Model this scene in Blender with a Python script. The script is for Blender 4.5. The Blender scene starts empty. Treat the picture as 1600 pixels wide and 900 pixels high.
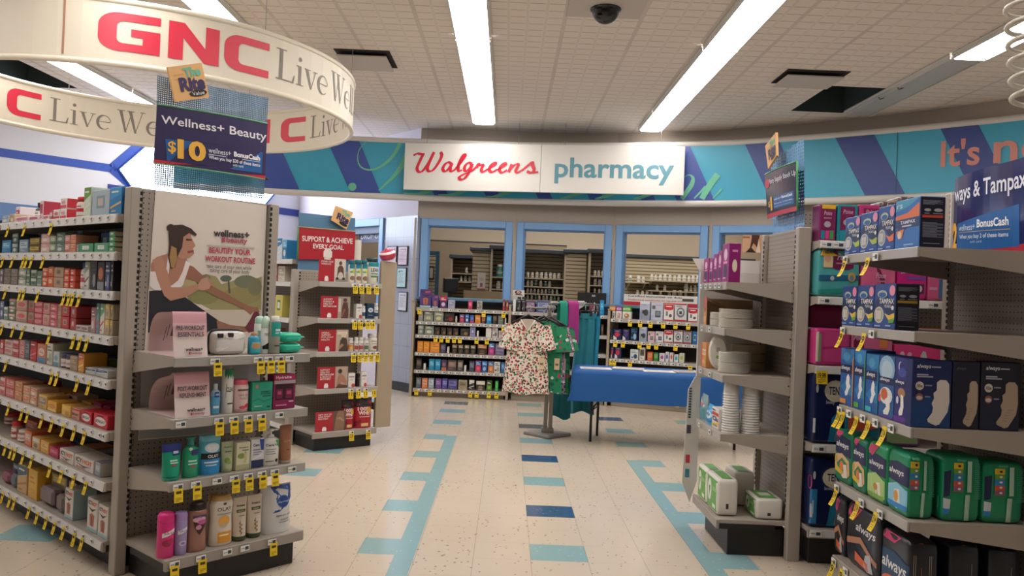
import bpy, bmesh, math, random
from mathutils import Vector, Matrix
random.seed(7)
SC = bpy.context.scene
COL = SC.collection
# ------------------------------------------------------------------ camera, world, exposure
FPX, HCAM = 1260.0, 1.388
def _cam_axes(yaw, pitch, roll):
    F = Vector((math.sin(yaw)*math.cos(pitch), math.cos(yaw)*math.cos(pitch), math.sin(pitch)))
    R0 = F.cross(Vector((0, 0, 1))).normalized(); U0 = R0.cross(F)
    return F, R0*math.cos(roll)+U0*math.sin(roll), U0*math.cos(roll)-R0*math.sin(roll)
CF, CR, CU = _cam_axes(7/FPX, 10/FPX, 0.041)
CPOS = Vector((0, 0, HCAM))
cd = bpy.data.cameras.new('camera'); cam = bpy.data.objects.new('camera', cd); COL.objects.link(cam)
cd.sensor_width = 36; cd.lens = FPX/1600*36; cd.clip_start = 0.05; cd.clip_end = 200
cam.matrix_world = Matrix(((CR.x, CU.x, -CF.x, CPOS.x), (CR.y, CU.y, -CF.y, CPOS.y), (CR.z, CU.z, -CF.z, CPOS.z), (0, 0, 0, 1)))
SC.camera = cam
SC.view_settings.view_transform = 'Standard'; SC.view_settings.look = 'None'
SC.view_settings.gamma = 1; SC.view_settings.use_curve_mapping = False
SC.view_settings.exposure = 1.08
LIGHT_STRENGTH = 7.0
WORLD_STRENGTH = 0.14
w = bpy.data.worlds.new('world'); SC.world = w; w.use_nodes = True
w.node_tree.nodes['Background'].inputs[0].default_value = (1.0, 0.97, 0.94, 1)
w.node_tree.nodes['Background'].inputs[1].default_value = WORLD_STRENGTH

# ------------------------------------------------------------------ measuring helpers (photo pixel -> point in the place)
def ray(x, y): return CF + CR*((x-800)/FPX) - CU*((y-450)/FPX)
def at_z(x, y, z):
    d = ray(x, y); return CPOS + d*((z-HCAM)/d.z)
class Fr:
    """A fixture's own frame: x along its front (left to right), y into it, z up."""
    def __init__(s, ox, oy, ang):
        s.o = Vector((ox, oy, 0)); s.ang = math.radians(ang)
        s.ex = Vector((math.cos(s.ang), math.sin(s.ang), 0)); s.ey = Vector((-math.sin(s.ang), math.cos(s.ang), 0))
    def P(s, x, y, z=0): return s.o + s.ex*x + s.ey*y + Vector((0, 0, z))
    def hit(s, px, py, y=0.0):
        d = ray(px, py); p0 = s.o + s.ey*y
        t = (p0-CPOS).dot(s.ey)/d.dot(s.ey); q = CPOS + d*t
        return (q-s.o).dot(s.ex), q.z

    def span(s, x0, x1, py, y, z):
        """left, right and height of something standing at height z whose top is on image row py (verticals lean in the photo)"""
        xm = (x0+x1)/2; zt = s.hit(xm, py, y)[1]; z2 = s.hit(xm, py+20, y)[1]; pm = py+20*((zt+z)/2-zt)/(z2-zt)
        return s.hit(x0, pm, y)[0], s.hit(x1, pm, y)[0], zt-z

# ------------------------------------------------------------------ materials
def lin(c):
    if isinstance(c, str):
        c = c.lstrip('#'); c = tuple(int(c[i:i+2], 16) for i in (0, 2, 4))
    o = []
    for v in c:
        v /= 255.0; o.append(v/12.92 if v <= 0.04045 else ((v+0.055)/1.055)**2.4)
    return tuple(o)
_M = {}
def M(c, rough=0.45, metal=0.0, emit=0.0, alpha=1.0, trans=0.0):
    k = (c, rough, metal, emit, alpha, trans)
    if k in _M: return _M[k]
    m = bpy.data.materials.new('paint_%s' % (c if isinstance(c, str) else 'x').lstrip('#')); m.use_nodes = True
    b = m.node_tree.nodes['Principled BSDF']; r, g, bl = lin(c)
    b.inputs['Base Color'].default_value = (r, g, bl, 1); b.inputs['Roughness'].default_value = rough
    b.inputs['Metallic'].default_value = metal
    if emit: b.inputs['Emission Color'].default_value = (r, g, bl, 1); b.inputs['Emission Strength'].default_value = emit
    if alpha < 1: b.inputs['Alpha'].default_value = alpha
    if trans: b.inputs['Transmission Weight'].default_value = trans
    m.diffuse_color = (r, g, bl, 1); _M[k] = m; return m
class NT:
    def __init__(s, name, rough=0.5):
        s.m = bpy.data.materials.new(name); s.m.use_nodes = True; s.t = s.m.node_tree
        s.b = s.t.nodes['Principled BSDF']; s.b.inputs['Roughness'].default_value = rough
        tc = s.t.nodes.new('ShaderNodeTexCoord'); s.co = tc.outputs['Object']
        sp = s.t.nodes.new('ShaderNodeSeparateXYZ'); s.t.links.new(s.co, sp.inputs[0])
        s.x, s.y, s.z = sp.outputs
    def ma(s, op, a, b=None, c=None):
        n = s.t.nodes.new('ShaderNodeMath'); n.operation = op
        for i, v in enumerate((a, b, c)):
            if v is None: continue
            if isinstance(v, (int, float)): n.inputs[i].default_value = v
            else: s.t.links.new(v, n.inputs[i])
        return n.outputs[0]
    def line(s, v, period, off, width):      # 1 on lines of a width, every period
        f = s.ma('WRAP', s.ma('SUBTRACT', v, off), period/2, -period/2)
        return s.ma('LESS_THAN', s.ma('ABSOLUTE', f), width/2)
    def mix(s, fac, a, b):
        n = s.t.nodes.new('ShaderNodeMix'); n.data_type = 'RGBA'
        for i, v in ((0, fac), (6, a), (7, b)):
            if isinstance(v, (int, float)): n.inputs[i].default_value = v
            elif isinstance(v, (str, tuple)): n.inputs[i].default_value = (*lin(v), 1)
            else: s.t.links.new(v, n.inputs[i])
        return n.outputs[2]
    def noise(s, scale, detail=2, vec=None):
        n = s.t.nodes.new('ShaderNodeTexNoise'); n.inputs['Scale'].default_value = scale; n.inputs['Detail'].default_value = detail
        s.t.links.new(vec or s.co, n.inputs['Vector']); return n.outputs['Fac']
    def voro(s, scale, out='Distance', rnd=1.0):
        n = s.t.nodes.new('ShaderNodeTexVoronoi'); n.inputs['Scale'].default_value = scale; n.inputs['Randomness'].default_value = rnd
        s.t.links.new(s.co, n.inputs['Vector']); return n.outputs[out]
    def color(s, v): s.t.links.new(v, s.b.inputs['Base Color']) if not isinstance(v, (str, tuple)) else setattr(s.b.inputs['Base Color'], 'default_value', (*lin(v), 1)); return s
    def bump(s, h, strength=0.3, dist=0.005):
        n = s.t.nodes.new('ShaderNodeBump'); n.inputs['Strength'].default_value = strength; n.inputs['Distance'].default_value = dist
        s.t.links.new(h, n.inputs['Height']); s.t.links.new(n.outputs[0], s.b.inputs['Normal']); return s
    def rough(s, v): s.t.links.new(v, s.b.inputs['Roughness']); return s

# ------------------------------------------------------------------ mesh building
_T = {}
def glyphs(txt, bold=0.0):
    k = (txt, bold)
    if k in _T: return _T[k]
    cu = bpy.data.curves.new('t', 'FONT'); cu.body = txt; cu.resolution_u = 3; cu.offset = bold; cu.fill_mode = 'FRONT'
    o = bpy.data.objects.new('t', cu); COL.objects.link(o)
    me = bpy.data.meshes.new_from_object(o.evaluated_get(bpy.context.evaluated_depsgraph_get()))
    vs = [(v.co.x, v.co.y) for v in me.vertices]; fs = [tuple(p.vertices) for p in me.polygons]
    bpy.data.objects.remove(o); bpy.data.curves.remove(cu); bpy.data.meshes.remove(me)
    x0 = min(v[0] for v in vs); x1 = max(v[0] for v in vs); y0 = min(v[1] for v in vs); y1 = max(v[1] for v in vs)
    _T[k] = ([((x-x0)/(x1-x0), (y-y0)/(y1-y0)) for x, y in vs], fs); return _T[k]
class MB:
    def __init__(s): s.v = []; s.f = []; s.mi = []; s.ms = []; s.sm = []
    def _m(s, m):
        if isinstance(m, (str, tuple)): m = M(m)
        for i, q in enumerate(s.ms):
            if q is m: return i
        s.ms.append(m); return len(s.ms)-1
    def add(s, vs, fs, m, smooth=False):
        n = len(s.v); s.v += [tuple(p) for p in vs]; i = s._m(m)
        for f in fs: s.f.append(tuple(n+k for k in f)); s.mi.append(i); s.sm.append(smooth)
        return s
    def poly(s, pts, m, smooth=False): return s.add(pts, [tuple(range(len(pts)))], m, smooth)
    def box(s, x0, x1, y0, y1, z0, z1, m, c=0.0):
        if x1 < x0: x0, x1 = x1, x0
        if y1 < y0: y0, y1 = y1, y0
        if z1 < z0: z0, z1 = z1, z0
        if c <= 0:
            v = [(x, y, z) for z in (z0, z1) for y in (y0, y1) for x in (x0, x1)]
            return s.add(v, [(0, 2, 3, 1), (4, 5, 7, 6), (0, 1, 5, 4), (2, 6, 7, 3), (0, 4, 6, 2), (1, 3, 7, 5)], m)
        c = min(c, (x1-x0)/2.2, (y1-y0)/2.2, (z1-z0)/2.2); X = (x0, x1); Y = (y0, y1); Z = (z0, z1); v = []; ix = {}
        for a in (0, 1):
            for b in (0, 1):
                for d in (0, 1):
                    sa, sb, sd = 1-2*a, 1-2*b, 1-2*d
                    for k in range(3):
                        p = [X[a], Y[b], Z[d]]
                        for j, sg in ((0, sa), (1, sb), (2, sd)):
                            if j != k: p[j] += sg*c
                        ix[a, b, d, k] = len(v); v.append(tuple(p))
        F = []
        def face(l, out):
            ce = Vector((0, 0, 0)); P = [Vector(v[i]) for i in l]
            n = (P[1]-P[0]).cross(P[2]-P[0])
            F.append(tuple(l) if n.dot(Vector(out)) > 0 else tuple(reversed(l)))
        for a in (0, 1):
            sg = 2*a-1
            face([ix[a, 0, 0, 0], ix[a, 1, 0, 0], ix[a, 1, 1, 0], ix[a, 0, 1, 0]], (sg, 0, 0))
            face([ix[0, a, 0, 1], ix[1, a, 0, 1], ix[1, a, 1, 1], ix[0, a, 1, 1]], (0, sg, 0))
            face([ix[0, 0, a, 2], ix[1, 0, a, 2], ix[1, 1, a, 2], ix[0, 1, a, 2]], (0, 0, sg))
            for b in (0, 1):
                sb = 2*b-1
                face([ix[a, b, 0, 0], ix[a, b, 1, 0], ix[a, b, 1, 1], ix[a, b, 0, 1]], (sg, sb, 0))
                face([ix[a, 0, b, 0], ix[a, 1, b, 0], ix[a, 1, b, 2], ix[a, 0, b, 2]], (sg, 0, sb))
                face([ix[0, a, b, 1], ix[1, a, b, 1], ix[1, a, b, 2], ix[0, a, b, 2]], (0, sg, sb))
                for d in (0, 1): face([ix[a, b, d, 0], ix[a, b, d, 1], ix[a, b, d, 2]], (sg, sb, 2*d-1))
        return s.add(v, F, m)
    def lathe(s, prof, m, cx=0, cy=0, seg=14, sx=1.0, sy=1.0, smooth=True):
        """prof: [(radius, z, material or None)...] from bottom to top; closed at both ends"""
        base = len(prof); vs = []
        for p in prof:
            for k in range(seg):
                a = 2*math.pi*k/seg; vs.append((cx+p[0]*sx*math.cos(a), cy+p[0]*sy*math.sin(a), p[1]))
        n0 = len(s.v); s.v += vs
        for i in range(base-1):
            mm = s._m(prof[i][2] if len(prof[i]) > 2 and prof[i][2] else m)
            for k in range(seg):
                j = (k+1) % seg
                s.f.append((n0+i*seg+k, n0+i*seg+j, n0+(i+1)*seg+j, n0+(i+1)*seg+k)); s.mi.append(mm); s.sm.append(smooth)
        s.f.append(tuple(n0+k for k in reversed(range(seg)))); s.mi.append(s._m(m)); s.sm.append(False)
        s.f.append(tuple(n0+(base-1)*seg+k for k in range(seg))); s.mi.append(s._m(m)); s.sm.append(False)
        return s
    def tube(s, pts, r, m, seg=6, closed=False):
        pts = [Vector(p) for p in pts]; n = len(pts); n0 = len(s.v); up = Vector((0, 0, 1)); pu = None
        for i, p in enumerate(pts):
            t = (pts[(i+1) % n] if (closed or i < n-1) else p) - (pts[i-1] if (closed or i > 0) else p)
            t.normalize()
            a = t.cross(up if abs(t.z) < 0.95 else Vector((1, 0, 0))) if pu is None else (pu - t*pu.dot(t))
            a.normalize(); pu = a; b = t.cross(a); rr = r[i] if isinstance(r, (list, tuple)) else r
            for k in range(seg):
                q = 2*math.pi*k/seg; s.v.append(tuple(p+a*(rr*math.cos(q))+b*(rr*math.sin(q))))
        mm = s._m(m)
        for i in range(n if closed else n-1):
            i2 = (i+1) % n
            for k in range(seg):
                j = (k+1) % seg; s.f.append((n0+i*seg+k, n0+i*seg+j, n0+i2*seg+j, n0+i2*seg+k)); s.mi.append(mm); s.sm.append(True)
        if not closed:
            s.f.append(tuple(n0+k for k in reversed(range(seg)))); s.mi.append(mm); s.sm.append(False)
            s.f.append(tuple(n0+(n-1)*seg+k for k in range(seg))); s.mi.append(mm); s.sm.append(False)
        return s
    def grid(s, fn, nu, nv, m, smooth=True, mfn=None):
        n0 = len(s.v)
        for j in range(nv+1):
            for i in range(nu+1): s.v.append(tuple(fn(i/nu, j/nv)))
        for j in range(nv):
            for i in range(nu):
                a = n0+j*(nu+1)+i; s.f.append((a, a+1, a+nu+2, a+nu+1))
                s.mi.append(s._m(mfn((i+.5)/nu, (j+.5)/nv) if mfn else m)); s.sm.append(smooth)
        return s
    def flat(s, vs, fs, m, fn, step=0):
        """2-D faces cut into strips of a width, then laid on a surface by fn(x, y)"""
        if step:
            bm = bmesh.new(); bv = [bm.verts.new((x, y, 0)) for x, y in vs]
            for f in fs:
                try: bm.faces.new([bv[k] for k in f])
                except ValueError: pass
            bm.normal_update(); bmesh.ops.triangulate(bm, faces=bm.faces[:])
            xs = [v[0] for v in vs]; x = math.floor(min(xs)/step)*step+step
            while x < max(xs):
                bmesh.ops.bisect_plane(bm, geom=bm.verts[:]+bm.edges[:]+bm.faces[:], plane_co=(x, 0, 0), plane_no=(1, 0, 0)); x += step
            bm.verts.index_update(); vs = [(v.co.x, v.co.y) for v in bm.verts]; fs = [tuple(v.index for v in f.verts) for f in bm.faces]; bm.free()
        return s.add([fn(x, y) for x, y in vs], fs, m)
    def text(s, txt, x0, x1, y0, y1, m, fn, bold=0.0, step=0, shear=0.0):
        vs, fs = glyphs(txt, bold)
        return s.flat([(x0+(x1-x0)*a+shear*(y1-y0)*(b-.5), y0+(y1-y0)*b) for a, b in vs], fs, m, fn, step)
    def decor(s, items, fn, step=0):
        """items on a face in 0..1 coordinates: r rect, e ellipse, t text, p polygon; fn(a, b, layer) -> point"""
        for L, d in enumerate(items):
            g = lambda a, b, L=L: fn(a, b, L)
            k = d[0]
            if k == 'r': s.flat([(d[1], d[3]), (d[2], d[3]), (d[2], d[4]), (d[1], d[4])], [(0, 1, 2, 3)], d[5], g, step)
            elif k == 'e': s.flat([(d[1]+d[3]*math.cos(2*math.pi*i/16), d[2]+d[4]*math.sin(2*math.pi*i/16)) for i in range(16)], [tuple(range(16))], d[5], g, step)
            elif k == 't': s.text(d[1], d[2], d[3], d[4], d[5], d[6], g, d[7] if len(d) > 7 else 0.0, step, d[8] if len(d) > 8 else 0.0)
            elif k == 'p': s.flat(list(d[1]), [tuple(range(len(d[1])))], d[2], g, step)
        return s
    def build(s, name, parent=None, loc=None, rotz=0.0):
        me = bpy.data.meshes.new(name); me.from_pydata(s.v, [], s.f); me.update()
        for m in s.ms: me.materials.append(m)
        me.polygons.foreach_set('material_index', s.mi); me.polygons.foreach_set('use_smooth', s.sm); me.update()
        o = bpy.data.objects.new(name, me); COL.objects.link(o)
        if parent is not None: o.parent = parent
        if loc is not None: o.location = loc
        o.rotation_euler = (0, 0, rotz); return o
def tag(o, label, cat, group=None):
    o['label'] = label; o['category'] = cat
    if group: o['group'] = group
    return o
def struct(o): o['kind'] = 'structure'; return o
def thing(name, label, cat, loc=(0, 0, 0), rotz=0.0, group=None):
    o = bpy.data.objects.new(name, None); COL.objects.link(o); o.location = loc; o.rotation_euler = (0, 0, rotz)
    o.empty_display_size = 0.1
    return tag(o, label, cat, group)
def copy_tree(o, parent=None):
    c = o.copy(); COL.objects.link(c)
    if parent is not None: c.parent = parent
    for ch in o.children: copy_tree(ch, c)
    return c
ORD = ['first', 'second', 'third', 'fourth', 'fifth', 'sixth', 'seventh', 'eighth', 'ninth', 'tenth', 'eleventh', 'twelfth', 'thirteenth', 'fourteenth', 'fifteenth',
       'sixteenth', 'seventeenth', 'eighteenth', 'nineteenth', 'twentieth', 'twenty-first', 'twenty-second', 'twenty-third', 'twenty-fourth', 'twenty-fifth', 'twenty-sixth', 'twenty-seventh', 'twenty-eighth', 'twenty-ninth', 'thirtieth',
       'thirty-first', 'thirty-second', 'thirty-third', 'thirty-fourth', 'thirty-fifth', 'thirty-sixth', 'thirty-seventh', 'thirty-eighth', 'thirty-ninth', 'fortieth']
# ------------------------------------------------------------------ the room
ZC = 3.6
WALLP = [(-1.26, 10.97), (0.07, 10.95), (1.40, 10.78), (2.58, 10.33), (3.62, 9.66), (4.62, 8.80), (5.45, 7.75), (6.1, 6.4)]
KX, KY = -3.57, 13.6
m_wall = NT('wall_beige', 0.7); m_wall.color(m_wall.mix(m_wall.noise(1.3), '#b3a89c', '#bbb0a4')); m_wall = m_wall.m
m_lav = NT('wall_lavender', 0.7); m_lav.color(m_lav.mix(m_lav.noise(0.8), '#c9c2cb', '#d0c9d0')); m_lav = m_lav.m
m_white = M('#d8dae2', 0.7)
m_cream = M('#e2d4bd', 0.8)
m_blueline = M('#3152ae', 0.5)
# floor: cream vinyl tiles with fine joints and speckle, coloured inlay tiles in the same mesh
def floor_mat(name, c1, c2, speck):
    n = NT(name, 0.16)
    base = n.mix(n.noise(0.9, 3), c1, c2)
    sp = n.ma('LESS_THAN', n.voro(24), n.ma('MULTIPLY', n.noise(1.6, 2), 0.26))
    base = n.mix(n.ma('MULTIPLY', sp, 0.75), base, speck)
    ln = n.ma('MAXIMUM', n.line(n.x, 0.302, 0.18, 0.0032), n.ma('MULTIPLY', n.line(n.y, 0.2785, 4.24, 0.003), .5))
    n.color(n.mix(n.ma('MULTIPLY', ln, 0.45), base, '#7b7064'))
    n.b.inputs['Specular IOR Level'].default_value = 0.6
    n.rough(n.ma('ADD', n.ma('MULTIPLY', n.noise(7, 3), 0.16), 0.09))
    n.bump(n.noise(3.2, 1), 0.02, 0.02)
    return n.m
fm = floor_mat('floor_cream', '#c6b8a5', '#cec0ae', '#665b50')
f_teal = floor_mat('floor_teal', '#84a8ac', '#8cafb1', '#b4c8c6')
f_pale = floor_mat('floor_pale_teal', '#86a8a6', '#8fb0ad', '#b5c8c2')
f_navy = floor_mat('floor_navy', '#2a4f74', '#30587d', '#6f88a0')
f_slate = floor_mat('floor_slate', '#5b6468', '#626b6e', '#8a8f8e')
b = MB(); b.poly([(-9, -5, 0), (7, -5, 0), (7, 17, 0), (-9, 17, 0)], fm)
def inlay(x0, x1, y0, y1, m): b.poly([(x0, y0, .0004), (x1, y0, .0004), (x1, y1, .0004), (x0, y1, .0004)], m)
T0, TP, TD = 4.24, 0.835, 0.27
for k, m in zip(range(-2, 8), (f_navy, f_navy, f_teal, f_navy, f_teal, f_navy, f_teal, f_slate, f_pale, f_pale)):
    inlay(.18, .485, T0+k*TP, T0+k*TP+TD, m)
for k in range(-2, 5):
    inlay(-.733, -.535, T0+k*TP, T0+k*TP+TD, f_teal)
    if k < 4: inlay(1.185, 1.382, T0+k*TP-.02, T0+k*TP+TD-.02, f_teal)
inlay(-.535, -.43, 2.4, 7.8, f_teal); inlay(1.082, 1.185, 2.4, 6.975, f_teal)
for y, m in ((8.47, f_teal), (9.30, f_teal), (9.96, f_slate)): inlay(-.73, -.435, y, y+.27, m)
for y, m in ((7.59, f_pale), (8.35, f_teal), (9.17, f_navy)): inlay(1.10, 1.38, y, y+.26, m)
inlay(1.99, 2.28, 9.13, 9.40, f_pale)
inlay(-1.65, -1.345, 5.91, 6.16, f_teal); inlay(-1.65, -1.345, 6.75, 7.0, f_teal); inlay(-1.72, -1.40, 9.93, 10.2, f_teal)
inlay(-2.65, -2.33, 4.225, 4.50, f_teal)
struct(b.build('floor'))
# ceiling: scored tiles
n = NT('ceiling_tile', 0.85)
thin = n.ma('MULTIPLY', n.line(n.y, 0.155, 6.095, 0.013), 0.62)
col = n.ma('MULTIPLY', n.line(n.x, 0.15, 0.37, 0.022), 0.13)
thick = n.ma('MULTIPLY', n.line(n.x, 0.6, 0.37, 0.036), 0.30)
thin = n.ma('MULTIPLY', thin, n.ma('SUBTRACT', 1.0, n.line(n.x, 0.15, 0.37, 0.030)))
fac = n.ma('MAXIMUM', n.ma('MAXIMUM', thin, col), thick)
patch = n.ma('MULTIPLY', fac, n.ma('ADD', n.ma('MULTIPLY', n.noise(1.7, 2), 0.9), 0.35))
n.color(n.mix(n.ma('MINIMUM', patch, 0.85), n.mix(n.noise(60, 2), '#e4d9ce', '#ece1d6'), '#85766a'))
n.bump(n.ma('SUBTRACT', 1.0, fac), 0.5, 0.008)
m_ceil = n.m
HOLES = [(3.13, 3.72, 8.02, 9.12), (-5.75, -5.15, 8.35, 9.5)]
def cells(x0, x1, y0, y1, holes):
    xs = sorted({x0, x1, *[h[0] for h in holes], *[h[1] for h in holes]}); ys = sorted({y0, y1, *[h[2] for h in holes], *[h[3] for h in holes]})
    for i in range(len(xs)-1):
        for j in range(len(ys)-1):
            cx, cy = (xs[i]+xs[i+1])/2, (ys[j]+ys[j+1])/2
            if not any(h[0] < cx < h[1] and h[2] < cy < h[3] for h in holes): yield xs[i], xs[i+1], ys[j], ys[j+1]
b = MB()
for x0, x1, y0, y1 in cells(-9, 7, -5, 17, HOLES): b.poly([(x0, y0, ZC), (x0, y1, ZC), (x1, y1, ZC), (x1, y0, ZC)], m_ceil)
dk = M('#3a4746', 0.8)
for h in HOLES:
    x0, x1, y0, y1 = h; z1 = ZC+.5
    for q in ([(x0, y0), (x1, y0)], [(x1, y0), (x1, y1)], [(x1, y1), (x0, y1)], [(x0, y1), (x0, y0)]):
        (a, c), (d, e) = q; b.poly([(a, c, ZC), (d, e, ZC), (d, e, z1), (a, c, z1)], dk)
    b.poly([(x0, y0, z1), (x0, y1, z1), (x1, y1, z1), (x1, y0, z1)], dk)
    b.box(x0, x1, y0+.45, y0+.5, ZC+.15, ZC+.2, M('#5a5752', .6))
struct(b.build('ceiling'))
# curved back wall: header above the windows, knee wall below, posts between
b = MB()
def seg_fr(i):
    (x0, y0), (x1, y1) = WALLP[i], WALLP[i+1]
    return Fr(x0, y0, math.degrees(math.atan2(y1-y0, x1-x0))), math.hypot(x1-x0, y1-y0)
for i in range(len(WALLP)-1):
    fr, L = seg_fr(i)
    def wb(x0, x1, z0, z1, m, y0=0.0, y1=.10):
        mb = MB().box(x0, x1, y0, y1, z0, z1, m); b.add([fr.P(*v) for v in mb.v], mb.f, m)
    wb(0, L, 2.375, ZC, m_wall)
    if i < 5: wb(0, L, 0, 1.12, m_wall); wb(-.025 if i else -.04, .025, 1.12, 2.375, m_wall); wb(L-.025, L, 1.12, 2.375, m_wall)
    else: wb(0, L, 0, 2.375, m_wall)
struct(b.build('wall_back'))
m_frame = M('#7aa6d6', 0.4); m_frame2 = M('#6590c2', .45)
for i in range(5):
    fr, L = seg_fr(i); mb = MB(); x0, x1, z0, z1, wd = .03, L-.03, 1.12, 2.372, .095
    if i == 0: x0 = .06
    for (a, c, d, e) in ((x0, x0+wd, z0, z1), (x1-wd, x1, z0, z1), (x0+wd, x1-wd, z1-wd, z1)):
        mb.box(a, c, -.035, .12, d, e, m_frame, .006)
    mb.box(x0+wd-.012, x0+wd+.012, -.01, .16, z0, z1-wd, m_frame2); mb.box(x1-wd-.012, x1-wd+.012, -.01, .16, z0, z1-wd, m_frame2)
    mb.box(x0+wd, x1-wd, -.01, .16, z1-wd-.012, z1-wd+.012, m_frame2)
    mb.box(x0-.02, x1+.02, -.20, .35, 1.27, 1.31, M('#5b7f96', .35), .008)      # service ledge
    mb.box(x0+.02, x1-.02, -.012, .05, 1.12, 1.27, M('#34505f', .5))
    struct(mb.build('window_%d' % (i+1), None, fr.P(0, 0), fr.ang))
# angled wall on the left of the windows: grey tile, then the drop-off window
fa = Fr(KX, KY, math.degrees(math.atan2(10.97-KY, -1.26-KX))); LA = math.hypot(10.97-KY, -1.26-KX)
n = NT('grey_wall_tile', 0.25); ln = n.ma('MAXIMUM', n.line(n.x, .20, 0, .006), n.line(n.z, .30, .02, .006))
n.color(n.mix(n.ma('MULTIPLY', ln, .6), n.mix(n.noise(3), '#9298a6', '#9da2b0'), '#6d7180')); m_gtile = n.m
xt = LA-.80; xd0, xd1 = LA-1.95, LA-.80
b = MB(); b.box(0, LA, 0, .1, 2.41, ZC, m_lav); b.box(0, xd0, 0, .1, 0, 2.41, m_lav); b.box(xd0, xd1, 0, .1, 0, 1.05, m_lav)
b.box(xt, LA+.02, -.012, .1, 0, 2.41, m_gtile); b.box(xt, LA+.02, -.03, 0, 0, .12, M('#2c2f33', .5))
struct(b.build('wall_angled', None, fa.P(0, 0), fa.ang))
mb = MB()
for a, c, d, e in ((xd0, xd0+.10, 1.05, 2.41), (xd1-.10, xd1, 1.05, 2.41), (xd0+.1, xd1-.1, 2.30, 2.41)): mb.box(a, c, -.04, .12, d, e, m_frame, .006)
mb.box(xd0, xd1, .02, .16, 2.20, 2.30, M('#56697e', .5)); mb.box(xd0+.1, xd1-.1, -.2, .35, 1.05, 1.09, M('#5b7f96', .35))
struct(mb.build('window_6', None, fa.P(0, 0), fa.ang))
# left wall with blue hexagon lines and a glowing hexagon added on it
fl = Fr(-8.6, KY-(-3.57+8.6)*0.809/0.588, math.degrees(math.atan2(0.809, 0.588))); LL = (Vector((KX, KY, 0))-fl.o).length
def lw(px, py):
    x, z = fl.hit(px, py); return x, z
b = MB(); wx0, _ = lw(176, 262); wx1 = LL-1.1
b.box(0, LL, 0, .1, 0, ZC, m_white)
V0 = lw(0, 238); V1 = lw(174, 263); VU = lw(222, 222); VD = lw(214, 298); V00 = (V0[0]-.05, V0[1])
def strip(p, q, wd, m, y=-.006):
    (x0, z0), (x1, z1) = p, q; L = math.hypot(x1-x0, z1-z0); nx, nz = -(z1-z0)/L*wd/2, (x1-x0)/L*wd/2
    b.poly([(x0-nx, y, z0-nz), (x1-nx, y, z1-nz), (x1+nx, y, z1+nz), (x0+nx, y, z0+nz)], m)
strip(V00, V1, .105, m_blueline); strip(V1, VU, .12, m_blueline); strip(V1, VD, .12, m_blueline)
UL = (V00[0]-.45, V00[1]+.35); DL = (V00[0]-.45, V00[1]-.35); strip(V00, UL, .12, m_blueline); strip(V00, DL, .12, m_blueline)
sb = M('#5f7fae', .5); z0 = lw(0, 316)[1]; b.box(0, LL*.62, -.03, 0, z0-.35, z0, sb)
b.box(LL*.62, LL, -.02, 0, 2.55, 2.66, M('#2b3f8c', .5))
b.box(LL*.7, LL, -.03, 0, 1.25, 1.95, sb)
struct(b.build('wall_left', None, fl.P(0, 0), fl.ang))
# glowing hexagon added for the brightly lit white wall between the blue lines
zc = V1[1]; ww = 1.55
mb = MB(); hexp = [(V1[0]+.09, zc), (V1[0]+.62, zc+.55), (V1[0]+.62+ww, zc+.55), (V1[0]+1.15+ww, zc), (V1[0]+.62+ww, zc-.62), (V1[0]+.62, zc-.62)]
mb.poly([(x, -.012, z) for x, z in hexp], M('#e2ecff', .4, 0, 7.0)); mb.tube([(x, -.015, z) for x, z in hexp], .02, m_blueline, 5, True)
struct(mb.build('window_7', None, fl.P(0, 0), fl.ang))
# pharmacy room behind the windows
b = MB(); b.box(-3.6, 6.5, 16.2, 16.3, 0, ZC, m_cream); struct(b.build('wall_pharmacy_back'))
b = MB(); b.box(-3.5, -3.4, 13.75, 16.2, 0, ZC, m_cream); b.box(6.0, 6.1, 8.4, 16.2, 0, ZC, m_cream); struct(b.build('wall_pharmacy_side'))
b = MB(); b.box(-9, 7, -5.1, -5.0, 0, ZC, m_wall); struct(b.build('wall_front'))

# ------------------------------------------------------------------ ceiling lights
m_lamp = M('#fffaf6', .4, 0, LIGHT_STRENGTH); m_hous = M('#d8d5d0', .4); m_off = M('#b9b8b4', .35)
def light(xc, y0, y1, label, lit=True, wd=.28):
    t = thing('ceiling_light', label, 'ceiling light', (xc, (y0+y1)/2, ZC), 0, 'fluorescent ceiling lights'); L = (y1-y0)/2-.006
    h = MB(); h.box(-wd/2-.02, wd/2+.02, -L, L, -.022, -.001, m_hous, .004); h.box(-wd/2-.012, -wd/2, -L, L, -.05, -.02, m_hous); h.box(wd/2, wd/2+.012, -L, L, -.05, -.02, m_hous)
    h.build('housing', t)
    d = MB(); prof = [(-wd/2, -.022), (-wd/2+.03, -.052), (wd/2-.03, -.052), (wd/2, -.022)]
    mm = m_lamp if lit else m_off
    d.add([(x, y, z) for y in (-L, L) for x, z in prof], [(0, 1, 5, 4), (1, 2, 6, 5), (2, 3, 7, 6), (0, 3, 2, 1), (4, 5, 6, 7)], mm)
    d.build('diffuser' , t)
    if not lit:
        for yy in (-.15, .25): MB().tube([(-wd/2-.01, yy, -.05), (-wd/2+.02, yy+.03, -.065), (-wd/2+.05, yy, -.05)], .006, M('#6a6660'), 5).build('clip', t)
RY = [(9.325, 10.335, 'end piece'), (6.915, 9.315, 'long module'), (4.5, 6.9, 'long module'), (2.1, 4.49, 'long module'), (-.3, 2.09, 'long module'), (-2.7, -.31, 'long module')]
PL = ['farthest', 'second from far end', 'third from far end', 'overhead in front', 'overhead', 'behind the camera']
for xc, row in ((-.385, 'lights over the red script'), (1.745, 'lights over the grey-blue lettering')):
    for k, (y0, y1, nm) in enumerate(RY[:4]): light(xc, y0, y1, 'lit %s, %s, %s' % (nm, row, PL[k]))
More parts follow.
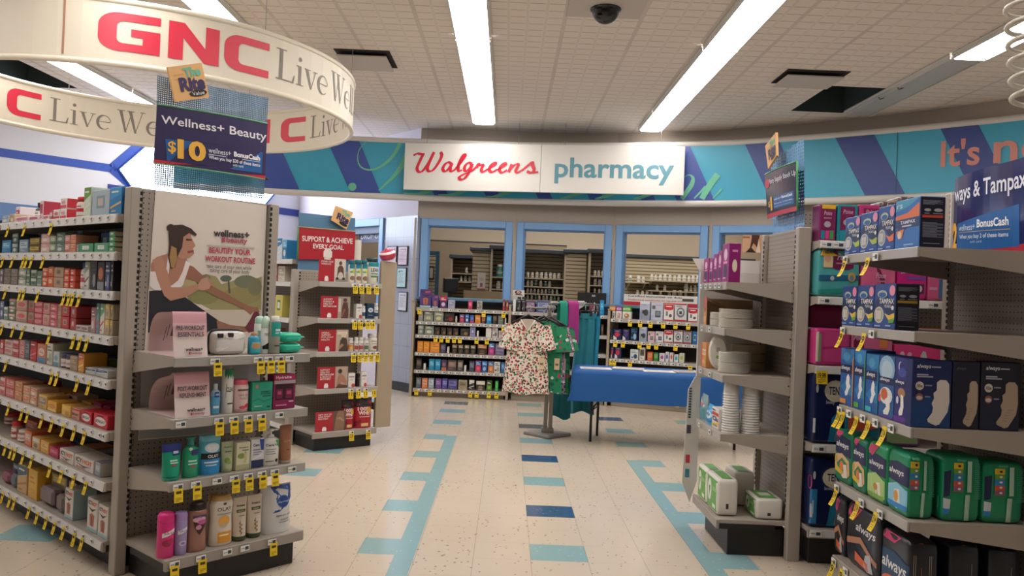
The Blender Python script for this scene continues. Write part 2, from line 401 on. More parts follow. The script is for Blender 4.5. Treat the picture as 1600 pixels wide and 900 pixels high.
for k, (y0, y1) in enumerate(((4.44, 6.84),)): light(3.86, y0, y1, 'lit fluorescent module of the rightmost row, %s' % ['beside the unlit one', 'overhead at right', 'overhead and out of view', 'behind the camera'][k])
light(3.85, 6.85, 9.02, 'unlit grey fluorescent fixture beside the dark missing ceiling tile', False)
for k, (y0, y1) in enumerate(((4.53, 6.92), (2.12, 4.52))): light(-2.46, y0, y1, 'lit fluorescent module above hoop sign, %s' % ['far end touching its top rim', 'second of its row', 'third of its row', 'behind the camera'][k])
for k, (y0, y1) in enumerate(((9.4, 11.8), (6.99, 9.39), (4.58, 6.98), (2.17, 4.57))): light(-4.61, y0, y1, 'lit fluorescent module seen inside hoop sign, %s' % ['far one', 'near one', 'nearer and hidden', 'left of the aisle'][k])
for k, xc in enumerate((-.5, 1.0, 2.5, 4.0)): light(xc, 11.9, 14.6, 'unseen fill light added over the dispensary, %s from its left side' % ORD[k])  # unseen fixtures, added to brighten the room behind the windows
# ------------------------------------------------------------------ ribbons and lettering helpers
def cr(pts, n=6):
    """smooth open curve through points (any dimension)"""
    P = [tuple(p) for p in pts]; P = [P[0]]+P+[P[-1]]; out = []
    for i in range(1, len(P)-2):
        for k in range(n):
            t = k/n
            out.append(tuple(.5*((2*b)+(c-a)*t+(2*a-5*b+4*c-d)*t*t+(3*b-a-3*c+d)*t**3) for a, b, c, d in zip(P[i-1], P[i], P[i+1], P[i+2])))
    out.append(P[-2]); return out
def ribbon(path):
    """path [(x, y, width)] -> flat strip"""
    vs = []; fs = []
    for i, (x, y, wd) in enumerate(path):
        a = path[max(i-1, 0)]; c = path[min(i+1, len(path)-1)]; dx, dy = c[0]-a[0], c[1]-a[1]; L = math.hypot(dx, dy) or 1
        vs += [(x-dy/L*wd/2, y+dx/L*wd/2), (x+dy/L*wd/2, y-dx/L*wd/2)]
        if i: k = 2*i; fs.append((k-2, k-1, k+1, k))
    return vs, fs
def arc2(cx, cy, rx, ry, a0, a1, n=6): return [(cx+rx*math.cos(math.radians(a0+(a1-a0)*i/n)), cy+ry*math.sin(math.radians(a0+(a1-a0)*i/n))) for i in range(n+1)]
HEAVY = {
 'G': [(1, 1), (.33, 1)]+arc2(.33, .66, .33, .34, 90, 180)+arc2(.33, .34, .33, .34, 180, 270)+[(1, 0), (1, .60), (.53, .60), (.53, .40), (.72, .40), (.72, .21)]+arc2(.40, .33, .10, .12, 270, 180, 3)+arc2(.40, .67, .10, .12, 180, 90, 3)+[(1, .79)],
 'N': [(0, 0), (0, 1), (.30, 1), (.72, .40), (.72, 1), (1, 1), (1, 0), (.70, 0), (.28, .60), (.28, 0)],
 'C': [(1, 1), (.33, 1)]+arc2(.33, .66, .33, .34, 90, 180)+arc2(.33, .34, .33, .34, 180, 270)+[(1, 0), (1, .21)]+arc2(.40, .33, .10, .12, 270, 180, 3)+arc2(.40, .67, .10, .12, 180, 90, 3)+[(1, .79)]}
def R4(x0, x1, y0, y1): return ([(x0, y0), (x1, y0), (x1, y1), (x0, y1)], [(0, 1, 2, 3)])
def _vee(x0, xm, x1, h, tk, tn):
    return [([(x0, h), (x0+tk, h), (xm+tk*.5, 0), (xm-tk*.1, 0)], [(0, 1, 2, 3)]), ([(x1-tn, h), (x1, h), (xm+tk*.25, 0), (xm+tk*.25-tn, 0)], [(0, 1, 2, 3)])]
def _e():
    ring = [(.12, .34, .03), (.60, .34, .03)]
    arc = [(.36+.27*math.cos(t), .32+.31*math.sin(t), .035+.085*max(0, -math.cos(t))) for t in [math.radians(5+i*14) for i in range(23)]]
    return [ribbon(ring), ribbon(arc)]
SERIF = {
 'L': (.86, [R4(.17, .30, 0, 1), R4(.03, .45, .965, 1), R4(.03, .78, 0, .04), ([(.70, .04), (.78, .04), (.82, .26), (.79, .26)], [(0, 1, 2, 3)])]),
 'i': (.40, [R4(.13, .25, 0, .64), R4(.02, .25, .61, .64), R4(.02, .36, 0, .03), ([(.19+.075*math.cos(k*.5236), .86+.075*math.sin(k*.5236)) for k in range(12)], [tuple(range(12))])]),
 'v': (.68, _vee(.06, .33, .60, .64, .13, .035)+[R4(0, .30, .61, .64), R4(.46, .68, .61, .64)]),
 'e': (.72, _e()),
 ' ': (.16, []),
 'W': (1.22, _vee(.08, .36, .66, 1, .14, .035)+_vee(.48, .78, 1.10, 1, .14, .035)+[R4(0, .34, .965, 1), R4(.42, .74, .965, 1), R4(.98, 1.2, .965, 1)]),
 'l': (.40, [R4(.13, .25, 0, 1), R4(.02, .25, .965, 1), R4(.02, .36, 0, .03)]),
 '.': (.30, [([(.15+.085*math.cos(k*.5236), .085+.085*math.sin(k*.5236)) for k in range(12)], [tuple(range(12))])])}
def serif_text(mb, txt, x0, y0, h, m, fn, step=0):
    x = x0
    for ch in txt:
        adv, polys = SERIF[ch]
        for vs, fs in polys: mb.flat([(x+a*h, y0+c*h) for a, c in vs], fs, m, fn, step)
        x += adv*h
    return x
# ------------------------------------------------------------------ curved fascia band over the counter
FP = cr([(-4.4, 10.5), (-3.1, 10.70), (-2.45, 10.75), (-1.2, 10.74), (-.1, 10.69), (.617, 10.58), (1.4, 10.42), (2.2, 10.17), (2.75, 9.93), (3.4, 9.5), (4.3, 8.8), (5.1, 8.05), (5.75, 7.2)], 5)
FS = [0.0]
for i in range(1, len(FP)): FS.append(FS[-1]+math.dist(FP[i-1], FP[i]))
def fpos(s, z, off=0.0):
    i = min(max(k for k in range(len(FS)-1) if FS[k] <= max(s, 0)), len(FS)-2); t = (s-FS[i])/(FS[i+1]-FS[i])
    (x0, y0), (x1, y1) = FP[i], FP[i+1]; dx, dy = x1-x0, y1-y0; L = math.hypot(dx, dy)
    return (x0+dx*t+dy/L*off, y0+dy*t-dx/L*off, z)
def fpx(px, py):
    d = ray(px, py)
    for i in range(len(FP)-1):
        (x0, y0), (x1, y1) = FP[i], FP[i+1]; nx, ny = -(y1-y0), x1-x0
        t = (nx*(x0-CPOS.x)+ny*(y0-CPOS.y))/(nx*d.x+ny*d.y); q = CPOS+d*t
        u = ((q.x-x0)*(x1-x0)+(q.y-y0)*(y1-y0))/((x1-x0)**2+(y1-y0)**2)
        if -1e-6 <= u <= 1+1e-6: return FS[i]+u*(FS[i+1]-FS[i]), q.z
    return (0, 2.7) if px < 700 else (FS[-1], 2.7)
Z0, Z1 = 2.665, 3.345
fas = thing('fascia_band', 'curved teal and blue graphic band running above the pharmacy counter', 'sign band', (FP[0][0], FP[0][1], 2.6))
fas_o = Vector(fas.location)
def fb(name, mb): mb.v = [tuple(Vector(p)-fas_o) for p in mb.v]; return mb.build(name, fas)
m_teal = NT('fascia_teal', .35); m_teal.color(m_teal.mix(m_teal.noise(.35, 1), '#3aa4c4', '#42acca')); m_teal = m_teal.m
m_fblue = M('#3d55a4', .35); m_fgreen = M('#6fc2a0', .4)
mb = MB(); nS = len(FP)-1
for off0, off1, z0, z1, mm in ((0, -.10, Z0, Z1, m_teal),):
    for i in range(nS):
        a, c = FS[i], FS[i+1]
        mb.add([fpos(a, Z0), fpos(c-1e-5, Z0), fpos(c-1e-5, Z1), fpos(a, Z1)], [(0, 1, 2, 3)], m_teal, True)
        mb.add([fpos(a, Z0, -.1), fpos(c-1e-5, Z0, -.1), fpos(c-1e-5, Z1, -.1), fpos(a, Z1, -.1)], [(3, 2, 1, 0)], M('#44506e', .6))
        mb.add([fpos(a, Z0), fpos(a, Z0, -.1), fpos(c-1e-5, Z0, -.1), fpos(c-1e-5, Z0)], [(0, 1, 2, 3)], M('#2b3f8c', .5))
        mb.add([fpos(a, Z1), fpos(c-1e-5, Z1), fpos(c-1e-5, Z1, -.1), fpos(a, Z1, -.1)], [(0, 1, 2, 3)], M('#d0ccc6', .5))
def zx(pA, pB, z):     # s on the line through two pixels, at a height
    (s0, z0), (s1, z1) = fpx(*pA), fpx(*pB); return s0+(s1-s0)*(z-z0)/(z1-z0)
def fstripe(L, Rr, m):
    f = lambda s, z: fpos(s, z, .004)
    mb.flat([(zx(*L, Z0), Z0), (zx(*Rr, Z0), Z0), (zx(*Rr, Z1), Z1), (zx(*L, Z1), Z1)], [(0, 1, 2, 3)], m, f, .15)
fstripe(((385, 239), (409, 292)), ((442, 239), (466, 292)), m_fblue)
fstripe(((517, 232), (544, 293)), ((561, 219.5), (593, 297.5)), m_fblue)
fstripe(((1020, 231), (1056, 310)), ((1079.3, 231), (1114.9, 310)), m_fblue)
fstripe(((1165, 227), (1192, 286)), ((1218, 222), (1256.6, 306)), M('#34498f', .35))
fstripe(((1306.7, 218), (1349.5, 301.5)), ((1366.6, 212), (1411.8, 299)), M('#34498f', .35))
fstripe(((1469, 200), (1500, 262)), ((1529, 195), (1560, 257)), M('#34498f', .35))
for x in (680, 760, 840, 920, 1000): fstripe(((x-36, 231), (x, 308)), ((x-16, 231), (x+22, 308)), m_fblue)
def fribbon(pts, m, k=1/6.154, ox=400, oy=200):
    path = []
    for x, y, wd in cr(pts, 5):
        s, z = fpx(ox+x*k, oy+y*k); path.append((s, max(Z0, min(Z1, z)), wd*k*10.4/FPX))
    vs, fs = ribbon(path); mb.flat([(a, max(Z0+.002, min(Z1-.002, c))) for a, c in vs], fs, m, lambda s, z: fpos(s, z, .008), 0)
fribbon([(1065, 125, 8), (1000, 200, 9), (978, 290, 10), (1005, 370, 14), (1080, 403, 18), (1180, 385, 24), (1280, 310, 30), (1350, 220, 34), (1390, 135, 38)], m_fgreen)
fribbon([(1450, 250, 60), (1400, 370, 50), (1300, 490, 30), (1180, 602, 14)], m_fgreen)
cs, cz = fpx(400+927/6.154, 200+566/6.154); mb.flat([(cs+.055*math.cos(k*.3927), cz+.055*math.sin(k*.3927)) for k in range(16)], [tuple(range(16))], m_fgreen, lambda s, z: fpos(s, max(Z0, z), .008))
K2 = dict(k=1/5.627, ox=1050, oy=200)
fribbon([(112, 432, 5), (150, 413, 10), (185, 440, 26), (172, 500, 40), (125, 570, 40), (85, 624, 40)], m_fgreen, **K2)
fribbon([(405, 408, 55), (335, 500, 55), (262, 624, 48)], m_fgreen, **K2); fribbon([(195, 620, 12), (245, 570, 16), (295, 515, 20)], m_fgreen, **K2); fribbon([(360, 620, 10), (400, 580, 14), (437, 537, 16)], m_fgreen, **K2)
for x in (660, 715, 790, 905, 960, 1020): fribbon([(x-30, 312, 4), (x, 302, 6), (x+22, 294, 5)], m_fgreen, 1, 0, 0)
for xx in (1401,):
    s = fpx(xx, 250)[0]; mb.flat([(s, Z0), (s+.008, Z0), (s+.008, Z1), (s, Z1)], [(0, 1, 2, 3)], M('#23606f', .5), lambda s, z: fpos(s, z, .007))
panel_mb = mb
for nm, z, r in (('top_rail', Z1+.03, .042), ('bottom_rail', Z0-.035, .045)):
    mb = MB(); mb.tube([fpos(s, z, -.03) for s in FS[:-1]]+[fpos(FS[-1]-1e-4, z, -.03)], r, M('#d9d4cd', .45), 8); fb(nm, mb)
mb = panel_mb; s0, z0 = fpx(1469.5, 262); s1, z1 = fpx(1532, 222)
mb.text("It's", s0, s1, z0, z0+.29, M('#d98f83', .45), lambda s, z: fpos(s, z, .010), .02, .1)
s0, _ = fpx(1552, 256); mb.text("no", s0, s0+.52, z0-.0, z0+.225, M('#d98f83', .45), lambda s, z: fpos(s, z, .010), .02, .1)
fb('graphic_panel', mb)

# ------------------------------------------------------------------ hanging white pharmacy sign
fs_ = Fr(-1.375, 10.60, -9.3); (xa, za) = fs_.hit(630, 297); (xb, zb) = fs_.hit(1068, 304); (_, zt) = fs_.hit(634, 222); (_, zt2) = fs_.hit(1070, 230)
zb_, zt_ = (za+zb)/2, (zt+zt2)/2
sg = thing('pharmacy_sign', 'white hanging sign board with red script and grey-blue lettering', 'sign', fs_.P(0, 0, zb_), fs_.ang); oz = zb_
mb = MB(); xm = fs_.hit(845, 262)[0]
mb.box(xa, xm-.002, 0, .03, 0, zt_-oz, M('#e4e1db', .5), .004); mb.box(xm+.002, xb, 0, .03, 0, zt_-oz, M('#e4e1db', .5), .004); mb.build('board', sg)
def sgf(px, py):
    x, z = fs_.hit(px, py); return x, z-oz
mb = MB(); KW = 1/2.6667
x0, z0 = sgf(866, 286.5); x1, z1 = sgf(1054, 246)
mb.text('pharmacy', x0, x1, z0, z1-.02, M('#5f98a8', .45), lambda a, c: (a, -.004, c), .02); mb.build('lettering', sg)
# red script, drawn stroke by stroke with a broad pen
SCR = [
 [(390, 648), (405, 640), (425, 642), (436, 640)], [(432, 640), (418, 668), (405, 700), (412, 716), (428, 712), (452, 680), (470, 645), (476, 634)], [(476, 634), (460, 668), (448, 700), (455, 714), (474, 706), (498, 672), (508, 646), (502, 634)],
 [(549, 684), (535, 676), (520, 686), (512, 704), (520, 714), (534, 706), (550, 684)], [(551, 680), (543, 704), (549, 714), (566, 704)],
 [(566, 704), (588, 676), (605, 650), (600, 644), (588, 662), (577, 690), (578, 712), (592, 708)],
 [(634, 684), (620, 678), (606, 690), (602, 706), (610, 713), (624, 702), (634, 684)], [(636, 682), (625, 712), (604, 742), (588, 748), (580, 740), (596, 728), (630, 714), (652, 696)],
 [(652, 700), (660, 684), (667, 688), (680, 688), (672, 708), (680, 716), (698, 706)],
 [(698, 706), (716, 696), (732, 684), (727, 678), (712, 690), (706, 708), (718, 717), (738, 706)],
 [(738, 708), (758, 698), (774, 686), (768, 680), (754, 692), (748, 710), (760, 719), (780, 708)],
 [(786, 718), (800, 684)], [(792, 706), (808, 690), (822, 684), (826, 690), (816, 712), (824, 719), (840, 710)],
 [(840, 712), (864, 692), (884, 676), (886, 690), (892, 708), (880, 720), (862, 714)], [(872, 719), (890, 719), (910, 717)]]
mb = MB()
for st in SCR:
    path = []
    pp = cr(st, 5)
    for i, (x, y) in enumerate(pp):
        a, c = pp[max(i-1, 0)], pp[min(i+1, len(pp)-1)]; ang = math.atan2(-(c[1]-a[1]), c[0]-a[0])
        wd = (5.5+9.0*abs(math.sin(ang-.35)))*KW*10.4/FPX
        q = sgf(500+x*KW, y*KW); path.append((q[0], q[1], wd))
    vs, fs = ribbon(path); mb.flat(vs, fs, M('#d3213a', .4), lambda a, c: (a, -.004-.0003*(SCR.index(st)), c))
mb.build('script_lettering', sg)
for px in (667, 810, 883, 1033):
    x = sgf(px, 225)[0]; MB().tube([(x, .015, zt_-oz), (x, .015, ZC-oz)], .0025, M('#8f8a84', .4), 5).build('hanging_wire', sg)

# ------------------------------------------------------------------ round hoop sign
RC, RR, RZ0, RZ1 = Vector((-3.11, 6.881, 0)), 1.70, 2.785, 3.195
ring = thing('hoop_sign', 'round cream hoop sign with red and grey lettering hanging over the left aisle', 'sign', (RC.x, RC.y, RZ0))
m_band = M('#e2d9c6', .45); m_red = M('#d92f48', .4); m_grey = M('#857b72', .5); RH = RZ1-RZ0
def cyl(r):
    return lambda s, z: (r*math.cos(s), r*math.sin(s), z)
mb = MB(); NS = 72
for r, flip in ((RR, 0), (RR-.02, 1)):
    for k in range(NS):
        a, c = 2*math.pi*k/NS, 2*math.pi*(k+1)/NS; q = [cyl(r)(a, 0), cyl(r)(c, 0), cyl(r)(c, RH), cyl(r)(a, RH)]
        mb.add(q, [(0, 1, 2, 3) if not flip else (3, 2, 1, 0)], m_band, True)
band_mb = mb
for z in (0, RH):
    MB().tube([((RR-.01)*math.cos(2*math.pi*k/NS), (RR-.01)*math.sin(2*math.pi*k/NS), z) for k in range(NS)], .022, M('#e8dfcc', .35), 8, True).build('rim', ring)
def ra(px, near, r):
    """angle on the hoop for an image column"""
    best = None
    for k in range(0, 3600):
        t = math.radians(k/10); q = RC+Vector((r*math.cos(t), r*math.sin(t), (RZ0+RZ1)/2)); d = q-CPOS
        if (near and (math.cos(t)*d.x+math.sin(t)*d.y) > 0) or (not near and (math.cos(t)*d.x+math.sin(t)*d.y) < 0): continue
        x = 800+FPX*d.dot(CR)/d.dot(CF); e = abs(x-px)
        if best is None or e < best[0]: best = (e, t)
    return best[1]
zg0, zg1 = .085, .335
def heavy(mb, ch, a0, a1, r):
    p = HEAVY[ch]; mb.flat([(a0+(a1-a0)*x, zg0+(zg1-zg0)*y) for x, y in p], [tuple(range(len(p)))], m_red, cyl(r), .03)
ro, ri = RR+.003, RR-.023
mb = band_mb
for ch, p0, p1 in (('G', 153, 250), ('N', 263, 342), ('C', 350, 420)): heavy(mb, ch, ra(p0, True, RR), ra(p1, True, RR), ro)
aC = ra(350, True, RR); 
for ch, p0, p1 in (('C', 8, 62), ('N', 392, 424), ('C', 441, 480)): heavy(mb, ch, ra(p0, False, RR), ra(p1, False, RR), ri)
a8 = ra(8, False, RR); heavy(mb, 'N', a8+.28, a8+.05, ri); a3 = ra(392, False, RR); heavy(mb, 'G', a3+.30, a3+.05, ri)
mb = band_mb
def live(mb, txt, a0, h, r, sgn): serif_text(mb, txt, 0, zg0+.02, h, m_grey, lambda x, z: cyl(r)(a0+sgn*x/RR, z), .04)
live(mb, 'Live Well.', ra(430, True, RR), .225, ro, 1)
aS = ra(100, True, RR); live(mb, 'Live Well.', aS-.045-1.14*.97, .225, ro, 1)
live(mb, 'Live Well.', ra(75, False, RR), .225, ri, -1); live(mb, 'Live Well.', ra(487, False, RR), .225, ri, -1)
mb.flat(*R4(aS-.004, aS+.004, .03, .40), M('#b08068', .5), cyl(ro), 0)
mb.build('band', ring)
for k in range(6):
    a = math.radians(20+60*k); MB().tube([cyl(RR-.01)(a, RH), cyl(RR-.01)(a, ZC-RZ0)], .003, M('#a39d94', .4), 5).build('hanging_wire', ring)

# ------------------------------------------------------------------ small things on the ceiling
dm = thing('security_camera', 'dark dome security camera on a plain white ceiling panel', 'security camera', (.66, 6.12, ZC))
MB().box(-.29, .29, -.35, .2, -.012, -.001, M('#c9c0b6', .7), .003).build('mounting_panel', dm)
prof = [(.002, -.125)]+[(.105*math.sin(t), -.02-.105*math.cos(t)) for t in [i*math.pi/12 for i in range(1, 7)]]
MB().lathe(prof+[(.118, -.02), (.118, -.012)], M('#14110f', .12), seg=24).build('dome', dm)
for (x0, x1, y0, y1, lab) in ((-1.69, -1.22, 7.52, 8.02, 'square ceiling vent plate right of the hoop sign'), (2.55, 3.09, 7.55, 7.98, 'square ceiling vent plate beside the dark missing tile')):
    v = thing('ceiling_vent', lab, 'vent', ((x0+x1)/2, (y0+y1)/2, ZC), 0, 'ceiling vents'); wx, wy = (x1-x0)/2, (y1-y0)/2
    MB().box(-wx-.015, wx+.035, -wy-.05, wy+.015, -.006, -.001, M('#2a2521', .8)).build('shadow_sheet', v)  # dark sheet painted as the plate's shadow, wider along two edges
    MB().box(-wx, wx, -wy, wy, -.05, -.036, M('#c6bdb4', .6), .004).build('plate', v)
cx = thing('coiled_cord', 'white coiled cord hanging from the ceiling at the right edge', 'cord', (1.892, 3.0, 2.15))
pts = [(.030*math.cos(2*math.pi*t)-.007*t, .030*math.sin(2*math.pi*t), .02+t*.066) for t in [i/14 for i in range(14*9)]]
MB().tube(pts+[(-.055, 0, .68), (-.055, 0, ZC-2.15)], .0095, M('#d9d2c6', .4), 7).build('coil', cx)
# ------------------------------------------------------------------ shelving fixtures
m_steel = M('#9e958b', .5); m_steel2 = M('#a9a095', .42); m_kick = M('#1d1b1b', .45); m_slot = M('#151312', .8); m_rail = M('#d5d3d0', .22); m_railg = M('#a9a49d', .35)  # price rail kept pale: its bright highlights are put into the colour
n = NT('peg_panel', .55); dx = n.ma('WRAP', n.x, .013, -.013); dz = n.ma('WRAP', n.z, .0125, -.0125)
dist = n.ma('SQRT', n.ma('ADD', n.ma('MULTIPLY', dx, dx), n.ma('MULTIPLY', dz, dz)))
n.color(n.mix(n.ma('LESS_THAN', dist, .0034), '#978e84', '#26221f')); m_peg = n.m
m_black = M('#141212', .6)
def tag_mesh(wd, ht, curl, txt=None):
    mb = MB(); m = M('#f2cf1c', .5); n = 4
    ys = [(-.010-curl*(k/n)**2, -ht*k/n) for k in range(n+1)]
    for k in range(n):
        (y0, z0), (y1, z1) = ys[k], ys[k+1]
        mb.add([(-wd/2, y0, z0), (wd/2, y0, z0), (wd/2, y1, z1), (-wd/2, y1, z1)], [(3, 2, 1, 0)], m)
        mb.add([(-wd/2, y0+.001, z0), (wd/2, y0+.001, z0), (wd/2, y1+.001, z1), (-wd/2, y1+.001, z1)], [(0, 1, 2, 3)], m)
    f = lambda a, c: (a*wd-wd/2, -.0115-curl*(1-c)**2, -ht+c*ht)
    dkm = M('#3a3420', .6)
    if txt: mb.text(txt, .12, .85, .42, .85, dkm, f, .02)
    else: mb.flat(*R4(.2, .8, .62, .80), dkm, f)
    for z in (.30, .2, .1): mb.flat(*R4(.15, .85-.3*(z == .1), z, z+.04), M('#a08a20', .6), f)
    return mb
def label_mesh(wd, ht):
    mb = MB(); mb.box(-wd/2, wd/2, -.0095, -.006, -ht, 0, M('#e9e7e2', .4))
    mb.box(wd*.02, wd*.40, -.0105, -.009, -ht*.75, -ht*.2, M('#33474c', .5)); mb.box(-wd*.42, -wd*.05, -.0105, -.009, -ht*.55, -ht*.4, M('#8d8a86', .5)); return mb
def gondola(name, label, fr, W, D, H, deck, shelves, tags=None, labels=None, rail=None, SD=None, tagsize=(.032, .056, .006), labsize=(.042, .024), posts=True, kick=None, tagtxt=None, lip=.042, cat='shelving unit', peg=None, x_from=0.0, deckcol=None, kin=.07):
    root = thing(name, label, cat, fr.P(0, 0), fr.ang); SD = SD or D; X0 = x_from; deckcol = deckcol or m_steel
    MB().box(X0+.03, W-.03, kin, D, 0, deck-.05, kick or m_kick, .004).build('kick_base', root)
    dk = MB(); dk.box(X0, W, .01, D, deck-.022, deck, m_steel2); dk.box(X0-.004, W+.004, -.004, .014, deck-.05, deck, deckcol, .003); dk.box(X0-.003, X0+.012, .012, D*.8, deck-.05, deck-.02, kick or m_kick); dk.box(W-.012, W+.003, .012, D*.8, deck-.05, deck-.02, kick or m_kick)
    objs = [(dk.build('base_shelf', root), deck, 0.0)]
    MB().box(X0+.02, W-.02, D, D+.02, deck-.04, H-.01, peg or m_peg).build('back_panel', root)
    if posts:
        for px0, sl in ((X0-.045, X0+.008), (W-.008, W+.045)):
            pm = MB(); a, c = min(px0, sl), max(px0, sl); pm.box(a, c, D-.025, D+.045, 0, H, m_steel2, .004)
            xs = (X0+.004 if px0 < X0 else W-.004); zz = deck+.08
            while zz < H-.03: pm.box(xs-.006, xs+.006, D-.0262, D-.024, zz, zz+.017, m_slot); zz += .0285
            pm.build('upright', root)
        MB().box(X0+.009, W-.009, D+.001, D+.03, H-.009, H, m_steel2).build('top_bar', root)
    for z in sorted(shelves, reverse=True):
        sd0 = D-SD
        s = MB(); s.box(X0+.004, W-.004, sd0+.009, D-.012, z-.016, z, m_steel2); s.box(X0, W, sd0, sd0+.010, z-lip, z+.001, m_railg if rail is None else m_steel2, .002)
        for xb in (X0, W-.004):
            q = [(sd0+.01, z-lip*.9), (D-.006, z-.105), (D-.006, z-.001), (sd0+.01, z-.001)]
            s.add([(xb, y, zz) for y, zz in q]+[(xb+.004, y, zz) for y, zz in q], [(0, 1, 2, 3), (7, 6, 5, 4), (0, 4, 5, 1), (1, 5, 6, 2), (2, 6, 7, 3), (3, 7, 4, 0)], m_steel2)
            s.box(xb-.0012, xb+.0052, D-.038, D-.031, z-.05, z-.043, m_slot)
        objs.append((s.build('shelf', root), z, sd0))
    objs = sorted(objs, key=lambda o: -o[1])
    for k, (o, z, sd0) in enumerate(objs):
        if rail is not None and (o.name.startswith('shelf') or rail == 'all'):
            r = MB(); r.add([(X0+.005, sd0-.0055, z-.004), (W-.005, sd0-.0055, z-.004), (W-.005, sd0-.011, z-lip), (X0+.005, sd0-.011, z-lip), (X0+.005, sd0, z-.002), (W-.005, sd0, z-.002), (W-.005, sd0, z-lip), (X0+.005, sd0, z-lip)], [(0, 3, 2, 1), (4, 5, 6, 7), (0, 1, 5, 4), (3, 7, 6, 2), (0, 4, 7, 3), (1, 2, 6, 5)], m_rail); r.build('price_rail', o)
        for kind, src in (('price_tag', tags), ('price_label', labels)):
            if not src or k >= len(src): continue
            for j, (px, py) in enumerate(src[k]):
                x = fr.hit(px, py, sd0)[0]; x = max(X0+.036, min(W-.02, x))
                if kind == 'price_tag':
                    mb = tag_mesh(*tagsize, tagtxt[k] if tagtxt else None); top = z-lip*.62
                else: mb = label_mesh(*labsize); top = z-.008
                mb.build(kind, o, (x, sd0-.004, top))
    return root
OA = Vector((-1.776, 3.807))+Vector((.6652, .7466))*.02+Vector((.7466, -.6652))*.43
FA = Fr(OA.x, OA.y, 48.3)
OBv = Vector((-1.776, 3.807))-Vector((.6652, .7466))*.05; FB = Fr(OBv.x, OBv.y, -41.7)
FC = Fr(-1.575, 6.76, 40.5)
_ec, _e2 = Vector((math.cos(math.radians(40.5)), math.sin(math.radians(40.5)))), Vector((math.sin(math.radians(40.5)), -math.cos(math.radians(40.5))))
ODv = Vector((-1.575, 6.76))-_ec*.03; FD = Fr(ODv.x, ODv.y, -49.5)
FF = Fr(1.20, 4.985, -90); FG = Fr(1.66, 3.98, -90); FH = Fr(1.655, 4.30, 0); FGN = Fr(1.66, 3.275, 0)
def on(xs, y): return [(x, y) for x in xs]
# left endcap
ZA = [1.050, .778, .503, .165]
gondola('endcap_display', 'grey pegboard endcap with workout poster and skincare shelves, nearest on the left', FA, .70, .43, 1.82, ZA[3], ZA[:3],
    tags=[on((338, 405, 421, 437), 575), on((341, 364, 386, 407), 665), on((277, 306, 366, 387, 408, 427), 765), on((271, 314, 424), 880)],
    labels=[on((334, 401, 417, 434, 450), 565), on((277, 340, 363, 385, 406, 434), 655), on((275, 304, 337, 363, 385, 406, 426, 453), 760), on((268, 312, 353, 380, 422), 870)],
    tagsize=(.040, .062, .004), labsize=(.045, .026), rail=None, kin=.03)
# left aisle gondola
ZB = [1.692, 1.512, 1.325, 1.112, .905, .660, .425, .150]
TB = [[3, 17, 43, 85], [2, 9, 24, 41, 46, 54, 72], [13, 36, 42, 64, 105, 113, 119, 129], [8, 25, 40, 82, 120, 130, 141], [14, 86, 94, 126, 144], [3, 18, 39, 48, 70, 86, 104, 121, 137], [13, 22, 28, 41, 54, 83, 101, 120, 139], [9, 20, 27, 50, 63, 77, 90, 104, 121, 133]]
def yb(k, x): # image row of a shelf front at a column
    a = [(351, -.0795), (398, 0), (447, .0607), (503, .139), (558, .226), (621, .34), (686, .4325), (760, .584)][k]; return a[0]+a[1]*x
LBL = [[x for x in range(4, 176 if k < 6 else 150, 13)] for k in range(8)]
gondola('aisle_gondola', 'long black and grey aisle shelving full of medicine cartons on the left', FB, -.05, .40, 1.80, ZB[7], ZB[:7],
    tags=[[(x, yb(k, x)) for x in TB[k]] for k in range(8)], labels=[[(x, yb(k, x)) for x in LBL[k]] for k in range(8)], rail='all', posts=False, x_from=-3.6, tagsize=(.034, .062, .012), labsize=(.024, .020), peg=m_black)
# second endcap and the gondola behind it
ZCs = [1.432, 1.122, .838, .524, .160]
gondola('endcap_display', 'grey pegboard endcap of supplements with red cards, standing farther back', FC, .61, .40, 1.53, ZCs[4], ZCs[:4],
    tags=[on((554, 564, 575, 587), 452), on((553, 562, 573, 581), 508), on((551, 561, 570, 579, 588), 560), on((547, 559, 570, 583), 615), on((548, 574), 685)],
    labels=[on((552, 563, 574, 586), 447), on((552, 562, 572, 581), 503), on((551, 561, 570, 579, 588), 553), on((547, 559, 570), 610), on((548, 574), 676)],
    tagsize=(.046, .066, .004), labsize=(.045, .026), kin=.035, tagtxt=['25', '16', '20', '12', '25'])
ZD = [1.62, 1.42, 1.10, .78, .46, .16]
gondola('aisle_gondola', 'aisle shelving glimpsed between the two endcaps on the left', FD, -.46, .42, 1.80, ZD[5], ZD[:5], rail='all', posts=False, x_from=-2.4)
# party supply endcap on the right and the two units around it
ZF = [1.505, 1.250, .992, .668, .200]
gondola('endcap_display', 'grey party supply endcap with paper plates, foam cups and napkins', FF, .555, .40, 1.82, ZF[4], ZF[:4],
    labels=[on((1098, 1106, 1113, 1121, 1127), 446), on((1100, 1112), 510), on((1098, 1112), 580), on((1095, 1112), 670), []], tagsize=(.03, .05, .004), labsize=(.035, .024))
ZG = [1.650, 1.302, .912, .530, .170]
gondola('endcap_display', 'grey endcap of feminine care packs nearest on the right', FG, .71, .54, 1.98, ZG[4], ZG[:4],
    tags=[on((1313, 1361), 398), on((1306, 1355), 512), on((1302, 1322, 1343, 1362, 1388), 650), on((1299, 1345, 1374), 780), on((1294, 1320), 885)],
    labels=[on((1317, 1372), 396), on((1316, 1366), 510), on((1309, 1330, 1352, 1372, 1397), 645), on((1303, 1350, 1380), 770), on((1298, 1325), 880)],
    tagsize=(.040, .082, .028), labsize=(.050, .036), tagtxt=['9', '9', '2/14', '2/14', '9'], rail=None)
ZH = [1.745, 1.445, 1.075, .655, .205]
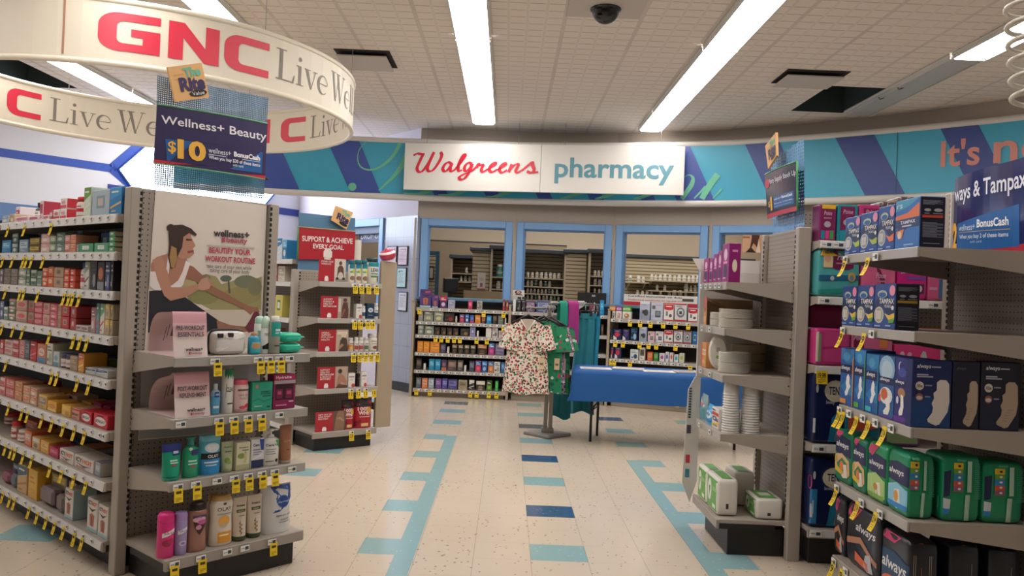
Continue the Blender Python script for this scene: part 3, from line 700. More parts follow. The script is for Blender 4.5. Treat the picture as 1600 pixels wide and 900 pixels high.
gondola('aisle_gondola', 'aisle shelving of incontinence packs facing the camera behind the right endcaps', FH, 2.235, .42, 1.95, ZH[4], ZH[:4],
    tags=[[], [], [(1280, 585)], [], []], labels=[on((1289, 1309), 378), on((1272, 1457), 467), [], on((1275,), 700), on((1267,), 835)], rail='all', posts=False, tagsize=(.06, .07, .005), labsize=(.06, .03), tagtxt=['19', '19', '19.99', '19', '19'])
# ------------------------------------------------------------------ packages
WHT = '#e6e2dc'
def bars(x0, x1, z0, z1, c, nn=3):
    o = []; h = (z1-z0)/nn
    for i in range(nn): o.append(('r', x0, x1-(x1-x0)*(.25 if i % 2 else 0)-(.1*(x1-x0) if i == nn-1 else 0), z0+i*h+h*.25, z0+i*h+h*.7, c))
    return o
def style(st, c2, c3):
    """printed front of a small carton"""
    if st == 0: return [('r', .0, 1, .62, 1, c2)]+bars(.15, .85, .68, .92, WHT, 2)+[('e', .5, .32, .28, .18, c3)]+bars(.2, .8, .04, .14, c2, 1)
    if st == 1: return [('r', .08, .92, .35, .85, c2)]+bars(.18, .82, .5, .8, c3, 2)+bars(.15, .7, .1, .28, c2, 2)
    if st == 2: return [('r', 0, 1, 0, .28, c2), ('e', .5, .58, .36, .22, c3)]+bars(.25, .75, .5, .66, c2, 2)
    if st == 3: return [('p', [(0, .55), (1, .75), (1, 1), (0, 1)], c2), ('p', [(0, .2), (1, .4), (1, .48), (0, .28)], c3)]+bars(.12, .8, .78, .92, WHT, 1)+bars(.15, .6, .06, .18, c3, 1)
    if st == 4: return bars(.12, .9, .62, .92, c2, 2)+[('e', .65, .32, .24, .24, c3), ('r', .1, .38, .15, .3, c2)]
    if st == 5: return [('r', .26, .74, .28, .78, c2), ('r', .34, .66, .38, .68, c3)]
    return []
def carton_mesh(wd, h, d, base, front=(), side=None, right=(), left=(), top=None, ch=.0025):
    mb = MB(); mb.box(-wd/2, wd/2, 0, d, 0, h, base, ch)
    e = .0006
    mb.decor(front, lambda a, b, L: (-wd/2+ch+a*(wd-2*ch), -e*(1+.35*L), ch+b*(h-2*ch)))
    if side:
        for sx in (-1, 1): mb.poly([(sx*(wd/2+e), ch, ch), (sx*(wd/2+e), d-ch, ch), (sx*(wd/2+e), d-ch, h-ch), (sx*(wd/2+e), ch, h-ch)], side)
    mb.decor(right, lambda a, b, L: (wd/2+e*(1.5+.35*L), ch+a*(d-2*ch), ch+b*(h-2*ch)))
    mb.decor(left, lambda a, b, L: (-wd/2-e*(1.5+.35*L), ch+(1-a)*(d-2*ch), ch+b*(h-2*ch)))
    # tuck flap and its seam on the top
    tm = top or base; mb.poly([(-wd/2+ch, ch, h+e), (wd/2-ch, ch, h+e), (wd/2-ch, d-ch, h+e), (-wd/2+ch, d-ch, h+e)], tm)
    mb.poly([(-wd*.42, d*.72, h+2*e), (wd*.42, d*.72, h+2*e), (wd*.42, d*.74, h+2*e), (-wd*.42, d*.74, h+2*e)], '#6d675f')
    return mb
def bottle_prof(r, h, body, cap, style='pill'):
    if style == 'pill': return [(r*.92, 0), (r, h*.03), (r, h*.18), (r, h*.62), (r*.97, h*.70), (r*.62, h*.77), (r*.60, h*.79, cap), (r*.78, h*.79, cap), (r*.78, h*.985, cap), (r*.70, h, cap)]
    if style == 'jar': return [(r*.94, 0), (r, h*.03), (r, h*.70), (r*.90, h*.76), (r*.86, h*.77, cap), (r*.95, h*.77, cap), (r*.95, h*.98, cap), (r*.88, h, cap)]
    return [(r*.9, 0), (r, h*.03), (r, h*.72), (r*.8, h*.82), (r*.42, h*.86), (r*.42, h*.87, cap), (r*.5, h*.87, cap), (r*.48, h, cap)]
def wrap(mb, items, r, h, sy=1.0, span=math.radians(120), y0=None):
    """print wrapped round the front of a bottle"""
    cy = r*sy if y0 is None else y0
    mb.decor(items, lambda a, b, L: ((r+.0006*(1+.4*L))*math.sin((a-.5)*span), cy-(r+.0006*(1+.4*L))*sy*math.cos((a-.5)*span), b*h), .12)
def bottle_mesh(wd, h, body, cap, label, c3, st='pill', seg=12):
    r = wd/2; mb = MB(); mb.lathe(bottle_prof(r, h, body, cap, st), body, 0, r, seg); ci = mb._m(cap)
    nseg = len(bottle_prof(r, h, body, cap, st))
    mb.mi[-1] = ci
    lo, hi = (.10, .62) if st != 'jar' else (.12, .64)
    wrap(mb, [('r', 0, 1, lo, hi, label), ('r', 0, 1, lo+.30*(hi-lo), lo+.62*(hi-lo), c3)]+bars(.2, .8, lo+.7*(hi-lo), lo+.9*(hi-lo), c3, 1), r, h)
    return mb
def shelf_items(fr, z, specs, where, end, y0=.02, cat_group=None, depth=.115, xmax=9):
    """specs: (x0, x1, ytop, rows, kind, base, c2, c3, style, description[, y]) in photo pixels; sorted from the near (right) end"""
    specs = sorted(specs, key=lambda q: -q[0]); boxes = []
    order = sorted(range(len(specs)), key=lambda i: (specs[i][10] if len(specs[i]) > 10 else 0, i))
    for i in order:
        sp = specs[i]; n = i+1
        x0, x1, yt, rows, kind, base, c2, c3, st, desc = sp[:10]; yy = y0+(sp[10] if len(sp) > 10 else 0); dep = depth
        for attempt in range(4):
            u0, u1, hz = fr.span(x0, x1, yt, yy, z)
            u1 = min(u1, xmax); u0 = min(u0, u1-.02); hh = max(.03, hz); push = None
            for (a0, a1, b0, b1, h1) in boxes:
                if min(u1, a1)-max(u0, a0) > 0 and b1 > yy and b0 < yy+dep:
                    if abs(b0-yy) < .03:
                        if (u0+u1) < (a0+a1): u1 = a0-.001
                        else: u0 = a1+.001
                    elif b0 < yy: push = max(push or 0, b1+.004)
            if push is None: break
            yy = push
        if u1-u0 < .012: continue
        wd = u1-u0-.003; h = hh/rows; uc = (u0+u1)/2
        if kind == 'b': wd = min(wd, .12); dep = wd
        boxes.append((u0, u1, yy, yy+dep, hh))
        for k in range(rows):
            lab = '%s, %s, %s from %s' % (desc, where, ORD[n-1], end)
            if rows == 2: lab += ', '+('lower', 'upper')[k]
            elif rows > 2: lab += ', '+('bottom', 'second up', 'third up', 'top')[k if k < rows-1 else 3]
            if kind == 'c': mb = carton_mesh(wd, h-.002, dep, base, style(st, c2, c3), side=sp[11] if len(sp) > 11 else None); nm, ct = 'carton', 'box'
            elif kind == 'b': mb = bottle_mesh(wd, h-.001, base, c2, WHT, c3, 'pill' if st == 0 else 'jar'); nm, ct = 'bottle', 'bottle'
            elif kind == 'g': mb = glove_mesh(wd, h-.002, dep, base, c2, c3); nm, ct = 'blister_pack', 'pack'
            o = mb.build(nm, None, fr.P(uc, yy, z+k*h+.0005), fr.ang)
            tag(o, lab, ct, cat_group)
def glove_mesh(wd, h, d, base, c2, c3):
    """clear hanging pack: a tray bulge on a printed card"""
    mb = MB(); mb.box(-wd/2, wd/2, d*.55, d*.62, 0, h, base, .002); mb.box(-wd*.42, wd*.42, 0, d*.55, h*.08, h*.62, c2, d*.12)
    mb.decor([('r', .08, .92, .70, .95, c3)]+bars(.15, .85, .74, .90, WHT, 2), lambda a, b, L: (-wd/2+a*wd, d*.55-.0008*(1+.4*L), b*h)); return mb
TAN = '#b79d80'
B1 = [(3, 13, 337, 1, 'c', '#b8c2cc', '#7f95b0', '#dfe4ea', 0, 'pale blue carton'), (14, 22, 334, 1, 'c', '#bfa98c', '#8c7a68', '#dcd2c2', 4, 'tan carton'),
 (24, 44, 338, 1, 'c', '#e0ccd2', '#c77f94', '#cf4f62', 1, 'pink and white carton'), (24, 31, 323, 1, 'c', '#e3d6da', '#c23d4f', '#e9e3e0', 1, 'white red-edged carton', .06), (45, 60, 337, 1, 'c', '#e2d3d6', '#c4758a', '#cf4f62', 1, 'pink and white carton'),
 (51, 60, 316, 1, 'b', '#3a3436', '#1e1a1c', '#6d5f60', 0, 'black capped bottle', .10), (62, 70, 313, 1, 'c', '#dcc6cc', '#b84a5c', '#a33444', 1, 'tall white carton', 0, '#a83444'), (67, 76, 337, 1, 'c', '#e6dfe0', '#c85065', '#dfa9b2', 1, 'white carton'),
 (77, 83, 329, 1, 'c', '#b52f3e', '#e3d8d6', '#d8939c', 1, 'red carton'), (83, 93, 327, 1, 'c', '#e4dcdc', '#c43a4a', '#d98a92', 2, 'white carton with red band', 0, '#b5303e'),
 (94, 104, 309, 2, 'c', '#ece4e3', '#d14a58', '#e8b7bb', 2, 'white and red carton', 0, '#c4303c'), (113, 129, 307, 1, 'b', '#d8c7b6', '#c4222c', '#c4222c', 1, 'red-lidded bottle'),
 (131, 142, 292, 1, 'c', '#cdd6c8', '#6d9a4a', '#e2e2c8', 3, 'tall pale green pack'), (144, 171, 296, 1, 'c', '#a9bac6', '#8698a4', '#c3b6ae', 5, 'clear window pack'), (172, 190, 292, 1, 'c', '#2f80b8', '#3f9ad0', '#d8b070', 3, 'bright blue carton', 0, '#1f66a0'), (177, 189, 297, 1, 'c', '#2a74ae', '#3f9ad0', '#d8b070', 1, 'blue carton behind', .15)]
B2 = [(3, 17, 375, 1, 'c', '#2c7cab', '#5aa4cc', '#cfe0ea', 1, 'blue carton'), (19, 28, 364, 2, 'c', '#4a6468', '#8ca09c', '#c9cfc4', 0, 'slate green carton'), (30, 44, 374, 1, 'c', '#7d92a4', '#b9c6d0', '#4a6880', 1, 'grey-blue carton'),
 (46, 62, 371, 2, 'c', '#6d5a34', '#cdb13c', '#332c24', 1, 'yellow and brown carton'), (64, 77, 365, 2, 'c', '#d9bfb8', '#c98c88', '#e7dfd6', 0, 'pink carton'), (78, 87, 368, 2, 'c', '#a9b39c', '#60805c', '#dfe0d2', 2, 'sage carton'),
 (88, 100, 363, 2, 'c', '#7e978c', '#4a6c60', '#cfd8ce', 0, 'grey-green carton'), (101, 109, 367, 2, 'c', '#dba594', '#cc6d58', '#eadbd0', 2, 'salmon carton'), (110, 118, 366, 2, 'c', '#e0a184', '#d27450', '#ecd8c8', 1, 'peach carton'),
 (120, 122.5, 381, 1, 'c', '#a4aab6', '#6c7c98', '#dcdfe4', 0, 'thin grey carton'), (123, 145, 380, 1, 'c', '#4f9a72', '#e4e6df', '#d4dcd2', 5, 'green carton with white square'), (120, 128, 360, 1, 'c', '#bcc8dc', '#5a78b8', '#e4e4e8', 0, 'white and blue carton', .10, TAN),
 (147, 169, 379, 1, 'c', '#57a07a', '#e4e6df', '#d4dcd2', 5, 'green carton with white square'), (157, 171, 363, 1, 'c', '#3f6cae', '#dfe3ea', '#cdd6e2', 5, 'blue carton with white square', .10, TAN), (170, 179, 361, 4, 'c', '#5aa273', '#e4e6df', '#cfe0d0', 5, 'flat green carton', 0, '#c9b498')]
B3 = [(0, 5, 420, 1, 'c', '#6b5b68', '#8f7f8c', '#c9c0c8', 0, 'plum carton'), (6, 16, 419, 2, 'c', '#8b7d72', '#6d6058', '#b5a99c', 1, 'brown-grey carton'), (17, 27, 420, 2, 'c', '#92857c', '#6f645a', '#bdb2a6', 1, 'taupe carton'),
 (29, 40, 417, 2, 'c', '#c2c7bb', '#5f7f5c', '#e2e2d8', 0, 'white and green carton'), (41, 47, 419, 2, 'c', '#5d7a5e', '#b7c2b0', '#8fa58c', 2, 'green carton'), (48, 57, 421, 2, 'c', '#6f8a72', '#c9cfc2', '#48664c', 0, 'green and white carton'), (58, 65, 423, 2, 'c', '#82978c', '#b5c2b8', '#5b7468', 2, 'grey-green carton'),
 (66, 75, 418, 2, 'c', '#dc5a3c', '#e88a4a', '#f0d8c0', 0, 'red-orange carton'), (75, 83, 416, 2, 'c', '#e0784a', '#d85a38', '#f0d0b0', 2, 'orange carton', 0, TAN), (84, 99, 417, 2, 'c', '#b79a80', '#9c8068', '#7f6550', 5, 'tan cardboard carton'), (100, 108, 419, 3, 'c', '#d64c34', '#e88a5c', '#ecd2c0', 2, 'flat red carton'), (109, 117, 420, 3, 'c', '#dc5a40', '#c43a2c', '#ecd8cc', 0, 'flat red-orange carton'),
 (123, 131, 409, 1, 'b', '#ded9d4', '#3a4a9c', '#c65c6a', 0, 'white bottle with blue cap'), (132, 139, 408, 1, 'c', '#d8d2ca', '#8fae9c', '#4a5e54', 3, 'tall white carton'), (141, 151, 407, 1, 'c', '#26282c', '#4a4c50', '#8d9094', 4, 'black carton with silver'), (152, 163, 408, 1, 'c', '#3a3638', '#8a8c92', '#c86c40', 2, 'black and orange carton'),
 (164, 172, 408, 1, 'c', '#3d4870', '#c9ccd8', '#8c92b0', 4, 'indigo carton'), (173, 177, 407, 1, 'c', '#1d1d20', '#c8c4bc', '#88857f', 4, 'tall black carton', 0, '#19191c')]
B4 = [(0, 6, 470, 1, 'c', '#4a587a', '#6c7a98', '#c6ccd8', 0, 'navy carton'), (6, 12, 479, 2, 'c', '#8fa893', '#dcded2', '#5c8064', 0, 'pale green carton'), (14, 24, 466, 3, 'c', '#6f8a6c', '#d88c90', '#dfe0d4', 0, 'green and pink carton'), (25, 42, 468, 2, 'c', '#c9a898', '#b58c7c', '#d85a5e', 2, 'pale tan carton'),
 (44, 53, 469, 2, 'c', '#a88874', '#c8434a', '#8a6a58', 2, 'tan and red carton'), (54, 66, 471, 4, 'c', '#d1606c', '#e2a4a8', '#c43848', 1, 'flat rose carton'), (67, 77, 473, 2, 'c', '#cfa79a', '#d8828a', '#b87c74', 2, 'pinkish tan carton'), (78, 89, 474, 3, 'c', '#d8727e', '#c64a5c', '#ecc8c8', 0, 'rose pink carton'),
 (90, 95, 475, 2, 'c', '#bfa08a', '#a88870', '#8c6e5a', 1, 'narrow tan carton'), (96, 108, 475, 2, 'c', '#c23a42', '#c3a78c', '#7d6a58', 5, 'red carton with tan square'), (110, 122, 478, 2, 'c', '#b84850', '#c0a088', '#e2d0c8', 5, 'dark rose carton'), (124, 141, 477, 1, 'c', '#b9bcc4', '#4a7cae', '#7aa4cc', 4, 'grey carton with blue print', .06),
 (118, 126, 508, 1, 'c', '#d9d3d0', '#9a5660', '#c4b8b6', 1, 'small white carton'), (127, 137, 510, 1, 'c', '#dcd7d2', '#8c5a62', '#c4b8b6', 1, 'small white carton'), (142, 149, 480, 1, 'c', '#c09aa4', '#9c6c7c', '#e0d2d6', 0, 'dusty pink carton'), (150, 155, 473, 1, 'c', '#7c9caa', '#4a8a6a', '#d84c4c', 3, 'tall teal carton'), (156, 163, 474, 1, 'c', '#dcd8cc', '#5fae84', '#d84c4c', 3, 'tall white carton with red script'),
 (164, 171, 474, 2, 'c', '#c9b58c', '#e0c040', '#a89a84', 0, 'clear yellow-banded pack'), (172, 176, 475, 2, 'c', '#b5a68c', '#d8b83c', '#8c7c68', 0, 'clear yellow-banded pack', 0, '#b0a48c')]
B5 = [(0, 6, 530, 1, 'c', '#b8343c', '#d87a7c', '#e8d0cc', 2, 'red carton'), (7, 19, 531, 2, 'c', '#d8c0b4', '#c8868a', '#b85a60', 1, 'pale pink carton'), (20, 29, 531, 2, 'c', '#c85a60', '#e0b0ac', '#a83a42', 0, 'rose red carton'), (30, 38, 531, 2, 'c', '#d0a8a0', '#c05a64', '#ecdcd4', 1, 'blush carton'), (39, 46, 532, 1, 'c', '#5c626c', '#8a929c', '#3a4048', 1, 'dark grey carton'),
 (47, 57, 533, 1, 'c', '#c43440', '#a4242f', '#d88c84', 3, 'tall red carton'), (58, 72, 537, 1, 'c', '#c8785c', '#5c88a8', '#e8c8b4', 2, 'orange carton with blue pattern'), (73, 82, 536, 1, 'c', '#d8d4c4', '#5c7a6c', '#a8b49c', 4, 'cream carton'), (83, 92, 549, 1, 'c', '#c8d0d0', '#6a94a8', '#8cb0bc', 2, 'white and teal carton'), (82, 90, 537, 1, 'c', '#c9c8be', '#8aa0a0', '#a8b8b4', 0, 'tall cream carton', .13),
 (92, 100, 552, 1, 'b', '#6a4450', '#4c4a6c', '#caa8a4', 1, 'plum jar'), (100, 108, 553, 1, 'b', '#6a4450', '#4c4a6c', '#caa8a4', 1, 'plum jar'), (109, 121, 556, 1, 'c', '#b39a80', '#9c846c', '#c8b49c', 1, 'tan carton'), (122, 131, 552, 1, 'c', '#e0a040', '#c86c54', '#f0d890', 3, 'orange carton'), (133, 149, 575, 1, 'c', '#d4d8dc', '#2f4478', '#a8c46c', 3, 'white and navy carton'), (150, 168, 577, 1, 'c', '#d4d8dc', '#2f4478', '#a8c46c', 3, 'white and navy carton', 0, '#d8d2c4'),
 (134, 143, 555, 1, 'c', '#3c5478', '#c8743c', '#6c88a8', 0, 'navy carton behind', .14), (146, 158, 558, 1, 'c', '#4a6a94', '#8fb0d0', '#d0dce8', 1, 'blue card pack', .14), (162, 171, 561, 1, 'c', '#8fae3c', '#c8d47c', '#e4e8c4', 1, 'lime green pack', .14)]
B6 = [(0, 8, 589, 2, 'c', '#d07a7c', '#e4b8b0', '#b85058', 0, 'coral carton'), (9, 22, 592, 2, 'c', '#cc6c68', '#e0a89c', '#b04a4c', 1, 'coral red carton'), (23, 34, 596, 2, 'c', '#d49a70', '#b8743c', '#ecd0a8', 1, 'orange tan carton'), (36, 46, 603, 2, 'c', '#d8b094', '#cc7454', '#ecd8c0', 1, 'peach carton'), (47, 57, 606, 2, 'c', '#d8b49c', '#c86c50', '#f0dcc8', 0, 'peach carton'), (58, 64, 596, 1, 'c', '#b83a50', '#d88090', '#e8c0c4', 0, 'crimson carton', .12),
 (60, 73, 617, 1, 'c', '#d8b064', '#8c7c84', '#f0dca8', 1, 'yellow carton with grey oval'), (74, 88, 627, 1, 'c', '#e4a83c', '#f0cc70', '#c87c4c', 2, 'golden carton'), (68, 84, 607, 1, 'c', '#d0a860', '#e4a83c', '#5c605c', 2, 'amber pack', .13), (86, 100, 611, 1, 'c', '#e4a83c', '#d89a30', '#f4d890', 5, 'tall golden pack', .13), (96, 110, 633, 1, 'c', '#e0b44c', '#f0d080', '#c89040', 4, 'yellow carton'), (103, 120, 617, 1, 'c', '#d8c0b0', '#c8a8b0', '#e8dcd0', 4, 'cream pack', .13),
 (112, 124, 638, 1, 'c', '#d89a88', '#c42a3c', '#ece4dc', 6, 'salmon carton with black lettering'), (126, 143, 642, 1, 'c', '#cc2438', '#ece4e0', '#2a2024', 6, 'red carton with oval white badge'), (146, 168, 647, 1, 'c', '#d22a3e', '#ece4e0', '#2a2024', 6, 'red carton with oval white badge', 0, '#c82a3c'), (127, 142, 627, 1, 'c', '#e4b04c', '#d08c4c', '#f0d8a0', 1, 'golden pack', .14), (145, 158, 628, 1, 'c', '#b8386c', '#cc5c88', '#e0a0b8', 1, 'magenta pack', .14), (160, 172, 634, 1, 'c', '#b42c58', '#c84c74', '#d88098', 1, 'crimson pack', .14)]
B7 = [(1, 14, 646, 1, 'b', '#c89080', '#c4242c', '#b04a44', 1, 'red-lidded jar', .12), (15, 31, 660, 1, 'b', '#c48478', '#c8262e', '#b44a44', 1, 'red-lidded jar'), (21, 36, 672, 1, 'b', '#a86c58', '#dcd4cc', '#d0a898', 1, 'white-lidded jar'), (38, 49, 673, 1, 'c', '#d8744c', '#c8aa9c', '#ecd4c4', 1, 'orange carton'), (40, 58, 657, 1, 'c', '#d4683c', '#c05430', '#e8a880', 1, 'orange carton behind', .13), (50, 62, 683, 1, 'c', '#d8a458', '#c8c4b8', '#6c7480', 0, 'amber carton'), (63, 76, 689, 1, 'c', '#dca048', '#e8c080', '#b87c30', 1, 'amber carton'),
 (60, 74, 674, 1, 'c', '#d4a44c', '#e8c870', '#8c7c50', 2, 'golden pack', .13), (77, 91, 699, 1, 'c', '#b82c58', '#cc5078', '#e0a0b0', 1, 'magenta carton'), (86, 106, 689, 1, 'c', '#b4284c', '#c44868', '#7c1c38', 1, 'crimson pack', .13), (93, 115, 703, 1, 'c', '#dcd4cc', '#3c3c40', '#dc6c4c', 6, 'white carton with orange lettering'), (116, 146, 714, 1, 'c', '#dcd4cc', '#3c3c40', '#dc6c4c', 6, 'long white carton with orange lettering'), (108, 125, 688, 1, 'c', '#4a6488', '#7c94b4', '#a8b8cc', 1, 'steel blue pack', .14), (127, 145, 697, 1, 'c', '#cc8c64', '#c8a8a0', '#d8c0a8', 2, 'orange pack', .14),
 (148, 157, 722, 1, 'c', '#8f94a0', '#b0b4bc', '#d0d4dc', 1, 'clear grey pack', 0, '#c8c4bc'), (148, 160, 705, 1, 'c', '#868c98', '#a8acb8', '#c8ccd4', 1, 'clear grey pack', .13)]
B8 = [(1, 14, 727, 1, 'g', '#4a6078', '#8c4c5c', '#5c7890', 0, 'blue and red support pack'), (15, 26, 727, 1, 'g', '#6c7c8c', '#5a6470', '#8090a0', 0, 'grey-blue support pack'), (27, 42, 726, 1, 'c', '#c8a878', '#3c6078', '#b87850', 3, 'tan carton with blue corner'), (44, 58, 733, 1, 'c', '#d8a83c', '#e0b450', '#c88c2c', 1, 'golden yellow carton'), (60, 84, 744, 1, 'g', '#9c8c8c', '#7c6c70', '#d8c048', 0, 'grey pack with yellow strip'), (86, 99, 755, 1, 'g', '#8c8078', '#786c68', '#c8b04c', 0, 'brown-grey support pack'),
 (101, 114, 763, 1, 'c', '#d8d4cc', '#8c4c40', '#dc6c4c', 7, 'tall white carton with orange lettering', 0, '#9fbcc0'), (136, 152, 778, 1, 'c', '#dcd6ce', '#a05848', '#dc6c4c', 7, 'tall white carton with orange lettering'), (153, 172, 790, 1, 'c', '#dcd6ce', '#a05848', '#dc6c4c', 7, 'tall white carton with orange lettering')]
_st0 = style
def style(st, c2, c3):
    if st == 6 and c2.startswith('#ece4'): return [('e', .5, .48, .42, .34, '#ece4e0'), ('t', 'BENGAY', .14, .86, .36, .60, '#2a2024', .03), ('r', .25, .75, .86, .95, '#2a2024')]
    if st == 6 and c2 == '#c42a3c': return [('r', 0, 1, .86, 1, '#c42a3c'), ('t', 'BENGAY', .06, .94, .36, .62, '#2a2024', .03)]+bars(.15, .8, .08, .25, '#c42a3c', 1)
    if st == 6: return [('t', 'ICY', .06, .42, .52, .88, '#34343a', .04), ('t', 'HOT', .44, .95, .52, .86, '#dc6238', .04), ('p', [(.05, .45), (.5, .2), (.9, .4), (.5, .32)], '#34343a'), ('r', .1, .6, .08, .2, '#c89078')]
    if st == 7: return [('t', 'ICY', .08, .44, .80, .93, '#34343a', .04), ('t', 'HOT', .46, .95, .80, .92, '#dc6238', .04), ('p', [(.05, .74), (.5, .60), (.95, .74), (.5, .68)], '#34343a'), ('p', [(.32, .16), (.68, .16), (.75, .5), (.5, .56), (.25, .5)], '#b46a52'), ('r', 0, 1, 0, .10, '#9fc4c8'), ('r', .45, .55, .2, .48, '#8a4a3a')]
    return _st0(st, c2, c3)
for k, (z, lst) in enumerate(zip(ZB, (B1, B2, B3, B4, B5, B6, B7, B8))):
    shelf_items(FB, z, lst, ('%s shelf of left aisle' % ('top', 'second', 'third', 'fourth', 'fifth', 'sixth', 'seventh', 'bottom')[k]), 'near end', cat_group='medicine packages on the left aisle gondola', xmax=-.058)
# ------------------------------------------------------------------ left endcap: poster, topper signs, products
def perf(name, c, hole, period, r, alpha=0.0):
    n = NT(name, .45); dx = n.ma('WRAP', n.x, period/2, -period/2); dz = n.ma('WRAP', n.z, period/2, -period/2)
    k = n.ma('GREATER_THAN', n.ma('SQRT', n.ma('ADD', n.ma('MULTIPLY', dx, dx), n.ma('MULTIPLY', dz, dz))), r)
    n.color(c); n.t.links.new(k, n.b.inputs['Alpha']); return n.m
m_perf = perf('perforated_blue', '#587f9c', None, .010, .0026); m_perf2 = perf('perforated_light_blue', '#6c9fd0', None, .02, .005)
def quad_map(fr, y, TL, TR, BR, BL):
    p = [fr.hit(*q, y) for q in (TL, TR, BR, BL)]
    def f(a, b):        # a left to right, b bottom to top -> (x, z)
        l = (p[3][0]+(p[0][0]-p[3][0])*b, p[3][1]+(p[0][1]-p[3][1])*b); r = (p[2][0]+(p[1][0]-p[2][0])*b, p[2][1]+(p[1][1]-p[2][1])*b)
        return l[0]+(r[0]-l[0])*a, l[1]+(r[1]-l[1])*a
    return f
def sheet(mb, f, y, m, nu=1, bend=None, th=.003, back=None):
    """a board over the unit square of f, front at y, with thickness"""
    bend = bend or (lambda a: 0)
    for k in range(nu):
        a0, a1 = k/nu, (k+1)/nu; q = [(a0, 0), (a1, 0), (a1, 1), (a0, 1)]
        F = [(f(a, b)[0], y-bend(a), f(a, b)[1]) for a, b in q]; B = [(x, yy+th, z) for x, yy, z in F]
        mb.add(F+B, [(0, 1, 2, 3), (7, 6, 5, 4)]+([(0, 4, 5, 1), (3, 2, 6, 7)])+([(0, 3, 7, 4)] if k == 0 else [])+([(1, 5, 6, 2)] if k == nu-1 else []), m)
def pxitems(fr, y, items, mb, yo=-.001, bend=None, lay=.0004):
    """decor items whose coordinates are photo pixels on a fixture plane"""
    for L, d in enumerate(items):
        def g(px, py, L=L):
            x, z = fr.hit(px, py, y); return (x, y+yo-lay*L-(bend(px) if bend else 0), z)
        if d[0] == 'p': mb.flat(list(d[1]), [tuple(range(len(d[1])))], d[2], g)
        elif d[0] == 'e': mb.flat([(d[1]+d[3]*math.cos(-k*.3927), d[2]+d[4]*math.sin(-k*.3927)) for k in range(16)], [tuple(range(16))], d[5], g)
        elif d[0] == 't':   # ('t', text, TL, TR, BR, BL, colour, bold)
            TL, TR, BR, BL = d[2:6]
            def h(a, b, TL=TL, TR=TR, BR=BR, BL=BL, g=g):
                lx, ly = BL[0]+(TL[0]-BL[0])*b, BL[1]+(TL[1]-BL[1])*b; rx, ry = BR[0]+(TR[0]-BR[0])*b, BR[1]+(TR[1]-BR[1])*b
                return g(lx+(rx-lx)*a, ly+(ry-ly)*a)
            vs, fs = glyphs(d[1], d[7] if len(d) > 7 else 0.0); mb.flat(vs, fs, d[6], h)
def T(txt, x0, x1, yt0, yb0, slope, c, bold=0.0):
    dx = x1-x0; return ('t', txt, (x0, yt0), (x1, yt0+slope*dx), (x1, yb0+slope*dx), (x0, yb0), c, bold)
def child_sheet(name, root, fr, items, y, f, m, nu=1, bend=None, th=.004):
    mb = MB(); sheet(mb, f, y, m, nu, bend, th); return mb
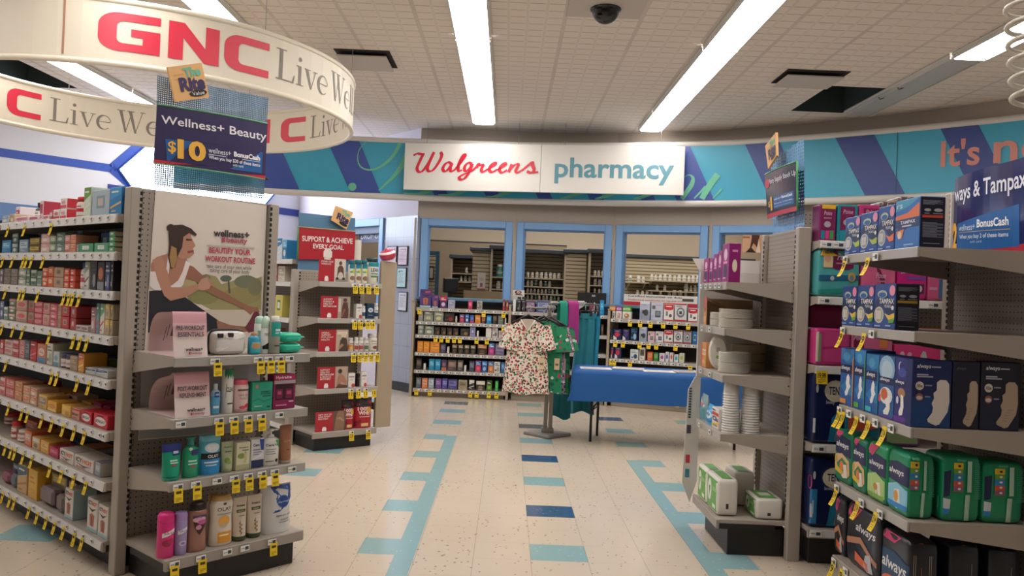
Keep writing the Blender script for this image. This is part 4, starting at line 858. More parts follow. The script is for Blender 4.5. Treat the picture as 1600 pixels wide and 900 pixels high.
# workout poster leaning on the back panel
yp = .4265
po = thing('workout_poster', 'tall cream poster of a stretching woman in sportswear on left endcap', 'poster', FA.P(0, 0, 0), FA.ang)
pf = quad_map(FA, yp, (243, 297), (416.5, 321.4), (402.5, 672), (216, 688))
mb = MB(); sheet(mb, pf, yp, M('#dfd5ca', .5), 1, None, .002)
SK, SK2, HR = '#b07f68', '#9a6a56', '#3a2a24'
pxitems(FA, yp, [
 ('p', [(221, 565), (406, 552), (402, 671), (217, 686)], '#b3b2b4'),
 ('p', [(284, 452), (300, 436), (322, 428), (338, 432), (346, 444), (360, 440), (376, 434), (398, 436), (409, 432), (408, 484), (330, 484), (300, 468)], '#a09868'),
 ('e', 300, 442, 18, 12, '#b5a678'), ('e', 318, 462, 26, 14, '#8c8a58'), ('e', 378, 462, 30, 14, '#968c5c'), ('e', 353, 435, 9, 5, '#5c685a'), ('e', 384, 440, 18, 10, '#757a60'), ('e', 398, 448, 11, 14, '#7c7c5c'), ('p', [(356, 438), (358, 438), (360, 458), (357, 458)], '#5c5a4c'), ('e', 320, 434, 9, 5, '#7a7e62'),
 ('p', [(314, 484), (408, 484), (402, 530), (330, 500)], '#cfc2b2'), ('p', [(232, 500), (330, 510), (404, 520), (404, 545), (230, 560)], '#d3c8ba'),
 ('p', [(233, 455), (252, 453), (290, 465), (314, 482), (340, 500), (344, 514), (322, 520), (300, 512), (262, 512), (231, 520)], '#23242e'),
 ('p', [(338, 500), (360, 508), (382, 510), (396, 505), (398, 516), (380, 519), (356, 518), (340, 516)], SK2),
 ('p', [(382, 512), (390, 500), (397, 486), (402, 480), (405, 492), (402, 516), (388, 520)], '#6e3040'),
 ('p', [(236, 412), (244, 402), (262, 396), (284, 394), (293, 408), (300, 424), (288, 440), (270, 452), (240, 450), (234, 440)], SK),
 ('p', [(293, 413), (302, 417), (318, 432), (332, 447), (352, 458), (372, 470), (388, 478), (400, 480), (406, 487), (396, 487), (391, 492), (382, 484), (368, 476), (345, 467), (322, 455), (304, 438), (287, 434)], SK2),
 ('p', [(234, 424), (242, 424), (248, 440), (251, 454), (240, 453), (233, 446)], '#e6dedb'),
 ('p', [(290, 407), (297, 411), (290, 432), (285, 446), (272, 454), (250, 452), (252, 444), (268, 446), (278, 438), (285, 424)], '#e8e0dd'), ('p', [(262, 400), (266, 403), (263, 428), (258, 428)], '#e8e0dd'),
 ('p', [(238, 406), (252, 400), (261, 424), (267, 449), (290, 449), (312, 443), (314, 450), (290, 464), (266, 470), (256, 462), (245, 436)], '#ba8a72'),
 ('p', [(309, 444), (314, 436), (322, 433), (330, 443), (326, 451), (316, 454), (309, 452)], '#c29680'), ('p', [(322, 433), (324, 431), (333, 444), (329, 447)], '#b58870'),
 ('p', [(270, 362), (282, 356), (294, 359), (298, 370), (305, 384), (301, 388), (303, 396), (296, 402), (284, 406), (274, 398)], '#b8876f'), ('p', [(292, 392), (302, 391), (302, 394), (293, 396)], '#8f4a48'), ('p', [(290, 373), (299, 374), (299, 376), (290, 376)], '#3a2820'),
 ('p', [(263, 360), (270, 352), (284, 351), (298, 357), (307, 366), (305, 369), (295, 364), (286, 370), (284, 386), (277, 400), (273, 418), (266, 420), (262, 402), (264, 382)], HR), ('p', [(267, 384), (275, 388), (276, 404), (272, 419), (267, 418), (264, 402)], '#a88452'), ('e', 266, 356, 6, 6, HR),
 T('wellness+', 333, 389, 358, 369, .07, '#3a3034', .03), ('p', [(346, 371), (351, 371.5), (351, 378.5), (346, 378)], '#b04a58'), T('beauty', 353, 386, 370, 381, .07, '#b05660', .03),
 ('p', [(322, 382), (397, 386), (397, 388), (322, 384)], '#c9beb4'), T('BEAUTIFY YOUR', 326, 391, 386, 395, .065, '#b83c50', .03), T('WORKOUT ROUTINE', 320, 398, 399, 408, .06, '#b83c50', .03),
 T('take care of your skin while', 322, 392, 412, 420, .055, '#3c3838'), T('taking care of your body', 327, 389, 419, 427, .05, '#3c3838')], mb, -.0004, None, .00016)
mb.build('printed_sheet', po)
# perforated blue topper with the beauty offer and the value plaque
tp = thing('topper_board', 'perforated blue topper board above the nearest left endcap', 'sign holder', FA.P(0, 0, 0), FA.ang); yt = .470
f = quad_map(FA, yt, (246, 117), (419, 153), (412, 312), (241, 290)); mb = MB()
mb.grid(lambda a, b: (f(a, b)[0], yt+.006*math.sin(a*math.pi*9), f(a, b)[1]), 54, 1, m_perf); mb.build('perforated_sheet', tp)
x, z = FA.hit(416, 281, yt); MB().lathe([(.002, 0), (.03, .004), (.03, .012), (.002, .016)], M('#1a1818', .5), seg=14).build('magnet_foot', tp, (x, yt+.03, z))
sgn = thing('offer_sign', 'curved purple offer sign with a gold ten dollar price', 'sign', FA.P(0, 0, 0), FA.ang); ys = .425; bd = lambda a: .022*math.sin(math.pi*a)
f = quad_map(FA, ys, (246, 163), (418, 193), (414, 280), (240, 255)); mb = MB(); sheet(mb, f, ys, M('#372f58', .28), 8, bd, .004)
bpx = lambda px: .022*math.sin(math.pi*min(1, max(0, (px-243)/173)))+.0008
BL_ = '#165a9e'
pxitems(FA, ys, [('p', [(257, 217), (300, 222), (345, 228), (410, 238), (408, 271), (360, 265), (310, 258), (260, 251)], BL_), ('p', [(241, 249), (300, 258), (360, 266), (414, 274.5), (414, 280), (360, 272), (300, 263.5), (240, 255)], '#c41e34'),
 T('Wellness+ Beauty', 251, 416, 180, 197, .165, '#ece8ee', .012), T('$', 261, 273, 220, 240, .15, '#f0b843', .02), T('10', 275, 318, 217, 248, .15, '#f0b843', .045),
 T('wellness+', 322, 357, 231, 239, .155, '#e6ecf4'), T('BonusCash', 362, 405, 237, 245, .155, '#f4f4f8', .04), ('p', [(322, 241), (405, 253), (405, 254), (322, 242)], '#cfdcec'), T('When you buy $30 of these items', 322, 405, 243, 250, .155, '#e6ecf4', .02), T('with card', 360, 377, 256, 260, .15, '#e6ecf4')], mb, -.001, bpx)
mb.build('printed_card', sgn)
mb = MB(); e = [(f(a/8, 1)[0], ys-bd(a/8), f(a/8, 1)[1]) for a in range(9)]; mb.tube(e, .004, M('#5aa070', .4), 5); e = [(f(a/8, 0)[0], ys-bd(a/8), f(a/8, 0)[1]) for a in range(9)]; mb2 = MB().tube(e, .004, M('#5aa070', .4), 5)
mb.build('frame_edge', sgn); mb2.build('frame_edge', sgn)
def plaque(fr, y, TL, TR, BR, BL, label, letters, full=True):
    t = thing('value_plaque', label, 'sign', fr.P(0, 0, 0), fr.ang); f = quad_map(fr, y, TL, TR, BR, BL); mb = MB(); sheet(mb, f, y, M('#e3b274', .5), 1, None, .014)
    g = lambda a, b, L: (f(a, b)[0], y-.001-.0004*L, f(a, b)[1])
    mb.decor([('r', .1, .4, .72, .76, '#cda060'), ('r', .1, .35, .60, .63, '#cda060'), ('t', 'The', .40, .90, .64, .92, '#6fb89a', .05), ('t', 'Rite', .22, .96, .24, .66, '#352a5c', .05), ('e', .70, .16, .26, .10, '#1c1a1e')]+([('t', 'Value', .52, .88, .11, .21, '#e8e4e0')] if full else []), g)
    return mb.build('printed_plaque', t)
plaque(FA, .385, (262, 105), (315, 98), (327, 152), (274, 159), 'tilted orange value plaque on top of the purple beauty sign', None)

# ---- product builders
def prod(name, label, cat, fr, u, y, z, group=None): return thing(name, label, cat, fr.P(u, y, z), fr.ang, group)
def pmeas(fr, z, x0, x1, yt_, y):
    u0, u1, h = fr.span(x0, x1, yt_, y, z)
    if fr is FH: u0 = max(u0, .007)
    return (u0+u1)/2, u1-u0, h-.001
def lathe_prod(name, label, cat, fr, z, x0, x1, yt_, y, body_prof, body_m, cap_prof=None, cap_m=None, items=(), sy=.75, capname='cap', items_h=1.0, group=None):
    u, wd, h = pmeas(fr, z, x0, x1, yt_, y); r = wd/2; t = prod(name, label, cat, fr, u, y, z+.0008, group)
    mb = MB(); mb.lathe([(a*r, b*h)+tuple(c) for a, b, *c in body_prof], body_m, 0, r*sy, 18, 1, sy); wrap(mb, items, r, h, sy); mb.build('body', t)
    if cap_prof: MB().lathe([(a*r, b*h) for a, b in cap_prof], cap_m, 0, r*sy, 18, 1, sy).build(capname, t)
    return t
def tube_prod(label, fr, z, x0, x1, yt_, y, col, capcol, items, group=None, top_col=None, capfrac=.12, nm='squeeze_tube'):
    """squeeze tube standing on its cap: oval at the cap, flat crimp at the top"""
    u, wd, h = pmeas(fr, z, x0, x1, yt_, y); t = prod(nm, label, 'tube', fr, u, y, z+.0008, group); dp = wd*.40; mb = MB(); n, sg = 8, 16
    def pt(a, b):
        th = 2*math.pi*a; k = 1-b; ww = wd/2*(.86+.14*b); dd = dp*(k**.8)+.002
        return (ww*math.cos(th), dp+dd*math.sin(th), h*(capfrac+b*(1-capfrac)))
    mb.grid(pt, sg, n, M(col, .35), True, (lambda a, b: M(top_col, .35) if b > .72 else M(col, .35)) if top_col else None)
    def g(a, b, L):
        b2 = max(0, (b-capfrac)/(1-capfrac)); k = 1-b2; ww = wd/2*(.86+.14*b2)*.999; dd = dp*(k**.8)+.002; x = (a-.5)*2*.92; return (ww*x, dp-dd*math.sqrt(max(0, 1-x*x))-.0008*(1+.5*L), b*h)
    mb.decor(items, g, .1); mb.build('body', t)
    MB().lathe([(wd*.38, 0), (wd*.42, h*.01), (wd*.42, h*capfrac), (wd*.40, h*(capfrac+.004))], M(capcol, .35), 0, dp, 16, 1, .9).build('cap', t); return t
def pouch_mesh(wd, h, d, col, items=(), crimp=.07, lean=0.0, rgh=.3):
    mb = MB(); n = 10
    def pt(s):
        def q(a, b):
            k = math.sin(math.pi*min(1, a*1.0))**.5 if 0 < a < 1 else 0; v = 1 if b < .5 else math.cos((b-.5)/(.5)*math.pi/2)**.7 if b < 1 else 0
            return ((a-.5)*wd, d/2+s*d/2*max(.02, k*v), b*h)
        return q
    mb.grid(pt(-1), 10, n, M(col, rgh)); mb.grid(lambda a, b: pt(1)(1-a, b), 10, n, M(col, rgh))
    mb.add([pt(-1)(a/10, 0) for a in range(11)]+[pt(1)(a/10, 0) for a in reversed(range(11))], [tuple(reversed(range(22)))], M(col, rgh))
    def g(a, b, L): x, y, z = pt(-1)(min(.999, max(.001, a)), min(.999, b)); return (x, y-.001*(1+.4*L), z)
    mb.decor(items, g, .08); return mb
def puffy_mesh(wd, h, d, col, items=(), e=.28, rgh=.3, right=(), top=()):
    """rounded soft pack"""
    mb = MB(); cs = lambda t, p: math.copysign(abs(math.cos(t))**p, math.cos(t)); sn = lambda t, p: math.copysign(abs(math.sin(t))**p, math.sin(t))
    def pt(a, b):
        v = (b-.5)*math.pi; q = -math.pi*2*a; return (wd/2*cs(v, e)*cs(q, e), d/2+d/2*cs(v, e)*-sn(q, e), h/2+h/2*sn(v, e))
    mb.grid(pt, 32, 16, M(col, rgh))
    # the grid bunches at edges, so prints follow the same surface
    def srf(x, z):
        kx, kz = min(.999, abs(2*x/wd)), min(.999, abs(2*z/h-1)); kz2 = (1-kz**(2/e))**(e/2); kx = min(.999, kx/max(.001, kz2)); return d/2*kz2*(1-kx**(2/e))**(e/2)
    def g(a, b, L): x = (a-.5)*wd; z = b*h; return (x, d/2-srf(x, z)-.0012*(1+.35*L), z)
    mb.decor(items, g, .06)
    def srx(y, z):
        kx, kz = min(.999, abs(2*y/d-1)), min(.999, abs(2*z/h-1)); kz2 = (1-kz**(2/e))**(e/2); kx = min(.999, kx/max(.001, kz2)); return wd/2*kz2*(1-kx**(2/e))**(e/2)
    mb.decor(right, lambda a, b, L: (srx(a*d, b*h)+.0012*(1+.35*L), a*d, b*h), .06)
    mb.decor(top, lambda a, b, L: ((a-.5)*wd, b*d, h-.0 + .001*(1+.35*L)), 0)
    return mb
# tent cards
def tent_card(label, z, x0, x1, yt_, l1, l2, depth, belly):
    y = .02; u, wd, h = pmeas(FA, z, x0, x1, yt_, y); t = prod('tent_card', label, 'sign', FA, u, y, z+.001, 'pink tent cards on the endcap'); pr = cr([(0, 0), (.012, h*.35), (.022, h*.75), (.03, h*.985), (.042, h), (.075, h*(.99-belly*.4)), (depth*.72, h*(.93-belly)), (depth*.95, h*(.62-belly)), (depth, h*.04)], 4)
    mb = MB(); n = len(pr); mo, mi = '#dfc2c4', '#cdb3b2'
    for s, mm in ((0, None), (.0016, 'in')):
        P = []
        for i, (yy, zz) in enumerate(pr):
            a, c = pr[max(0, i-1)], pr[min(n-1, i+1)]; ny, nz = (c[1]-a[1]), -(c[0]-a[0]); L = math.hypot(ny, nz) or 1; P.append((yy+ny/L*s, zz+nz/L*s))
        for i in range(n-1):
            (a, b), (c, d) = P[i], P[i+1]; k = b/h; col = M('#d8a2ac', .5) if k > .72 else M('#dcb4b8', .5) if k > .45 else M('#e3d2cf', .5)
            mb.add([(-wd/2, a, b), (wd/2, a, b), (wd/2, c, d), (-wd/2, c, d)], [(0, 1, 2, 3) if not s else (3, 2, 1, 0)], M(mi, .6) if s else col, True)
    mb.box(-wd/2, wd/2, .001, depth, 0, .002, M('#d8bcbc', .6))
    fy = lambda b: [q for q in pr if q[1] <= b*h+1e-6 and q[0] < .04][-1][0]
    g = lambda a, b, L: ((a-.5)*wd, .03*b**1.3-.004-.0004*L, b*h)
    mb.decor([('t', l1, .08, .92, .60, .70, '#4c4246', .03), ('t', l2, .12, .88, .45, .55, '#4c4246', .03), ('t', 'wellness+', .32, .84, .13, .21, '#3a3034', .03), ('r', .42, .47, .05, .11, '#b04a58'), ('t', 'beauty', .48, .82, .04, .11, '#b05660', .02)], g)
    # the inside of the rear flap carries the same words
    mb.decor([('r', .3, .34, .3, .62, '#6d5c60'), ('r', .42, .46, .36, .68, '#6d5c60'), ('r', .60, .72, .40, .74, '#584a4e')], lambda a, b, L: (-wd/2+.02+a*wd*.6, depth*.86-(b-.3)*depth*.36-.004, b*h))
    mb.build('folded_sheet', t); return t
tent_card('pink tent card reading Pre-Workout Essentials on the top endcap shelf', ZA[0], 273, 326, 488, 'PRE-WORKOUT', 'ESSENTIALS', .25, 0)
tent_card('pink tent card reading Post-Workout Replenishment on the second endcap shelf', ZA[1], 275, 330, 583, 'POST-WORKOUT', 'REPLENISHMENT', .26, .16)
# shelf one
z = ZA[0]; u, wd, h = pmeas(FA, z, 332, 388, 516, .05)
t = prod('cosmetics_bag', 'clear vinyl cosmetics bag with black piping between tent card and bottles', 'bag', FA, u, .05, z+.001)
puffy_mesh(wd*.95, h*.96, .10, '#c9c4be', [('e', .62, .78, .28, .12, '#e9e6e2'), ('r', .1, .9, .15, .66, '#dedad5'), ('e', .2, .25, .12, .08, '#ebe8e4'), ('p', [(.12, .12), (.4, .3), (.44, .36), (.15, .2)], '#f2f0ee')], .4, .12).build('vinyl_body', t)
MB().tube([((a-.5)*wd, .045, b*h) for a, b in ((.05, .03), (.02, .3), (.03, .75), (.08, .95), (.2, 1.0), (.8, 1.0), (.93, .93), (.98, .7), (.98, .3), (.95, .03))], .006, M('#171516', .5), 6).build('piping', t)
for a, b in ((.14, .80), (.42, .82)): MB().box((a-.5)*wd, (a-.5)*wd+.028, -.004, .01, (b-.1)*h, (b+.08)*h, M('#2a2422', .5), .003).build('strap_tab', t)
lathe_prod('bottle', 'blue and teal body wash bottle with a bronze cap beside clear bag', 'bottle', FA, z, 392, 411, 520, .03, [(.85, 0), (.97, .04), (1, .4), (.95, .75, None), (.62, .86)], M('#2f93b4', .3), [(.60, .84), (.60, .86), (.55, .97), (.40, 1.0)], M('#a97c54', .35), [('r', .05, .95, .1, .62, '#3fb2c4'), ('e', .5, .40, .4, .14, '#c99a6a'), ('t', 'mila', .2, .8, .5, .58, '#dfe8ea')])
lathe_prod('spray_can', 'pale mint deodorant can at the back of the top endcap shelf', 'can', FA, z, 402, 416, 494, .12, [(.95, 0), (1, .02), (1, .78), (.9, .8)], M('#dfe6e0', .3), [(.92, .78), (.95, .80), (.90, .93), (.55, .99), (.2, 1)], M('#a9d4c2', .35), [('r', .1, .9, .2, .6, '#8cc8b4')], 1)
lathe_prod('deodorant_spray', 'white and black deodorant spray with mint dome cap, beside teal bottle', 'can', FA, z, 412, 424, 494, .05, [(.95, 0), (1, .02), (1, .18, '#1c1c1e'), (1, .19), (1, .66), (.94, .68)], M('#e6e8e4', .3), [(.95, .67), (1, .69), (.98, .84), (.75, .95), (.3, 1)], M('#bfdccb', .3), [('p', [(0, .2), (1, .35), (1, .12), (0, .12)], '#1c1c1e'), ('t', 'rexa', .2, .85, .48, .55, '#44505a')], 1)
lathe_prod('bottle', 'tall bottle with teal label and white cap near shelf end', 'bottle', FA, z, 425, 441, 494, .02, [(.9, 0), (1, .02), (1, .86), (.92, .88)], M('#9a9a90', .15), [(.7, .86), (.72, .88), (.70, .99), (.62, 1)], M('#e4e4e0', .3), [('r', 0, 1, .46, .84, '#27a295'), ('r', .35, .85, .60, .66, '#cfe6e0'), ('r', .35, .7, .54, .57, '#cfe6e0'), ('r', .3, .9, .2, .24, '#3c3c38')], .8)
for k, (yt_, zz) in enumerate(((541, 0), (523, .052))):
    u, wd, h = pmeas(FA, z, 441, 475, 523, .03); t = prod('wipes_pack', '%s glossy turquoise wipes pack at the right end of top endcap shelf' % ('lower', 'upper')[k], 'pack', FA, u, .03, z+zz+.001, 'turquoise wipes packs')
    puffy_mesh(wd, .050, .10, '#1fb795', [('r', .2, .8, .35, .6, '#34c8a8')], .62, .15).build('pack_body', t)
    MB().grid(lambda a, b: (wd/2-.012+a*.028, .02+b*.06, .025+.006*math.sin(b*9)), 2, 6, M('#1ba588', .2)).build('crimped_end', t)
# shelf two
z = ZA[1]
lathe_prod('bottle', 'clear and pale blue face wash bottle beside the Post-Workout card', 'bottle', FA, z, 331, 346, 600, .04, [(.9, 0), (1, .03), (1, .60, '#7fb6d4'), (.95, .72, '#a8c4d4'), (.5, .8)], M('#5aa6cf', .2), [(.45, .78), (.45, .82), (.42, .98), (.35, 1)], M('#c3cdd2', .25), [('r', .3, .8, .56, .74, '#2c3f8a'), ('r', .38, .72, .62, .68, '#9db4dc'), ('r', .2, .8, .2, .28, '#d6e6f0')], .6)
lathe_prod('spray_can', 'tall white aerosol can printed with dark green leaves', 'can', FA, z, 351.5, 368, 574, .035, [(.95, 0), (1, .015), (1, .93), (.85, .955)], M('#dcdcd4', .3), [(.5, .95), (.55, .955), (.52, .995), (.45, 1)], M('#b9b5ae', .35), [('p', [(0, .95), (1, .95), (1, .83), (.9, .74), (.8, .84), (.7, .72), (.6, .86), (.5, .75), (.4, .85), (.3, .73), (.2, .86), (.1, .76), (0, .85)], '#1f7a4c'), ('t', 'CLEAN', .2, .8, .47, .57, '#3c4a40', .02), ('r', .15, .18, .34, .64, '#6c7a70'), ('r', .82, .85, .34, .64, '#6c7a70'), ('r', .3, .8, .2, .23, '#2c3430')], 1)
lathe_prod('bottle', 'pink supplement bottle with a ribbed pink lid', 'bottle', FA, z, 369, 393, 594, .03, [(.92, 0), (1, .03), (1, .82), (.9, .86)], M('#dcb4b4', .35), [(.86, .85), (.92, .86), (.92, .99), (.85, 1)], M('#e0607e', .4), [('r', 0, 1, .10, .80, '#e6c8c6'), ('r', .15, .9, .66, .72, '#6c5a58'), ('t', 'HAIR SKIN', .2, .85, .50, .57, '#8a6a68'), ('t', 'NAILS', .3, .75, .40, .47, '#8a6a68'), ('e', .75, .2, .2, .07, '#c8384c'), ('e', .45, .16, .2, .05, '#d0505c')], 1)
def box_prod(label, fr, z, x0, x1, yt_, y, d, base, front, name='carton', right=(), left=(), group=None, cat='box', side=None, dz=0):
    u, wd, h = pmeas(fr, z+dz, x0, x1, yt_, y); mb = carton_mesh(max(.02, wd-.002), h, d, base, front, side, right, left); o = mb.build(name, None, fr.P(u, y, z+dz+.0008), fr.ang); return tag(o, label, cat, group)
box_prod('teal carton of womens probiotic between pink bottle and magenta carton', FA, z, 393.5, 426, 597, .03, .06, '#2fa588', [('r', .14, .28, .80, .92, '#d88a86'), ('t', "women's", .42, .94, .64, .72, '#12463c', .01), ('t', 'probiotic', .42, .94, .55, .63, '#12463c', .01), ('r', .5, .95, .49, .53, '#1c5c50'), ('p', [(0, .36), (.3, .44), (.6, .34), (1, .42), (1, .38), (.6, .30), (.3, .40), (0, .32)], '#1f8a72'), ('r', .1, .5, .14, .17, '#bfe0d4'), ('r', .75, .9, .1, .14, '#123c34')])
box_prod('magenta carton with dark windows showing two bottles at shelf end', FA, z, 427, 462, 585, .03, .06, '#8f1d56', [('r', 0, 1, .74, .84, '#a9a4a4'), ('r', .02, .98, .86, 1, '#b0265e'), ('t', 'Hydralite', .08, .8, .87, .97, '#ece0e4', .02), ('r', .08, .92, .26, .72, '#341420'), ('r', .12, .40, .30, .58, '#7c2048'), ('r', .55, .85, .30, .58, '#7c2048'), ('r', .17, .34, .42, .52, '#c04a7c'), ('r', .60, .80, .42, .52, '#c04a7c'), ('r', .1, .6, .08, .12, '#d890ac'), ('r', .7, .92, .18, .22, '#e0b0c0')])
# shelf three
z = ZA[2]
AV = [('t', 'Aveeno', .14, .86, .80, .86, '#4c5a3c', .02)]
tube_prod('green face scrub tube with a navy top, first on the third endcap shelf', FA, z, 258, 288, 695, .02, '#159a78', '#2a9c86', [('r', .46, .9, .68, .84, '#232f6c'), ('r', .52, .84, .73, .80, '#c9d6ea'), ('r', .3, .75, .53, .57, '#cfe8dc'), ('r', .3, .8, .47, .50, '#cfe8dc'), ('r', .36, .66, .40, .44, '#b03c4c')], top_col='#2a3a86')
lathe_prod('bottle', 'green face wash bottle with a pump-style cap beside the navy-topped tube', 'bottle', FA, z, 289, 314, 684, .03, [(.92, 0), (1, .03), (1, .62), (.9, .72), (.5, .78)], M('#1a9a70', .25), [(.40, .77), (.42, .80), (.38, .96), (.60, .97), (.55, 1)], M('#1c7f74', .3), [('r', .4, .9, .56, .70, '#26306a'), ('e', .36, .72, .1, .04, '#ccd8cc'), ('r', .25, .75, .40, .44, '#bfe4d4'), ('r', .25, .8, .33, .36, '#bfe4d4'), ('r', .4, .7, .26, .29, '#b8404c')], .6)
u, wd, h = pmeas(FA, z, 316, 349, 680, .03); t = prod('wipes_pouch', 'light blue cleansing cloth pouch with a black band', 'pouch', FA, u, .03, z+.001)
pouch_mesh(wd, h, .07, '#58b4cf', [('r', .04, .96, .02, .40, '#2a8fd0'), ('r', .05, .95, .40, .55, '#17181c'), ('t', 'OLAY', .28, .78, .43, .51, '#ece8e4', .02), ('e', .5, .68, .34, .12, '#d9e6ea'), ('e', .45, .70, .2, .07, '#eef3f4'), ('r', .15, .8, .30, .34, '#d5ebf4'), ('r', .2, .7, .23, .26, '#bfe0f0'), ('r', 0, 1, .84, .97, '#7cc8d8')]).build('pouch_body', t)
tube_prod('pale green lotion tube with a leaf, between the blue pouch and leaf carton', FA, z, 349, 368, 691, .03, '#b6c09a', '#a9b48c', AV+[('r', .2, .8, .66, .69, '#5c6a48'), ('e', .35, .40, .25, .09, '#7c9a44'), ('e', .5, .33, .22, .06, '#8caa50')])
box_prod('cream and green skincare carton with a leaf', FA, z, 369, 391, 691, .03, .05, '#d9d6b8', AV+[('r', .4, .9, .70, .74, '#7c8a58'), ('r', 0, 1, 0, .20, '#b5b98c'), ('e', .35, .52, .3, .10, '#8a9c48'), ('r', .55, .75, .25, .60, '#c9c890'), ('r', .6, .7, .60, .68, '#a9a870')])
box_prod('white and navy cream carton wrapped in film', FA, z, 392, 413, 686, .03, .05, '#d6d6d6', [('p', [(.62, 1), (1, 1), (1, .6), (.75, .62)], '#2c4a94'), ('r', 0, 1, 0, .28, '#26325c'), ('t', 'Cera', .1, .62, .76, .86, '#37426c', .03), ('r', .12, .7, .62, .66, '#7c84a0'), ('r', .12, .8, .54, .57, '#7c84a0'), ('r', .12, .6, .46, .49, '#7c84a0'), ('p', [(.1, .3), (.9, .42), (.8, .46), (.1, .34)], '#eeeeee')])
t = lathe_prod('pump_bottle', 'white pump bottle with a green corner', 'bottle', FA, z, 414, 440, 671, .03, [(.92, 0), (1, .03), (1, .60), (.96, .68), (.6, .75), (.34, .77)], M('#dedcd4', .3), None, None, [('p', [(.62, .70), (1, .70), (1, .42), (.8, .55)], '#3a9450'), ('t', 'Cera', .08, .55, .54, .61, '#4a5478', .03), ('t', 'Ve', .56, .78, .54, .61, '#4a8a5c', .03), ('r', .1, .7, .44, .46, '#8a909c'), ('r', .1, .6, .38, .40, '#8a909c'), ('r', .1, .65, .32, .34, '#8a909c'), ('e', .72, .14, .1, .05, '#26282c'), ('r', .1, .55, .12, .14, '#3c4044')], .62)
u, wd, h = pmeas(FA, z, 414, 440, 671, .03); pm = MB(); pm.lathe([(wd*.18, h*.77), (wd*.18, h*.83), (wd*.07, h*.835), (wd*.07, h*.93), (wd*.16, h*.935), (wd*.15, h*.995), (wd*.1, h)], M('#e8e6e0', .3), 0, wd*.31, 12); pm.box(wd*.05, wd*.46, wd*.25, wd*.37, h*.94, h*.985, M('#e8e6e0', .3), .002); pm.build('pump', t)
tube_prod('bronze tanning lotion tube at the right end of the third shelf', FA, z, 441, 460, 665, .03, '#9c6a4c', '#b9a898', [('t', 'GLOW', .25, .8, .56, .62, '#c9a488'), ('r', .4, .7, .35, .37, '#5c3c2c')], capfrac=.10)
# base shelf
z = ZA[3]
lathe_prod('shave_gel_can', 'hot pink shave gel can at the left of the base shelf', 'can', FA, z, 252, 277, 803, .02, [(.95, 0), (1, .015), (1, .80), (.97, .81)], M('#d8307e', .3), [(.97, .81), (1, .82), (.98, .93), (.80, .99), (.6, 1)], M('#e22c86', .35), [('p', [(.1, .56), (.95, .66), (.95, .56), (.1, .46)], '#ece4e6'), ('t', 'Skin', .2, .8, .53, .60, '#6c4a5a'), ('e', .4, .34, .3, .08, '#a01c4c'), ('e', .6, .38, .2, .06, '#b42454')], 1)
lathe_prod('shave_gel_can', 'lavender shave gel can beside the hot pink can', 'can', FA, z, 277, 296, 801, .02, [(.95, 0), (1, .015), (1, .80), (.97, .81)], M('#a294c4', .3), [(.97, .81), (1, .82), (.98, .93), (.80, .99), (.6, 1)], M('#a68cc8', .35), [('p', [(.1, .58), (.95, .66), (.95, .57), (.1, .48)], '#e8e4ec'), ('t', 'Skin', .2, .8, .54, .60, '#5c4a6a'), ('e', .5, .28, .3, .06, '#c9c0dc'), ('e', .5, .28, .16, .03, '#8c7cb0')], 1)
lathe_prod('body_wash_bottle', 'rosy brown body wash bottle with a black cap', 'bottle', FA, z, 297, 327, 786, .02, [(.95, 0), (1, .03), (.93, .35), (.88, .6), (.98, .78, None), (.92, .84)], M('#9c6c5c', .22), [(.9, .83), (.93, .85), (.80, .96), (.55, 1)], M('#221a1c', .3), [('p', [(.15, .74), (.9, .74), (.78, .5), (.5, .34), (.25, .5)], '#3c2028'), ('e', .5, .66, .34, .06, '#d8a4b4'), ('e', .62, .60, .22, .05, '#c05a94'), ('t', 'Softsoap', .2, .9, .68, .75, '#4c3c8c', .02), ('e', .45, .5, .14, .05, '#c88a9c')], .62)
lathe_prod('body_wash_bottle', 'beige bottle half hidden behind the white orange-labelled bottle', 'bottle', FA, z, 326, 345, 772, .13, [(.95, 0), (1, .03), (1, .80), (.85, .86)], M('#c8a894', .3), [(.82, .85), (.86, .87), (.8, .98), (.7, 1)], M('#b98e5c', .35), [('r', .2, .8, .3, .5, '#d8beac')], .62)
lathe_prod('body_wash_bottle', 'white body wash bottle with orange label and tan cap', 'bottle', FA, z, 333, 368, 775, .025, [(.92, 0), (1, .03), (.96, .3), (.90, .55), (1, .82), (.88, .90)], M('#e0d6c8', .3), [(.84, .89), (.86, .91), (.76, .985), (.6, 1)], M('#c29a5c', .3), [('t', 'OLAY', .2, .82, .70, .77, '#4a4038', .01), ('e', .5, .84, .07, .025, '#4a4038'), ('e', .5, .50, .24, .10, '#e8a83c'), ('r', .25, .85, .06, .28, '#e09a34'), ('r', .32, .72, .20, .23, '#f4e0b0'), ('e', .5, .42, .12, .05, '#c8b090'), ('r', .2, .8, .63, .65, '#a09486')], .6)
for k, (x0, x1, yt_) in enumerate(((367, 390, 779), (390.5, 414, 775))):
    tube_prod('cream lotion tube with wheat print, %s' % ('beside the orange-labelled bottle', 'beside the epsom salt bag')[k], FA, z, x0, x1, yt_, .03+.0*k, '#d8c8b4', '#4c5a38', [('t', 'Aveeno', .2, .84, .79, .85, '#4c4a3c', .02), ('r', .18, .88, .66, .73, '#58603c'), ('r', .3, .7, .68, .70, '#b8b890'), ('r', .4, .43, .15, .48, '#7c5c3c')]+[('e', .42+.07*(-1)**i, .2+i*.045, .055, .022, '#8a6840') for i in range(6)]+[('r', .3, .75, .58, .60, '#8c8070')], 'wheat print lotion tubes')
u, wd, h = pmeas(FA, z, 415, 461, 760, .03); t = prod('epsom_salt_bag', 'white epsom salt bag with a navy blue top panel', 'bag', FA, u, .03, z+.001)
